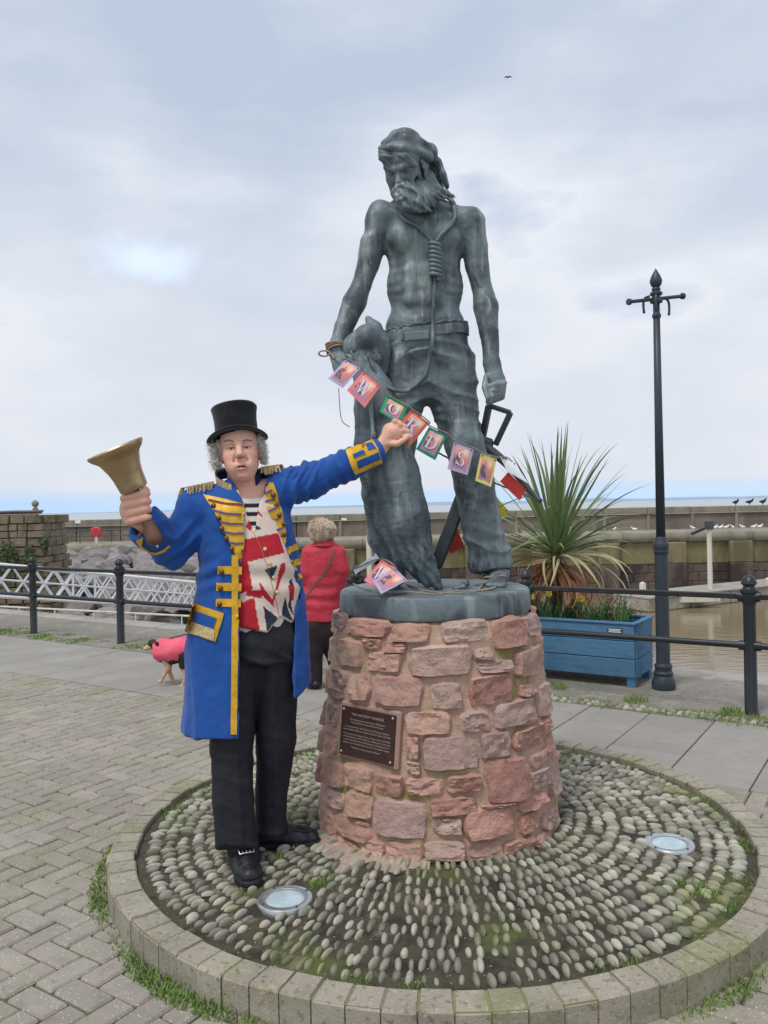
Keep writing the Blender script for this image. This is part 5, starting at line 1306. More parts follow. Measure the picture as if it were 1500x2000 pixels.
    # cloth folds: diagonal drags from hip to crotch, stacked wrinkles at knee and hem
    z = V[:, 2]; hipz, knz, hz = SZ(700), SZ(870), SZ(1070)
    q = V.copy(); dirx = np.where(V[:, 0] > SX(835), 1, -1)
    ph = (z+.55*dirx*(V[:, 0]-SX(835))*1.0)*58+3.2*vnoise(V, 7, 1)
    sharp = lambda q: 1-2*np.abs(np.sin(q*.5))**.75
    d = .0115*sharp(ph*1.25)*np.exp(-((z-SZ(725))/.12)**2)*np.clip(.75+vnoise(V, 9, 12), 0, 1.3)
    d += .0065*sharp(z*95+5*vnoise(V, 8, 3)+14*V[:, 0]*dirx)*np.exp(-((z-SZ(820))/.10)**2)*np.clip(vnoise(V, 5, 8)+.3, 0, 1)
    d += .0075*sharp(z*80+5*vnoise(V, 7, 4)+9*V[:, 0])*np.exp(-((z-hz)/.07)**2)
    d += .0042*fbm(V*np.array((1.6, 1.6, .25)), 12, 3, 5)+.0018*fbm(V, 45, 2, 2)
    V = V+N*d[:, None]; mesh_np('trousers', V, F, B, t); TRO = bvh_of(V, F)
    # --- belt with torn waistband
    m = MB(); n = 90; V = []
    for j in range(n):
        a = 2*math.pi*j/n; ca, sa = math.cos(a), math.sin(a); p = 2/2.3; x, y = math.copysign(abs(ca)**p, ca), math.copysign(abs(sa)**p, sa)
        c = S(830, 655, .01); jz = .006*mnoise.noise((a*2.1, 0, 0)); fr_ = .010*mnoise.noise((a*5, 2, 0))+.012*mnoise.noise((a*14, 7, 0)); tilt = -.02*x
        for (dr, z) in ((.198, -.026), (.204, -.026), (.205, -.004), (.204, .018), (.196, .020), (.202, .030+fr_), (.195, .036+fr_)): V.append((c.x+dr*x, c.y+(dr-.072)*y, c.z+z+jz-tilt))
    k = 7; m.add(V, [(j*k+i, ((j+1) % n)*k+i, ((j+1) % n)*k+i+1, j*k+i+1) for j in range(n) for i in range(k-1)]); o = m.build('belt', B, t, True); auto_smooth(o.data, 35)
    c = cast(TRO, 812, 668, .0) or S(812, 660, -.14); m = MB(); m.box(S(812, 656, -.140), (.12, .010, .040), Matrix.Rotation(rad(-4), 3, 'Y'), bev=.004); m.box(S(785, 654, -.148), (.010, .02, .050), bev=.002); m.build('belt_end', B, o)
    # --- seabird hanging from the left hand
    s = SDF((SX(672), CY-.42, ZB-.005), (SX(905), CY+.06, SZ(605)), .0062)
    s.chain([A(712, 715, -.16), A(733, 770, -.175), A(748, 850, -.19), A(768, 930, -.19), A(785, 1010, -.17), A(806, 1075, -.14), A(834, 1122, -.11), A(862, 1150, -.12)], [.062, .082, .098, .110, .115, .090, .047, .012], .03, flat=((0, 1, 0), .70))
    s.chain([A(706, 745, -.15), A(708, 800, -.165), A(716, 870, -.15), A(728, 960, -.14), A(742, 1050, -.10), A(772, 1110, -.07)], [.03, .034, .05, .05, .05, .05], .02)       # folded wing edge
    s.chain([A(722, 770, -.25), A(730, 850, -.28), A(724, 880, -.255)], [.008, .011, .006], .01)
    s.chain([A(682, 702, -.10), A(695, 676, -.13), A(718, 662, -.14), A(738, 684, -.13), A(744, 722, -.10)], [.040, .056, .062, .052, .036], .02, flat=((0, 1, 0), .8))
    s.chain([A(722, 626, -.12), A(733, 640, -.12), A(745, 668, -.11), A(750, 705, -.09)], [.016, .026, .036, .03], .02); s.cap(A(718, 622, -.12), A(726, 640, -.125), .012, .02, .01)
    for i in range(10): s.cap(A(686+i*6, 692-abs(i-5)*1.0+(i % 2)*6, -.185), A(691+i*6, 702+(i % 3)*2, -.19), .009, .005, .004)
    s.chain([A(958, 1116, .0), A(935, 1126, -.05), A(897, 1150, -.10)], [.02, .04, .03], .02, flat=((0, .3, 1), .4))
    s.d[:, :, :][...] = np.maximum(s.d, (ZB-.003)-s.full()[2])
    V, F, _ = s.surface(1); N = normals(V, F)
    # feather relief: small overlapping scallops lengthening toward the tail
    zz = V[:, 2]; body = np.clip((SZ(800)-zz)/.15, 0, 1)
    w1 = V+.05*np.stack([vnoise(V, 9, 1), vnoise(V, 9, 2), vnoise(V, 9, 3)], 1); rot = np.stack([w1[:, 0]*.9+w1[:, 2]*.42, w1[:, 1], -w1[:, 0]*.42+w1[:, 2]*.9], 1)
    rid = 1-2*np.abs(vnoise(rot*np.array((1.0, .8, 2.2)), 34, 5)); d = body*(.0022*rid+.0014*vnoise(rot*np.array((1.2, 1, 3)), 70, 6))+.0015*fbm(V, 9, 2, 4)
    tail = np.clip((SZ(1030)-zz)/.1, 0, 1); d += tail*.004*np.sin(150*(V[:, 0]+.45*zz)+2*vnoise(V, 20, 3))
    ax_u = V[:, 0]-np.interp(zz, [SZ(1150), SZ(1080), SZ(930), SZ(770)], [SX(860), SX(806), SX(768), SX(733)]); d += np.clip((SZ(860)-zz)/.2, 0, 1)*.0022*np.sin(ax_u*150+2.5*vnoise(V*np.array((1, 1, .4)), 12, 7))
    V = V+N*d[:, None]; mesh_np('seabird', V, F, B, t); BIRD = bvh_of(V, F)
    # --- halter rope with its coiled knot
    f = lambda pts, lift=.012, bv=FIG: [cast(bv, x, y, lift, CY-.13) for x, y in pts]
    left = [S(766, 398, .0)]+f([(790, 432), (815, 445), (835, 462), (845, 474)]); rope(left, .010, 26, name='rope', mat_=B, parent=t)
    right = [S(872, 376, .05), S(880, 388, -.01)]+f([(887, 410), (886, 430), (874, 448), (860, 462), (850, 476)], .014); rope(right, .013, 24, name='rope', mat_=B, parent=t)
    # around the back of the neck
    rope([S(766, 398, .0), S(785, 386, .06), S(830, 378, .09), S(872, 376, .05)], .012, 24, name='rope', mat_=B, parent=t)
    c0 = cast(FIG, 848, 478, .022, CY-.13); c1 = cast(FIG, 847, 538, .022, CY-.13); ax_ = (c1-c0); m = MB(); K = 8
    e1 = ax_.normalized().cross(Vector((0, 1, 0))).normalized(); e2 = ax_.normalized().cross(e1)
    for k in range(K):
        c = c0+ax_*(k/(K-1)); m.tube([c+(e1*math.cos(a)*.021+e2*math.sin(a)*.016)+ax_.normalized()*.006*math.cos(a) for a in np.linspace(0, 2*math.pi, 18)[:-1]], .0095, 8, closed=True)
    m.tube([c1+e1*.012, c1+e1*.012+ax_.normalized()*.03], .011, 8); m.build('rope_knot', B, t, True)
    dn = f([(848, 540), (846, 570), (845, 600), (844, 628)], .012)+[cast(TRO, 842, 672, .035, CY-.15), cast(TRO, 838, 700, .012, CY-.15), cast(TRO, 832, 730, .012, CY-.15), cast(TRO, 815, 752, .012, CY-.15), S(792, 764, -.19), S(765, 760, -.22), S(742, 742, -.20), S(728, 715, -.21), S(722, 695, -.20)]
    rope(dn, .009, 28, name='rope', mat_=B, parent=t)
    # --- crossbow held in the right hand
    cb = thing('crossbow', S(945, 900, .05)); cb.parent = t; cb.matrix_basis = world_mat(t).inverted() @ cb.matrix_basis
    D = M['bronze_dark']
    def bar(pts, w, h, nm):
        m = MB(); m.tube(pts, w, 4, sx=h/w); return m.build(nm, D, cb)
    a, b, c, d = S(955, 792, -.06), S(997, 806, -.04), S(968, 868, .03), S(943, 852, .03)
    for nm, p, q, w in (('stirrup', a, b, .012), ('stirrup', b, c, .018), ('stirrup', a, d, .018)):
        MB().tube([p, q], w, 4).build(nm, D, cb)
    p0, p1 = S(945, 858, .03), S(850, 1108, .10); v = (p1-p0).normalized()
    yb = v.cross(Vector((0, 1, 0))).normalized(); zb_ = yb.cross(v); Rm = Matrix(((v.x, yb.x, zb_.x), (v.y, yb.y, zb_.y), (v.z, yb.z, zb_.z)))
    m = MB(); m.box((p0+p1)/2, ((p1-p0).length, .062, .05), Rm, bev=.012); m.box(p0+v*.03, (.09, .10, .06), Rm, bev=.015); m.box((p0+p1)/2+zb_*.026, ((p1-p0).length*.96, .016, .012), Rm); m.build('stock', D, cb)
    right_l = smooth_path([S(940, 868, .02), S(975, 893, -.01), S(1010, 928, -.04), S(1038, 962, -.06), S(1058, 980, -.07)], 16); left_l = smooth_path([S(940, 868, .02), S(900, 858, .06), S(860, 858, .09), S(824, 866, .10)], 14)
    for nm, pth in (('bow_limb', right_l), ('bow_limb', left_l)):
        m = MB(); m.tube(pth, [.024-.014*i/(len(pth)-1) for i in range(len(pth))], 8, sx=.6); m.build(nm, D, cb, True)
    MB().tube([S(822, 866, .09), S(900, 908, .05), S(938, 922, -.0)], .0045, 6).build('bowstring', D, cb); MB().tube([S(1055, 978, -.07), S(970, 945, -.03), S(938, 922, 0)], .0045, 6).build('bowstring', D, cb)
    return t, FIG, TRO, BIRD
STATUE, FIG, TRO, BIRD = statue()
# ================================================================ TOWN CRIER
from mathutils.geometry import delaunay_2d_cdt
YB = 3.33
def K(px, py, dy=0.0): return np.array(P(px, py, YB+dy))
def KZ(y): return P(480, y, YB).z
def c3(x, y): return (160+x/3.125, 760+y/3.125)
def poly_sd(px, py, poly):
    """signed pixel distance to a polygon (negative inside)"""
    P_ = np.array(poly, float); d = np.full(px.shape, 1e9); ins = np.zeros(px.shape, bool); n = len(P_)
    for i in range(n):
        a, b = P_[i], P_[(i+1) % n]; e = b-a; wx, wy = px-a[0], py-a[1]
        t = np.clip((wx*e[0]+wy*e[1])/(e @ e), 0, 1); d = np.minimum(d, (wx-e[0]*t)**2+(wy-e[1]*t)**2)
        c1 = (a[1] <= py) != (b[1] <= py)
        if abs(e[1]) > 1e-9: ins ^= c1 & (px < a[0]+(py-a[1])*e[0]/e[1])
    d = np.sqrt(d); return np.where(ins, -d, d)
def grid_px(s, sl=None):
    X, Y, Z = s.full(); sh = s.d.shape
    X, Y, Z = [np.broadcast_to(q, sh).astype(np.float32) for q in (X, Y, Z)]
    q = project(np.stack([X.ravel(), Y.ravel(), Z.ravel()], 1)); return q[:, 0].reshape(sh), q[:, 1].reshape(sh), X, Y, Z
def rloft(s, zs, cx, cy, a, b, th, k=.02, pw=2.0):
    zs = np.array(zs, float); Rm = max(max(a), max(b))+.06
    lo = np.array((min(cx)-Rm, min(cy)-Rm, zs[0]-.03)); hi = np.array((max(cx)+Rm, max(cy)+Rm, zs[-1]+.03))
    sl, (X, Y, Z) = s._win(lo, hi); z = Z[0, 0, :]; I = lambda v: np.interp(z, zs, v)[None, None, :]
    x, y = X-I(cx), Y-I(cy); t = I(th) if hasattr(th, '__len__') else th; c, s_ = np.cos(t), np.sin(t); u, v = np.abs(x*c+y*s_)/I(a), np.abs(-x*s_+y*c)/I(b)
    d = ((u**pw+v**pw)**(1/pw)-1)*np.minimum(I(a), I(b))*.95
    s._put(sl, np.maximum(d, np.maximum(zs[0]-Z, Z-zs[-1])).astype(np.float32), k, 'u', None)
def patch(bvh, poly, lift, mat_, name, parent, step=7.0, ydef=None, thick=.0025):
    """a flat piece of cloth or braid laid on a surface: outline given in photo pixels"""
    poly = [Vector(p) for p in poly]; pts = []
    for i in range(len(poly)):
        a, b = poly[i], poly[(i+1) % len(poly)]; n = max(1, int((b-a).length/step)); pts += [a+(b-a)*(k/n) for k in range(n)]
    nb = len(pts); xs = [p.x for p in poly]; ys = [p.y for p in poly]
    gx, gy = np.meshgrid(np.arange(min(xs)+step*.5, max(xs), step), np.arange(min(ys)+step*.5, max(ys), step))
    if gx.size:
        sd = poly_sd(gx.ravel(), gy.ravel(), [(p.x, p.y) for p in pts[:nb]])
        pts += [Vector((x, y)) for x, y, q in zip(gx.ravel(), gy.ravel(), sd) if q < -step*.45]
    vs, _, fs, *_ = delaunay_2d_cdt(pts, [], [list(range(nb))], 1, 1e-5)
    hit = [cast(bvh, v.x, v.y, lift) for v in vs]; good = [h.y for h in hit if h is not None]
    if not good: return None
    ym = float(np.median(good)); hit = [h if h is not None and abs(h.y-ym) < .16 else P(v.x, v.y, ym) for h, v in zip(hit, vs)]
    n = len(hit); V = list(hit); F = [tuple(f)[::-1] for f in fs]
    # edge thickness: a second layer sunk toward the surface along the view ray
    back = [h+(h-Vector((0, 0, CAM_H))).normalized()*(lift+thick) for h in hit]; V += back
    from collections import Counter
    ed = Counter()
    for f in fs:
        for i in range(len(f)): a, b = f[i], f[(i+1) % len(f)]; ed[(min(a, b), max(a, b))] += 1
    for f in fs:
        for i in range(len(f)):
            a, b = f[i], f[(i+1) % len(f)]
            if ed[(min(a, b), max(a, b))] == 1: F.append((a, b, b+n, a+n))
    o = MB().add(V, F).build(name, mat_, parent, True); auto_smooth(o.data, 42); return o
def strip(bvh, pts, w, lift, mat_, name, parent, step=6.0, thick=.0025):
    p = [Vector(q) for q in pts]; L_, R_ = [], []
    for i, q in enumerate(p):
        t = (p[min(i+1, len(p)-1)]-p[max(i-1, 0)]).normalized(); n = Vector((-t.y, t.x)); L_.append(q+n*w/2); R_.append(q-n*w/2)
    return patch(bvh, [tuple(q) for q in L_]+[tuple(q) for q in R_[::-1]], lift, mat_, name, parent, step, thick=thick)
def dome(p, n, r, mat_, name, parent, h=.6):
    q = Vector(n).to_track_quat('Z', 'Y').to_matrix()
    return MB().lathe([(r, -r*.3), (r, r*.1), (r*.86, r*h*.6), (r*.5, r*h*.9), (r*.05, r*h)], 12, p, q).build(name, mat_, parent, True)

SKIN = {'skin': srgb(228, 176, 154), 'lip': srgb(196, 128, 118), 'slit': srgb(70, 40, 38), 'lid': srgb(218, 168, 148), 'brow': srgb(104, 74, 64), 'ear': srgb(216, 158, 140)}
C_IDX = {'skin': 0, 'lip': 1, 'slit': 2, 'lid': 3, 'brow': 4, 'ear': 5, 'nail': 6}
PAL = np.array([SKIN['skin'], SKIN['lip'], SKIN['slit'], SKIN['lid'], SKIN['brow'], SKIN['ear'], srgb(222, 184, 168)])
def skin_cols(V, c, F, reps=1):
    col = PAL[np.minimum(c, len(PAL)-1)]
    n = vnoise(V, 45, 3)*.5+vnoise(V, 110, 1)*.5
    col = col*(1+.07*n[:, None]); red = np.clip(vnoise(V, 28, 9), 0, 1)[:, None]; col = col*(1-red*np.array((.02, .16, .16)))
    for _ in range(reps):
        A = np.zeros_like(col); w = np.zeros(len(V))
        for i in range(4):
            p, q = F[:, i], F[:, (i+1) % 4]
            for k in range(3): A[:, k] += np.bincount(p, col[q, k], len(V))
            w += np.bincount(p, minlength=len(V))
        col = col*.6+A/np.maximum(w, 1)[:, None]*.4
    return col
M['skin'] = mat('skin', (1, 1, 1), attr='col', rough=.52, spec=.4, subsurf=.12, bump=[(260, .12, .0012), (60, .12, .002)])
M['coat'] = mat('blue_cloth', srgb(30, 82, 158), [(srgb(22, 64, 134), 5, .45, .7, .6), (srgb(44, 98, 172), 13, .55, .75, .4)], .78, bump=[(320, .25, .0012), (14, .25, .012)], sheen=.15, spec=.25)
M['lining'] = mat('navy_lining', srgb(28, 38, 84), rough=.7)
M['gold'] = mat('gold_braid', srgb(222, 172, 36), [(srgb(190, 138, 24), 40, .45, .65, .6), (srgb(244, 208, 84), 90, .58, .7, .6)], .5, .15, bump=[(220, .5, .002), (50, .35, .004)], spec=.5)
M['lace'] = mat('pale_gold_lace', srgb(214, 190, 140), [(srgb(176, 148, 96), 70, .45, .65, .7), (srgb(240, 228, 196), 120, .55, .7, .7)], .45, .25, bump=[(260, .6, .002)])
M['button'] = mat('brass_button', srgb(124, 92, 52), [(srgb(90, 64, 36), 60, .45, .65, .6)], .4, .7)
M['black_cloth'] = mat('black_cloth', srgb(33, 34, 41), [(srgb(45, 46, 54), 9, .45, .7, .5)], .62, bump=[(380, .2, .001), (16, .3, .008)], spec=.32)
M['leather'] = mat('black_leather', srgb(26, 27, 32), [(srgb(42, 44, 52), 24, .5, .7, .5), (srgb(70, 68, 64), 9, .62, .76, .4)], .44, bump=[(150, .35, .0015), (34, .5, .004)], spec=.45, rough_var=.1)
M['felt'] = mat('black_felt', srgb(30, 30, 34), [(srgb(52, 50, 50), 12, .55, .75, .5)], .9, bump=[(300, .3, .0012)], spec=.15, sheen=.2)
M['grey_hair'] = mat('grey_hair', srgb(222, 217, 212), [(srgb(188, 182, 177), 26, .45, .65, .6), (srgb(216, 212, 208), 60, .55, .7, .6)], .6, rnd=.2)
M['cloth_col'] = mat('printed_cotton', (1, 1, 1), attr='col', rough=.85, bump=[(420, .2, .001), (20, .3, .006)], spec=.2)
M['brass'] = mat('bell_brass', srgb(180, 156, 120), [(srgb(140, 116, 82), 7, .45, .7, .6), (srgb(204, 184, 146), 16, .55, .72, .45), (srgb(104, 84, 56), 50, .6, .75, .5)], .40, .8, bump=[(40, .12, .003)], rough_var=.1)
M['bell_wood'] = mat('turned_wood', srgb(112, 78, 58), [(srgb(86, 58, 44), (30, 30, 6), .45, .65, .6)], .5, bump=[((60, 60, 12), .2, .002)])

def crier():
    fA, fB = G(482, 1724, .12), G(590, 1648, .125)
    t = thing('person', ((fA.x+fB.x)/2, (fA.y+fB.y)/2, .11), 'man in blue gold-braided coat, flag waistcoat and black top hat raising a handbell', 'person')
    FOOT = []
    for tx_, ty_, hx_, hy_ in ((493, 1730, 456, 1650), (624, 1645, 508, 1650)):
        toe = np.array(G(tx_, ty_, .128)); hl = np.array(G(hx_, hy_, .128)); f = toe-hl; f[2] = 0; f /= np.linalg.norm(f); FOOT.append((toe, toe-f*.275))
    hand_y = cast(BIRD, 772, 862, 0, 3.6).y-YB       # depth of the bird where the hand rests
    # ------------------------------------------------ body: one continuous skin
    lo, hi = K(215, 1745, -.3), K(815, 780, .3)
    ex = lambda a, b, y: (P(a, y, YB).x, P(b, y, YB).x)
    s = SDF((lo[0], YB-.36, .10), (hi[0]+.05, YB+.36, KZ(800)), .0085, fx=(ex(420, 516, 900)+(.0021,), ex(225, 300, 990)+(.0042,), ex(730, 815, 850)+(.0045,)), fy=((YB-.17, YB-.05, .0023), (YB-.31, YB-.17, .0046), (YB+hand_y-.09, YB+hand_y+.05, .0052)), fz=((KZ(952), KZ(850), .0021), (KZ(1045), KZ(970), .0042), (KZ(900), KZ(812), .0042)))
    th = rad(22)
    s.chain([K(478, 1000, .0), K(495, 1100, .01), K(505, 1210, .02)], [.10, .10, .10], .05, flat=((0, 1, 0), .8))
    s.cap(K(395, 985, -.02), K(548, 955, .04), .055, .055, .05)
    for a in ([K(505, 1230, 0), K(455, 1330, -.03), K(452, 1450, -.04), K(462, 1660, -.06)], [K(520, 1230, .02), K(536, 1330, .04), K(537, 1450, .06), K(532, 1620, .09)]): s.chain(a, [.07, .06, .048, .034], .04)
    for a, b in ((K(462, 1660, -.06), FOOT[0]), (K(532, 1620, .09), FOOT[1])): s.chain([a, b[1]+np.array((0, 0, .07)), b[0]*.6+b[1]*.4+np.array((0, 0, .035))], [.032, .022, .018], .02)
    s.chain([K(385, 990, -.02), K(355, 1045, -.05), K(332, 1088, -.075)], [.052, .045, .038], .03); s.chain([K(332, 1088, -.075), K(308, 1050, -.15), K(281, 1022, -.205)], [.04, .038, .028], .02)
    s.chain([K(548, 952, .04), K(640, 925, .10), K(742, 876, hand_y-.035)], [.05, .04, .029], .03)
    # hand round the bell handle
    s.ell(K(254, 1000, -.222), (.038, .032, .052), np.array(Euler((0, rad(-18), 0)).to_matrix()), .02)
    s.cap(K(281, 1022, -.205), K(262, 1008, -.215), .030, .034, .02)
    for i in range(4):
        y = 968+i*15.5; x = 243+i*3.0; r0 = (.0158, .0162, .0158, .0144)[i]
        finger(s, [K(x-1, y+5, -.232), K(x+11, y+2, -.272), K(x+35, y-4, -.276), K(x+44-i*1.5, y-4, -.256)], r0, r0*.94, .005)
    finger(s, [K(268, 992, -.205), K(283, 975, -.215), K(287, 958, -.245), K(279, 951, -.265)], .0150, .0115, .008)
    # hand on the bird
    hy = hand_y
    s.cap(K(742, 876, hy-.035), K(766, 846, hy-.040), .030, .037, .02); s.ell(K(768, 843, hy-.038), (.046, .030, .038), np.array(Euler((0, rad(38), 0)).to_matrix()), .02)
    for i, (x, y) in enumerate(((769, 823), (779, 830), (786, 840), (790, 850))): finger(s, [K(x, y, hy-.050), K(x+11, y+3, hy-.052), K(x+16-i*2, y+15, hy-.032), K(x+12-i*2, y+22, hy-.012)], .0128, .0108, .003)
    finger(s, [K(756, 866, hy-.055), K(776, 867, hy-.068), K(790, 858, hy-.066), K(797, 851, hy-.055)], .0150, .0110, .008)
    for x, y in ((771, 822), (782, 829), (789, 840)): s.ell(K(x, y, hy-.060), (.010, .008, .010), k=.008)
    # neck and head
    s.chain([K(474, 985, .012), K(469, 930, .03)], [.062, .053], .03)
    R = frame((.12, -1, .10), (-.115, .0, 1)); sc = 1.04
    R0 = R; R = R*np.array((.93, 1, 1))
    L = head_sculpt(s, K(466.5, 874, -.105), R, sc, C_IDX, mouth=1.3, m0=-.074, mw=1.22, jw=.044)
    s.cap(L(0, -.012, -.105), L(0, -.03, -.15), .044*sc, .050*sc, .02)
    V, F, c = s.surface(1); col = skin_cols(V, c*0, F)
    NB = normals(V, F); PXV = project(V); face = (NB[:, 1] < .15) & (PXV[:, 0] > 415) & (PXV[:, 0] < 520) & (PXV[:, 1] > 840) & (PXV[:, 1] < 950)
    def stroke(col, pts, w, cc, st=1.0, soft=.8):
        # skin's own colour (brows, lips, lash line) and shade painted into creases and openings, along crop-pixel polylines
        d_ = np.full(len(V), 1e9); pts = [(360+x/7.5, 770+y/7.5) for x, y in pts]; pts = pts*2 if len(pts) == 1 else pts
        for (ax, ay), (bx, by) in zip(pts, pts[1:]):
            ex_, ey_ = bx-ax, by-ay; q = max(ex_*ex_+ey_*ey_, 1e-9); tt = np.clip(((PXV[:, 0]-ax)*ex_+(PXV[:, 1]-ay)*ey_)/q, 0, 1); d_ = np.minimum(d_, np.hypot(PXV[:, 0]-ax-tt*ex_, PXV[:, 1]-ay-tt*ey_))
        w_ = (np.clip((w+soft-d_)/(2*soft), 0, 1)*face)[:, None]*st; return col*(1-w_)+np.array(cc)*w_
    sock = (V[:, 2] < .34) & (PXV[:, 1] > 1560); col[sock] = srgb(32, 33, 38)
    BR, SL, LP, PK = SKIN['brow'], SKIN['slit'], SKIN['lip'], srgb(214, 146, 128)
    for pts in ([(500, 880), (560, 930)], [(1000, 880), (1040, 930)]): col = stroke(col, pts, 6, PK, .45, 5)
    col = stroke(col, [(815, 900), (850, 905)], 4, PK, .5, 3)
    for pts in ([(620, 815), (690, 822), (745, 800)], [(860, 800), (920, 805), (970, 795)]): col = stroke(col, pts, 1.2, srgb(206, 146, 130), .6, 1.5)  # soft shade painted into the skin colour under the eyes
    col = stroke(col, [(588, 692), (645, 672), (715, 692)], 1.7, BR, .85); col = stroke(col, [(860, 688), (905, 668), (985, 682)], 1.7, BR, .85)
    col = stroke(col, [(622, 768), (690, 748), (738, 770)], .5, srgb(176, 118, 104), .6); col = stroke(col, [(862, 757), (915, 738), (968, 760)], .5, srgb(176, 118, 104), .6)  # shade of the upper lid folds, painted as a darker line
    for ex_, ey_ in ((682, 796), (912, 782)):
        col = stroke(col, [(ex_-40, ey_), (ex_+40, ey_-2)], 1.3, srgb(222, 208, 204), .95, .5); col = stroke(col, [(ex_-4, ey_-2), (ex_+8, ey_-2)], 1.7, srgb(46, 40, 44), 1, .5); col = stroke(col, [(ex_-60, ey_-4), (ex_-15, ey_-13), (ex_+30, ey_-13), (ex_+56, ey_-6)], .8, srgb(58, 38, 36), 1, .45); col = stroke(col, [(ex_-48, ey_+9), (ex_, ey_+14), (ex_+46, ey_+8)], .45, srgb(168, 112, 100), .8, .5)
    col = stroke(col, [(800, 935), (818, 930)], 1.3, srgb(110, 62, 56), .9, .7); col = stroke(col, [(876, 930), (886, 928)], 1.1, srgb(110, 62, 56), .9, .7)  # dark of the nostril hollows painted on
    col = stroke(col, [(755, 1052), (810, 1036), (845, 1040), (880, 1034), (930, 1052)], 1.4, LP, .7); col = stroke(col, [(750, 1090), (840, 1104), (920, 1086)], 1.9, LP, .6)
    col = stroke(col, [(722, 1082), (770, 1068), (840, 1062), (900, 1064), (942, 1072)], .7, SL, .8, .6); col = stroke(col, [(790, 1064), (840, 1058), (890, 1062)], 1.3, SL, .95, .6)  # shade between the parted lips painted as a dark line
    mesh_np('body', V, F, M['skin'], t, col)
    # ------------------------------------------------ trousers
    s = SDF((P(395, 1500, YB).x, YB-.26, .13), (P(600, 1500, YB).x, YB+.26, KZ(1195)), .0066)
    rloft(s, [KZ(1290), KZ(1240), KZ(1205)], [K(508, 1260)[0], K(507, 1240)[0], K(506, 1210)[0]], [YB+.02]*3, [.150, .150, .146], [.125, .122, .118], rad(12))
    s.chain([K(474, 1255, .0), K(458, 1330, -.02), K(453, 1450, -.035), K(457, 1560, -.05), K(461, 1632, -.06), K(467, 1672, -.07)], [.098, .094, .085, .082, .080, .083], .035, k2=.01)
    s.chain([K(534, 1255, .02), K(537, 1330, .04), K(537, 1450, .06), K(531, 1550, .08), K(531, 1610, .09), K(533, 1630, .09)], [.098, .094, .082, .068, .066, .069], .035, k2=.01)
    for a in (K(468, 1690, -.07), K(530, 1645, .09)): s.cap(a, a+np.array((0, 0, -.08)), .072, .074, .01, 's')
    X, Y, Z = s.full()
    s.d = np.maximum(s.d, np.where(X < K(500, 1650)[0], FOOT[0][0][2]+.020-Z-.56*(Y-FOOT[0][1][1]), FOOT[1][0][2]+.040-Z+.35*(X-FOOT[1][1][0]-.08)))
    V, F, _ = s.surface(1); N = normals(V, F); z = V[:, 2]
    sharp = lambda q: 1-2*np.abs(np.sin(q*.5))**.8
    d = .0055*sharp(z*78+4*vnoise(V, 6, 1)+10*V[:, 0])*np.exp(-((z-KZ(1650))/.06)**2)+.0028*sharp(z*60+V[:, 0]*26+3*vnoise(V, 6, 4))*np.exp(-((z-KZ(1470))/.09)**2)+.004*sharp((z+V[:, 0]*.8)*80+3*vnoise(V, 6, 2))*np.exp(-((z-KZ(1285))/.05)**2)
    d += .0055*(1-2*np.abs(fbm(V*np.array((1.2, 1.2, .30)), 8, 2, 7)))*.8+.002*fbm(V, 30, 2, 3)
    pxl = project(V); lcx = np.where(pxl[:, 0] < np.interp(pxl[:, 1], [1250, 1450, 1650], [502, 497, 502]), np.interp(pxl[:, 1], [1250, 1450, 1672], [476, 460, 474]), np.interp(pxl[:, 1], [1250, 1450, 1640], [532, 540, 540]))
    d += .0060*np.exp(-((pxl[:, 0]-lcx)/5.0)**2)*np.clip(-N[:, 1]*1.5, 0, 1)*np.clip((KZ(1290)-z)/.08, 0, 1); V = V+N*d[:, None]
    mesh_np('trousers', V, F, M['black_cloth'], t)
    # ------------------------------------------------ shoes
    for (toe, heel), buck in zip(FOOT, (True, False)):
        f = toe-heel; f[2] = 0; f /= np.linalg.norm(f); sd = np.array((f[1], -f[0], 0)); up = np.array((0, 0, 1)); zb = .124
        lo_ = np.minimum(toe, heel)-.1; hi_ = np.maximum(toe, heel)+.1
        s = SDF((lo_[0], lo_[1], zb-.02), (hi_[0], hi_[1], zb+.17), .0038); q = lambda a, b, c: np.array((heel[0], heel[1], zb))+f*a+sd*b+up*c
        s.chain([q(.025, 0, .044), q(.10, 0, .044), q(.19, 0, .036), q(.240, 0, .030)], [.042, .042, .036, .031], .02); s.cap(q(.03, 0, .05), q(.045, 0, .095), .040, .042, .03); s.cap(q(.10, 0, .064), q(.165, 0, .050), .032, .030, .03)
        for a in (-1, 1): s.chain([q(.243, a*.014, .028), q(.205, a*.022, .030), q(.13, a*.016, .034)], [.024, .027, .030], .015)
        X, Y, Z = s.full(); s.d = np.maximum(s.d, (zb+.012)-Z)
        V, F, _ = s.surface(1); N = normals(V, F); V = V+N*(.0012*fbm(V, 60, 2, 4))[:, None]; sh = mesh_np('shoe', V, F, M['leather'], t); SB = bvh_of(V, F)
        def on(a, b, lift=.001):
            h = SB.ray_cast(Vector(q(a, b, .25)), Vector((0, 0, -1)))[0]; return (h if h is not None else Vector(q(a, b, .06)))+Vector((0, 0, lift))
        MB().tube(smooth_path([on(a_, b_) for a_, b_ in ((.150, -.030), (.19, -.032), (.222, -.026), (.242, -.012), (.247, 0), (.242, .012), (.222, .026), (.19, .032), (.150, .030))], 40), .0032, 6).build('apron_seam', M['leather'], sh, True)
        st_ = [on(.152+.004*math.cos(b_*40), b_) for b_ in np.linspace(-.044, .044, 13)]; m = MB(); V_ = []
        for w_ in (-.011, .011): V_ += [on(.152+w_, b_, .004) for b_ in np.linspace(-.044, .044, 13)]
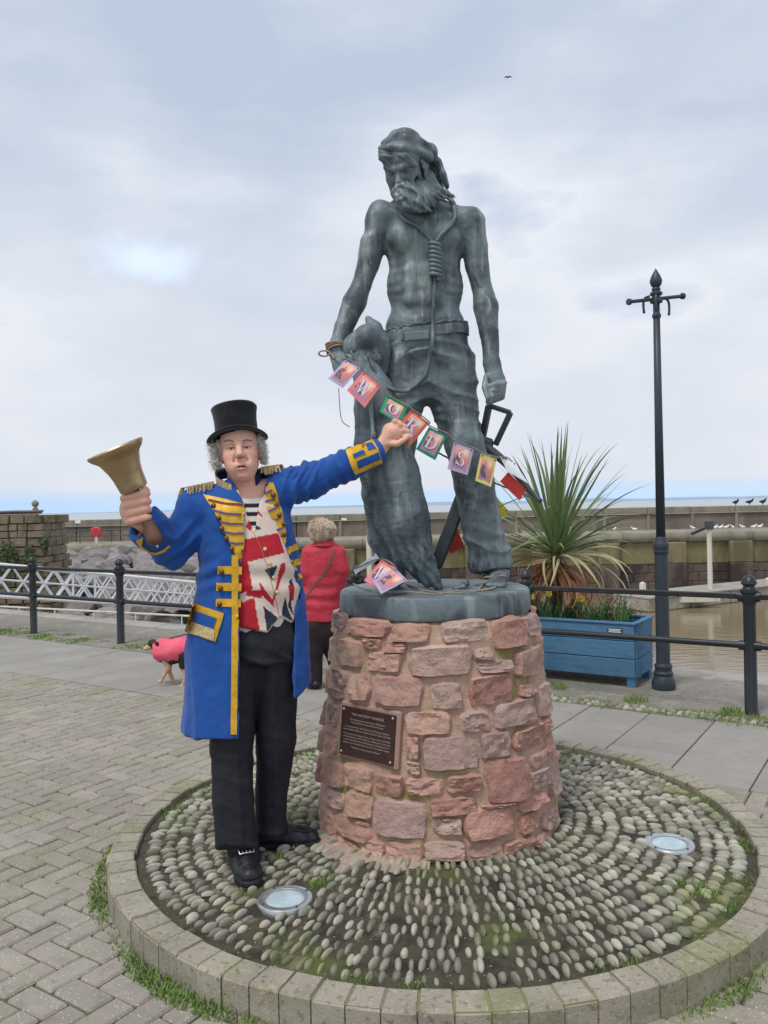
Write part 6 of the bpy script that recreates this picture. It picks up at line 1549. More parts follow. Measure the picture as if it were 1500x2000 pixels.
        V_ += [on(.152-.012, b_, -.001) for b_ in np.linspace(-.044, .044, 13)]+[on(.152+.012, b_, -.001) for b_ in np.linspace(-.044, .044, 13)]
        m.add(V_, [(i, i+1, 13+i+1, 13+i) for i in range(12)]+[(26+i, 26+i+1, i+1, i) for i in range(12)]+[(13+i, 13+i+1, 39+i+1, 39+i) for i in range(12)]); m.build('strap', M['leather'], sh)
        s2 = SDF((lo_[0], lo_[1], zb-.02), (hi_[0], hi_[1], zb+.06), .0048)
        s2.chain([q(.02, 0, .012), q(.10, 0, .012), q(.19, 0, .012), q(.24, 0, .012)], [.046, .045, .052, .046], .02)
        X, Y, Z = s2.full(); s2.d = np.maximum(np.maximum(s2.d, zb-.004-Z), Z-(zb+.022)); V, F, _ = s2.surface(1); mesh_np('sole', V, F, M['black_cloth'], sh)
        m = MB(); c = np.array(on(.158, 0, .010)); e3 = np.array((0, 0, 1))*.9+f*.40; e3 /= np.linalg.norm(e3); e2 = np.cross(e3, sd); w, h = .028, .019
        V3 = lambda a, b, cc=0: Vector(c+sd*a+e2*b+e3*cc)
        if buck:
            m.tube([V3(-w, -h), V3(0, -h*1.15, .004), V3(w, -h), V3(w*1.05, 0), V3(w, h), V3(0, h*1.1, .004), V3(-w, h), V3(-w*1.05, 0)], .0032, 6, closed=True); m.tube([V3(0, -h), V3(0, h)], .002, 6); m.tube([V3(-w*.5, -h), V3(-w*.5, h)], .0016, 6); m.tube([V3(w*.5, -h), V3(w*.5, h)], .0016, 6); m.build('buckle', M['steel'], sh, True)
    # ------------------------------------------------ shirt and flag waistcoat
    TZ = [KZ(1240), KZ(1150), KZ(1080), KZ(1000), KZ(955), KZ(938)]
    tx = [K(505, 1240)[0], K(500, 1150)[0], K(492, 1080)[0], K(482, 1000)[0], K(476, 955)[0], K(474, 938)[0]]
    def torso(off, z0=0):
        s = SDF((P(375, 1100, YB).x, YB-.26, KZ(1250)), (P(610, 1100, YB).x, YB+.22, KZ(925)), .0042)
        rloft(s, TZ, tx, [YB+.02, YB+.015, YB+.01, YB+.005, YB, YB], [q+off for q in (.168, .176, .178, .160, .10, .075)], [q+off for q in (.128, .138, .132, .110, .082, .066)], rad(16), k=0)
        return s
    s = torso(-.012); X, Y, Z = s.full(); s.d = np.maximum(s.d, Z-KZ(975)-.10*np.abs(X-K(488, 975)[0])); V, F, _ = s.surface(1); p = project(V); y = p[:, 1]
    col = np.tile(srgb(222, 214, 206), (len(V), 1)); blk = ((y > 983) & (y < 991)) | ((y > 1000) & (y < 1008)) | ((y > 1018) & (y < 1026)); col[blk] = srgb(40, 42, 50)
    mesh_np('shirt', V, F, M['cloth_col'], t, col)
    s = torso(.0); PX, PY, X, Y, Z = grid_px(s)
    hem = [c3(940, 1440), c3(1130, 1482), c3(1212, 1388), c3(1282, 1422), c3(1300, 1380), c3(1330, 1380), (660, 1320), (330, 1320), c3(900, 1430)]
    s.d = np.maximum(s.d, -np.maximum(poly_sd(PX, PY, hem)*.0021, Y-(YB+.06)).astype(np.float32))
    vee = [(462, 940), (538, 930), c3(1085, 690), c3(1062, 850), c3(1045, 860), c3(985, 735)]
    s.d = np.maximum(s.d, -np.maximum(poly_sd(PX, PY, vee)*.0021, Y-YB).astype(np.float32)); s.d = np.maximum(s.d, Z-KZ(957))
    V, F, _ = s.surface(1); N = normals(V, F)
    p = project(V); d = .004*np.sin(V[:, 2]*44+20*V[:, 0]+4*vnoise(V, 7, 2))*np.clip((KZ(1060)-V[:, 2])/.1, 0, 1)+.004*fbm(V, 12, 2, 3); V = V+N*d[:, None]
    CRM, RED, NAV = srgb(226, 206, 190), srgb(190, 44, 58), srgb(52, 58, 74)
    col = np.tile(CRM, (len(V), 1)); q3 = lambda L_: [c3(*a) for a in L_]
    for cc, pl in ((RED, [(950, 925), (1195, 878), (1235, 1000), (960, 1068)]), (RED, [(940, 1050), (1015, 1062), (1042, 1222), (940, 1262)]), (RED, [(940, 1285), (1052, 1278), (1085, 1470), (940, 1450)]), (RED, [(1082, 1175), (1168, 1292), (1178, 1335), (1095, 1255)]), (RED, [(1205, 1068), (1235, 1058), (1236, 1112), (1195, 1225), (1165, 1325), (1160, 1290), (1192, 1180)]), (RED, [(1035, 765), (1056, 812), (1030, 868), (998, 842)]), (RED, [(1062, 720), (1108, 785), (1072, 762)]), (RED, [(1255, 1200), (1290, 1180), (1295, 1290), (1270, 1300)]), (RED, [(1000, 1232), (1095, 1228), (1100, 1280), (1000, 1262)]),
                   (NAV, [(1112, 1102), (1188, 1074), (1166, 1172)]), (NAV, [(1108, 1325), (1200, 1398), (1130, 1478)]), (NAV, [(1240, 1262), (1285, 1418), (1222, 1382)]), (NAV, [(1262, 1180), (1285, 1150), (1290, 1215)]), (NAV, [(1060, 828), (1102, 852), (1058, 864)]), (NAV, [(1262, 1320), (1275, 1240), (1292, 1395)]), (CRM, [(968, 1262), (1045, 1272), (985, 1300), (965, 1290)])):
        m_ = poly_sd(p[:, 0], p[:, 1], q3(pl)) < 0; col[m_] = cc
    col = col*(1+.05*vnoise(V, 60, 2))[:, None]; wc = mesh_np('waistcoat', V, F, M['cloth_col'], t, col); WB = bvh_of(V, F)
    for x, y in ((1117, 977), (1145, 1065), (1170, 1150), (1190, 1240)):
        p_ = cast(WB, *c3(x, y), .001)
        if p_: dome(p_, (0, -1, .1), .0085, M['lace'], 'button', wc, .5)
    strip(WB, [c3(1040, 862), c3(1090, 960), c3(1130, 1080), c3(1172, 1240), c3(1205, 1390)], 1.1, .001, mat('seam', srgb(150, 120, 112), rough=.9), 'front_seam', wc)
    # ------------------------------------------------ coat: a cloth shell, open in front
    s = SDF((P(225, 1100, YB-.3).x, YB-.34, KZ(1442)), (P(770, 900, YB+hand_y).x+.03, YB+max(.32, hand_y+.12), KZ(838)), .0062)
    cz = [KZ(1425), KZ(1330), KZ(1250), KZ(1150), KZ(1080), KZ(1000), KZ(970), KZ(955)]
    rloft(s, cz, [K(484, 1420)[0], K(484, 1330)[0], K(484, 1250)[0], K(486, 1150)[0], K(485, 1080)[0], K(474, 1000)[0], K(470, 965)[0], K(470, 945)[0]], [YB+.045, YB+.04, YB+.035, YB+.03, YB+.025, YB+.02, YB+.01, YB+.01],
          [.268, .256, .246, .220, .204, .192, .120, .090], [.205, .192, .180, .166, .160, .135, .100, .085], rad(18), k=0)
    s.cap(K(470, 966, .01), K(385, 988, -.02), .070, .074, .04); s.cap(K(480, 958, .02), K(550, 952, .045), .068, .076, .04)
    s.chain([K(387, 992, -.02), K(360, 1042, -.045), K(335, 1080, -.075)], [.074, .066, .058], .03)
    s.chain([K(335, 1082, -.075), K(314, 1056, -.13), K(296, 1036, -.175), K(282, 1020, -.205)], [.058, .062, .070, .073], .02)
    s.chain([K(550, 955, .045), K(610, 938, .085), K(680, 908, .13), K(744, 880, hy-.02)], [.082, .074, .062, .054], .03)
    PX, PY, X, Y, Z = grid_px(s)
    outer = s.d.copy(); inner = outer+.011
    # sleeve mouths: cut square across the cuffs
    def half(a, b):   # signed distance beyond b along a->b
        n = (b-a)/np.linalg.norm(b-a); return (X-b[0])*n[0]+(Y-b[1])*n[1]+(Z-b[2])*n[2]
    cutR = half(K(335, 1082, -.075), K(284, 1024, -.20)); cutL = half(K(680, 908, .13), K(742, 881, hy-.022))
    nearR = (X < K(330, 1050)[0]) & (Z > KZ(1100)); nearL = X > K(690, 900)[0]
    d = np.maximum(outer, -inner)
    d = np.where(nearR, np.maximum(d, cutR), d); d = np.where(nearL, np.maximum(d, cutL), d)
    opening = [(440, 905), (530, 900), c3(1112, 590), c3(1112, 700), c3(1205, 900), c3(1242, 960), c3(1335, 1255), (577, 1190), (574, 1300), (576, 1480), (468, 1480), (468, 1210), (470, 1085), c3(988, 985), c3(988, 700), (463, 962)]
    w = (-(X-K(484, 1100)[0])*math.sin(rad(18))+(Y-(YB+.03))*math.cos(rad(18)))
    d = np.maximum(d, -np.maximum(poly_sd(PX, PY, opening)*.0021, w-.02))
    d = np.where(X > K(545, 1300)[0], np.maximum(d, -poly_sd(PX, PY, [(545, 1378), (580, 1362), (608, 1328), (680, 1328), (680, 1520), (545, 1520)])*.0022), d)
    d = np.maximum(d, KZ(1424)-Z)
    s.d = d.astype(np.float32)
    V, F, _ = s.surface(1); N = normals(V, F); p = project(V); z = V[:, 2]
    d = .006*fbm(V*np.array((1.5, 1.5, .25)), 7, 2, 4)+.0035*fbm(V, 16, 3, 6)+.003*(1-2*np.abs(fbm(V*np.array((1, 1, .5)), 9, 2, 11)))
    sk = np.clip((KZ(1180)-z)/.15, 0, 1)*np.clip((444-p[:, 0])/30, 0, 1); d += sk*.009*(1-2*np.abs(np.sin(V[:, 0]*13+V[:, 1]*9+.9*vnoise(V, 3, 2)))**.8)
    arm = np.exp(-((p[:, 0]-352)/34)**2-((p[:, 1]-1062)/42)**2); d += arm*.011*(1-2*np.abs(np.sin((p[:, 0]*.55+p[:, 1])*.105+1.6*vnoise(V, 8, 5)))**.8)
    pit = np.exp(-((p[:, 0]-590)/42)**2)*np.clip((1015-p[:, 1])/25, 0, 1); d += pit*.009*(1-2*np.abs(np.sin((p[:, 0]+.35*p[:, 1])*.12+1.4*vnoise(V, 9, 7)))**.8)+np.exp(-((p[:, 0]-665)/40)**2)*np.clip((1015-p[:, 1])/25, 0, 1)*.004*np.sin((p[:, 0]-.2*p[:, 1])*.3+2*vnoise(V, 9, 8))
    d += np.exp(-((p[:, 1]-1115)/40)**2)*np.clip((444-p[:, 0])/24, 0, 1)*.006*np.sin(p[:, 1]*.16+p[:, 0]*.09+2*vnoise(V, 8, 1)); V = V+N*d[:, None]
    coat = mesh_np('coat', V, F, M['coat'], t); CB = bvh_of(V, F)
    gold, blue, pur = M['gold'], M['coat'], mat('purple_ribbon', srgb(92, 72, 150), rough=.6)
    # left breast: braided panel
    lap = patch(CB, q3([(738, 645), (860, 668), (986, 702), (986, 990), (972, 1056), (950, 1040), (900, 930), (840, 800), (780, 705)]), .004, gold, 'braid_panel', coat)
    for k, (a, b) in enumerate((((772, 678), (980, 708)), ((805, 742), (984, 766)), ((838, 808), (984, 822)), ((862, 868), (984, 880)), ((895, 932), (984, 940)))): strip(CB, [c3(*a), c3((a[0]+b[0])/2, (a[1]+b[1])/2+8), c3(*b)], 3.2, .0085, mat('maroon_ribbon', srgb(120, 40, 60), rough=.6) if k == 0 else pur, 'ribbon', coat, 5)
    for x, y in ((805, 715), (838, 788), (855, 850), (883, 912), (915, 975)):
        p_ = cast(CB, *c3(x, y), .006); p_ and dome(p_, (-.15, -1, .15), .0105, M['button'], 'button', coat, .8)
    strip(CB, [(459, 1084), (459, 1150), (459, 1230), (458, 1330), (457, 1434)], 12, .006, gold, 'front_braid', coat)
    for a, b, y, bx in ((830, 962, 1104, 855), (822, 960, 1206, 850), (820, 956, 1303, 843)):
        strip(CB, [c3(a, y), c3((a+b)/2, y+1), c3(b+14, y+4)], 15.5, .0042, gold, 'braid_bar', coat); p_ = cast(CB, *c3(bx, y+10), .007); p_ and dome(p_, (-.15, -1, .1), .0105, M['button'], 'button', coat, .8)
    # right breast
    patch(CB, q3([(1110, 600), (1140, 572), (1168, 572), (1195, 640), (1225, 780), (1245, 880), (1240, 955), (1205, 890), (1150, 770), (1112, 690)]), .004, gold, 'braid_panel', coat)
    for a, b in (((1118, 640), (1162, 615)), ((1118, 690), (1180, 668)), ((1140, 745), (1200, 722)), ((1145, 810), (1208, 785)), ((1172, 866), (1230, 846)), ((1195, 905), (1235, 890))): strip(CB, [c3(*a), c3(*b)], 3.0, .0085, pur, 'ribbon', coat, 5)
    for x, y in ((1168, 645), (1185, 712), (1200, 768), (1228, 825), (1230, 888)):
        p_ = cast(CB, *c3(x, y), .006); p_ and dome(p_, (.1, -1, .1), .0105, M['button'], 'button', coat, .8)
    strip(CB, [c3(1238, 955), c3(1268, 1040), c3(1300, 1140), c3(1332, 1240)], 7, .004, gold, 'front_braid', coat)
    for y0 in (975, 1062, 1150): strip(CB, [c3(1255+(y0-975)*.26, y0+10), c3(1312+(y0-975)*.15, y0-14)], 12, .0042, gold, 'braid_bar', coat)
    # pocket flap
    patch(CB, q3([(680, 1305), (868, 1368), (862, 1396), (815, 1542), (626, 1478), (650, 1400)]), .005, gold, 'pocket_flap', coat)
    patch(CB, q3([(692, 1352), (826, 1396), (806, 1462), (686, 1422)]), .0095, blue, 'pocket_panel', coat); patch(CB, q3([(690, 1422), (806, 1464), (812, 1480), (808, 1534), (634, 1476), (640, 1448), (664, 1412)]), .0095, M['lace'], 'pocket_lace', coat)
    # cuffs
    c2 = lambda x, y: (620+x/3.2609, 600+y/3.2609)
    patch(CB, [c2(*a) for a in ((178, 912), (352, 845), (385, 900), (412, 990), (240, 1066), (205, 990))], .004, gold, 'cuff_braid', coat)
    for a in (((222, 942), (288, 915), (300, 938), (232, 965)), ((243, 985), (385, 925), (398, 965), (255, 1028)), ((305, 880), (345, 868), (372, 900), (322, 915))): patch(CB, [c2(*q) for q in a], .0085, blue, 'cuff_panel', coat)
    c6 = lambda x, y: (230+x/7.694, 860+y/7.694)
    strip(CB, [c6(295, 1500), c6(370, 1610), c6(470, 1680), c6(580, 1700), c6(690, 1660), c6(770, 1580)], 5, .004, gold, 'cuff_braid', coat); patch(CB, [c6(*a) for a in ((300, 1375), (370, 1380), (330, 1430), (385, 1470), (360, 1580), (300, 1510))], .0045, gold, 'cuff_braid', coat)
    # stand collar, open at the throat
    n = 32; V_ = []; cen = K(467, 945, .005)
    for i in range(n):
        f_ = i/(n-1); ang = rad(262)-rad(292)*f_; x, y = math.cos(ang), math.sin(ang)
        yb_ = np.interp(f_, [0, .12, .28, .5, .75, .9, 1], [968, 957, 938, 930, 936, 944, 950]); zb_ = KZ(yb_)-.0; zt_ = zb_+.044
        r0, r1 = .088, .094
        V_ += [(cen[0]+x*r0, cen[1]+y*r0*.98, zb_), (cen[0]+x*r1, cen[1]+y*r1*.98, zt_), (cen[0]+x*(r1-.005), cen[1]+y*(r1-.005)*.98, zt_), (cen[0]+x*(r0-.005), cen[1]+y*(r0-.005)*.98, zb_)]
    F_ = [(i*4+k, i*4+4+k, i*4+4+(k+1) % 4, i*4+(k+1) % 4) for i in range(n-1) for k in range(4)]+[(3, 2, 1, 0), (n*4-4, n*4-3, n*4-2, n*4-1)]
    co = MB().add(V_, F_).build('collar', M['lining'], t, True); auto_smooth(co.data, 50)
    lc = MB(); k0 = 0
    CV = [Vector(v) for v in V_]
    for i in range(0, 12):
        a, b, c_, d_ = CV[i*4], CV[i*4+1], CV[i*4+5], CV[i*4+4]; o_ = ((b-a).cross(c_-b)).normalized(); ctr = Vector(cen); o_ = o_ if o_.dot(a-ctr) > 0 else -o_
        lc.add([a+o_*.003+(b-a)*.06, b+o_*.003, c_+o_*.003, d_+o_*.003+(c_-d_)*.06], [(0, 1, 2, 3)])
    lc.build('collar_lace', M['lace'], co)
    # epaulettes: board and fringe
    for (a, b, edge) in ((K(418, 944, -.0), K(366, 968, -.02), -1), (K(508, 918, .03), K(540, 920, .05), 1)):
        ep = thing('epaulette', a); ep.parent = t; ep.matrix_basis = world_mat(t).inverted() @ ep.matrix_basis
        h1 = CB.ray_cast(Vector(a)+Vector((0, 0, .3)), Vector((0, 0, -1)))[0] or Vector(a); h2 = CB.ray_cast(Vector(b)+Vector((0, 0, .3)), Vector((0, 0, -1)))[0] or Vector(b)
        v = (h2-h1).normalized(); w_ = Vector((0, 0, 1)).cross(v).normalized(); u_ = v.cross(w_); u_ = u_ if u_.z > 0 else -u_; Lb = (h2-h1).length
        m = MB(); m.box((h1+h2)/2+u_*.006, (Lb, .085, .010), Matrix((v, w_, u_)).transposed(), bev=.004); m.build('board', M['lace'], ep)
        m = MB(); r = random.Random(4)
        for i in range(90):
            f_ = i/89; 
            if f_ < .3: o_ = h1.lerp(h2, f_/.3)-w_*.044; od = -w_
            elif f_ < .7: o_ = h2+w_*(-.044+.088*(f_-.3)/.4); od = v
            else: o_ = h2.lerp(h1, (f_-.7)/.3)+w_*.044; od = w_
            o_ = o_+u_*.008; l_ = r.uniform(.028, .045); j_ = Vector((r.uniform(-.3, .3), r.uniform(-.3, .3), 0))
            m.tube([o_, o_+(od+j_*.3)*l_*.45+Vector((0, 0, .002)), o_+(od+j_)*l_*.7-Vector((0, 0, l_*.75))], .0019, 4)
        m.build('fringe', M['lace'], ep)
    # ------------------------------------------------ top hat
    ht = thing('top_hat', L(0, 0, .07)); ht.parent = t; ht.matrix_basis = world_mat(t).inverted() @ ht.matrix_basis
    Rh = Matrix([list(q) for q in (R0 @ np.array(Euler((rad(3), rad(1), 0)).to_matrix()))]); hc = Vector(L(-.004, -.004, .060))
    V_ = []; n = 56; prof = [(.086, -.004), (.086, .02), (.0855, .06), (.089, .094), (.0925, .110), (.0930, .116), (.087, .123), (.06, .128), (.0, .129)]
    for r_, z_ in prof:
        for j in range(n):
            a = 2*math.pi*j/n; V_.append(hc+Rh @ Vector((r_*math.cos(a), r_*1.10*math.sin(a), z_+.002*math.sin(2*a))))
    MB().add(V_, [(i*n+j, i*n+(j+1) % n, (i+1)*n+(j+1) % n, (i+1)*n+j) for i in range(len(prof)-1) for j in range(n)]).build('crown', M['felt'], ht, True)
    V_ = []
    for (r_, z_) in ((.080, .0), (.100, .001), (.118, .000), (.1225, -.001), (.1235, .003), (.1225, .007), (.118, .007), (.100, .007), (.086, .010)):
        for j in range(n):
            a = 2*math.pi*j/n; g_ = max(0, (r_-.085)/.04); V_.append(hc+Rh @ Vector((r_*1.0*math.cos(a), r_*1.12*math.sin(a), z_-.020*g_*math.cos(a)**2+.004*g_*math.sin(a)**2)))
    MB().add(V_, [(i*n+j, i*n+(j+1) % n, (i+1)*n+(j+1) % n, (i+1)*n+j) for i in range(8) for j in range(n)]).build('brim', M['felt'], ht, True)
    MB().lathe([(.0868, .010), (.0872, .012), (.0872, .020), (.0866, .022)], n, hc, Rh @ Matrix.Diagonal((1, 1.1, 1)), cap=False).build('hat_band', M['leather'], ht, True)
    # ------------------------------------------------ curly grey hair
    s = SDF(tuple(np.array(L(0, 0, 0))-.14), tuple(np.array(L(0, 0, 0))+.14), .005)
    for q in (-1, 1): s.ell(L(q*(.075 if q < 0 else .069), -.035, .006), np.array((.024, .050, .040))*sc, R0, .01); s.ell(L(q*(.081 if q < 0 else .075), .0, .032), np.array((.018, .030, .024))*sc, R0, .01)
    s.ell(L(0, -.075, -.01), np.array((.078, .035, .052))*sc, R0, .01)
    V, F, _ = s.surface(0); N = normals(V, F); V = V+N*(.006*fbm(V, 80, 2, 3)-.004)[:, None]; hr = mesh_np('hair', V, F, M['grey_hair'], t)
    m = MB(); r = random.Random(8)
    for i in range(900):
        q = -1 if i % 2 else 1; ff = r.uniform(-.10, .030); u = r.uniform(-.046, .046); o_ = np.array((q*((.080 if q < 0 else .074)+(.026 if q < 0 else .016)*r.random()**.7*(1 if u > -.045 else .6)), ff, u))
        if q < 0 and r.random() < .35: o_[0] -= .010
        rr, tn, ln = r.uniform(.004, .014), r.uniform(.4, 1.3), r.uniform(.012, .038); ax_ = np.array((q*r.uniform(.2, 1), r.uniform(-.4, .5), r.uniform(-1, .5))); ax_ /= np.linalg.norm(ax_)
        e1 = np.cross(ax_, (.3, .8, .5)); e1 /= np.linalg.norm(e1); e2 = np.cross(ax_, e1)
        pts = [Vector(L(*(o_+ax_*ln*k/11+(e1*math.cos(k/11*tn*6.28)+e2*math.sin(k/11*tn*6.28))*rr*(1-.3*k/11)))) for k in range(12)]
        m.tube(pts, [.0009]*8+[.0008, .0007, .0006, .0004], 3)
    m.build('curls', M['grey_hair'], hr)['kind'] = 'stuff'
    return t, CB
CRIER, COATB = crier()

def bell():
    base, mouth = P(263, 956, YB-.255), P(229, 886, YB-.285); ax_ = (mouth-base).normalized()
    t = thing('handbell', base, 'large brass handbell with turned wooden handle held up by the man', 'bell')
    Rm = ax_.to_track_quat('Z', 'Y').to_matrix(); Lb = .165
    prof = [(.012, -.004), (.040, -.003), (.053, .002), (.0565, .010), (.057, .022), (.0590, .05), (.0635, .085), (.072, .115), (.085, .138), (.100, .152), (.104, .156), (.106, .159), (.1125, .168), (.1135, .176), (.110, .179), (.104, .172), (.086, .145), (.066, .09), (.052, .02), (.02, .012)]
    prof = [(a*.95, b*.95) for a, b in prof]
    m = MB(); m.lathe(prof, 64, base, Rm, cap=False); o = m.build('cup', M['brass'], t, True); auto_smooth(o.data, 38)
    m = MB(); m.lathe([(.004, .012), (.004, .12), (.014, .125), (.020, .14), (.014, .155), (.002, .16)], 14, base, Rm); m.build('clapper', M['bronze_dark'], t, True)
    end = P(306, 1064, YB-.27); hx = (end-base); Ln = hx.length; Rh = hx.normalized().to_track_quat('Z', 'Y').to_matrix()
    m = MB(); m.lathe([(.020, -.006), (.018, .01), (.0155, Ln*.25), (.0165, Ln*.45), (.021, Ln*.60), (.0275, Ln*.76), (.0315, Ln*.87), (.0300, Ln*.94), (.021, Ln*.985), (.008, Ln)], 28, base, Rh); m.build('handle', M['bell_wood'], t, True)
    m = MB(); m.lathe([(.005, Ln-.002), (.006, Ln+.006), (.003, Ln+.012)], 12, base, Rh); m.build('rivet', M['steel'], t, True)
bell()
# ================================================================ BUNTING
STRING = mat('bunting_string', srgb(150, 146, 132), [(srgb(110, 106, 96), 90, .45, .65, .6)], .85)
PRINT = mat('sunset_print', (1, 1, 1), attr='col', rough=.3, spec=.5)
CARD = {k: mat('card_'+k, srgb(*c), [(tuple(min(1, q*1.12) for q in srgb(*c)), 30, .45, .65, .4)], .4, spec=.45) for k, c in dict(lilac=(186, 168, 200), pink=(232, 120, 128), green=(44, 156, 104), orange=(224, 104, 66), teal=(30, 140, 124), yellow=(232, 214, 130), red=(206, 66, 56), lime=(212, 200, 44), white=(232, 234, 240)).items()}
LETTER = mat('letter_print', srgb(232, 228, 240), [(srgb(190, 186, 214), 160, .45, .6, .6)], .4)
def glyph(ch):
    """serif capitals as outline polygons in a unit box (several convex-ish pieces)"""
    bar = lambda x0, y0, x1, y1: [(x0, y0), (x1, y0), (x1, y1), (x0, y1)]
    def arc(cx, cy, rx, ry, w0, w1, a0, a1, n=14):
        out = []
        for k in range(n):
            p = []
            for q in (k, k+1):
                a = rad(a0+(a1-a0)*q/n); w = w0+(w1-w0)*abs(math.cos(a)); p.append(((cx+rx*math.cos(a), cy+ry*math.sin(a)), (cx+(rx-w)*math.cos(a), cy+(ry-w*.8)*math.sin(a))))
            out.append([p[0][0], p[1][0], p[1][1], p[0][1]])
        return out
    if ch == 'W': return [[(.02, 1), (.20, 1), (.36, 0), (.28, 0)], [(.28, 0), (.36, 0), (.54, .86), (.49, .90)], [(.42, 1), (.60, 1), (.76, 0), (.68, 0)], [(.68, 0), (.76, 0), (.95, .96), (.90, .96)], bar(-.06, .95, .28, 1.0), bar(.36, .95, .64, 1.0), bar(.80, .95, 1.04, 1.0)]
    if ch == 'O': return arc(.5, .5, .46, .52, .07, .20, 0, 360, 24)
    if ch == 'D': return [bar(.08, 0, .26, 1), bar(0, 0, .34, .06), bar(0, .94, .34, 1)]+arc(.34, .5, .62, .5, .06, .22, -90, 90, 16)
    if ch == 'R': return [bar(.08, 0, .26, 1), bar(0, 0, .34, .06), bar(0, .94, .34, 1)]+arc(.34, .735, .46, .265, .06, .20, -90, 90, 12)+[[(.38, .48), (.56, .48), (.92, .02), (.70, .0)], bar(.66, 0, 1.0, .06)]
    if ch == 'S': return arc(.5, .74, .36, .26, .07, .17, 25, 250, 14)+arc(.5, .26, .38, .27, .07, .17, -155, 80, 14)+[bar(.80, .70, .87, .96), bar(.10, .04, .17, .30)]
    return []
def bunting():
    c2 = lambda x, y: (620+x/3.2609, 600+y/3.2609)
    t = thing('bunting', P(800, 800, CY-.3), 'string of coloured picture cards spelling words tied from the statue\'s wrist to its crossbow', 'bunting')
    B = lambda px, py, lift, yd: (cast(BIRD, px, py, lift) or P(px, py, yd))
    def card(corners, dys, colr, letter=None, pr=True, nm='card', inset=.13):
        """corners in photo pixels TL TR BR BL, depths per corner"""
        q = [P(*c, CY+d) for c, d in zip(corners, dys)]; TL, TR, BR, BL = q
        nrm = (TR-TL).cross(BL-TL).normalized(); nrm = nrm if nrm.y < 0 else -nrm
        f = lambda u, v, h=0: TL*(1-u)*(1-v)+TR*u*(1-v)+BR*u*v+BL*(1-u)*v+nrm*h
        m = MB(); n = 5; V = []
        for s_ in (0, 1):
            for j in range(n+1):
                for i in range(n+1): u, v = i/n, j/n; V.append(f(u, v, (.0016 if s_ == 0 else -.0006)+.006*math.sin(math.pi*u)*math.sin(math.pi*v)*.6))
        N1 = (n+1)**2; F = []
        for j in range(n):
            for i in range(n): a = j*(n+1)+i; F += [(a, a+n+1, a+n+2, a+1), (N1+a, N1+a+1, N1+a+n+2, N1+a+n+1)]
        per = [i for i in range(n)]+[n+(n+1)*j for j in range(n)]+[N1-1-i for i in range(n)]+[(n+1)*(n-j) for j in range(n)]
        F += [(per[k], per[(k+1) % len(per)], N1+per[(k+1) % len(per)], N1+per[k]) for k in range(len(per))]
        o = m.add(V, F).build(nm, CARD[colr], t)
        bow = lambda u, v: .0036*math.sin(math.pi*u)*math.sin(math.pi*v)
        if pr:
            K_ = 18; V = np.array([f(inset+(1-2*inset)*i/K_, inset*.8+(1-1.6*inset)*j/K_, .0026+bow(inset+(1-2*inset)*i/K_, j/K_)) for j in range(K_+1) for i in range(K_+1)]); uu = np.array([(i/K_, j/K_) for j in range(K_+1) for i in range(K_+1)])
            top, mid, low = np.array(srgb(238, 172, 156)), np.array(srgb(228, 138, 120)), np.array(srgb(172, 140, 164)); v = uu[:, 1:2]
            col = np.where(v < .5, top*(1-v*2)+mid*v*2, mid*(2-v*2)+low*(v*2-1))
            sh = (np.abs(uu[:, 0]-.28-.06*np.sin(uu[:, 1]*9)) < .13+.16*uu[:, 1]) & (uu[:, 1] > .28) & (uu[:, 1] < .86) & (vnoise(np.c_[uu*9, uu[:, 0]*0+len(t.children)], 1, 3) > -.35); mast = (np.abs(uu[:, 0]-.34) < .03) & (uu[:, 1] > .12) & (uu[:, 1] < .5)
            col[sh | mast] = srgb(104, 92, 114); glow = np.exp(-((uu[:, 0]-.72)**2+(uu[:, 1]-.2)**2)/.03)[:, None]; col = col*(1-glow)+np.array(srgb(250, 220, 190))*glow
            F = np.array([(j*(K_+1)+i, (j+1)*(K_+1)+i, (j+1)*(K_+1)+i+1, j*(K_+1)+i+1) for j in range(K_) for i in range(K_)]); mesh_np('print', V, F, PRINT, o, col)
        if letter:
            m = MB()
            for pl in glyph(letter):
                g = [(.24+.52*x, .76-.52*y) for x, y in pl]; m.add([f(u, v, .0044+bow(u, v)) for u, v in g], [tuple(range(len(g)))])
            m.build('letter', LETTER, o)
        # punched holes with the string passing through
        for u in (.10, .90): MB().lathe([(.0035, 0), (.0035, .002)], 8, f(u, .07, .002), nrm.to_track_quat('Z', 'Y').to_matrix()).build('eyelet', M['bronze_dark'], o)
        return TL, TR
    zb = lambda px, py, dflt: (cast(BIRD, px, py, 0) or P(px, py, CY+dflt)).y-CY
    tops = []
    a = card([c2(180, 335), c2(278, 385), c2(160, 515), c2(68, 455)], [-.255, -.29, -.275, -.25], 'lilac'); tops += a
    a = card([c2(290, 410), c2(402, 500), c2(302, 640), c2(188, 530)], [-.285, -.305, -.31, -.29], 'pink', 'W'); tops += a
    a = card([c2(442, 565), c2(572, 635), c2(520, 745), c2(395, 665)], [-.300, -.29, -.315, -.325], 'green', 'O'); tops += a
    a = card([c2(598, 655), c2(712, 738), c2(606, 868), c2(492, 775)], [-.285, -.27, -.29, -.32], 'orange', 'R'); tops += a
    a = card([c2(710, 762), c2(828, 815), c2(750, 975), c2(628, 905)], [-.268, -.255, -.262, -.275], 'teal', 'D'); tops += a
    a = card([c2(870, 855), c2(995, 905), c2(955, 1070), c2(828, 1030)], [-.245, -.225, -.235, -.25], 'lilac', 'S'); tops += a
    a = card([c2(1040, 930), c2(1142, 965), c2(1105, 1145), c2(1005, 1105)], [-.215, -.19, -.20, -.215], 'yellow'); tops += a
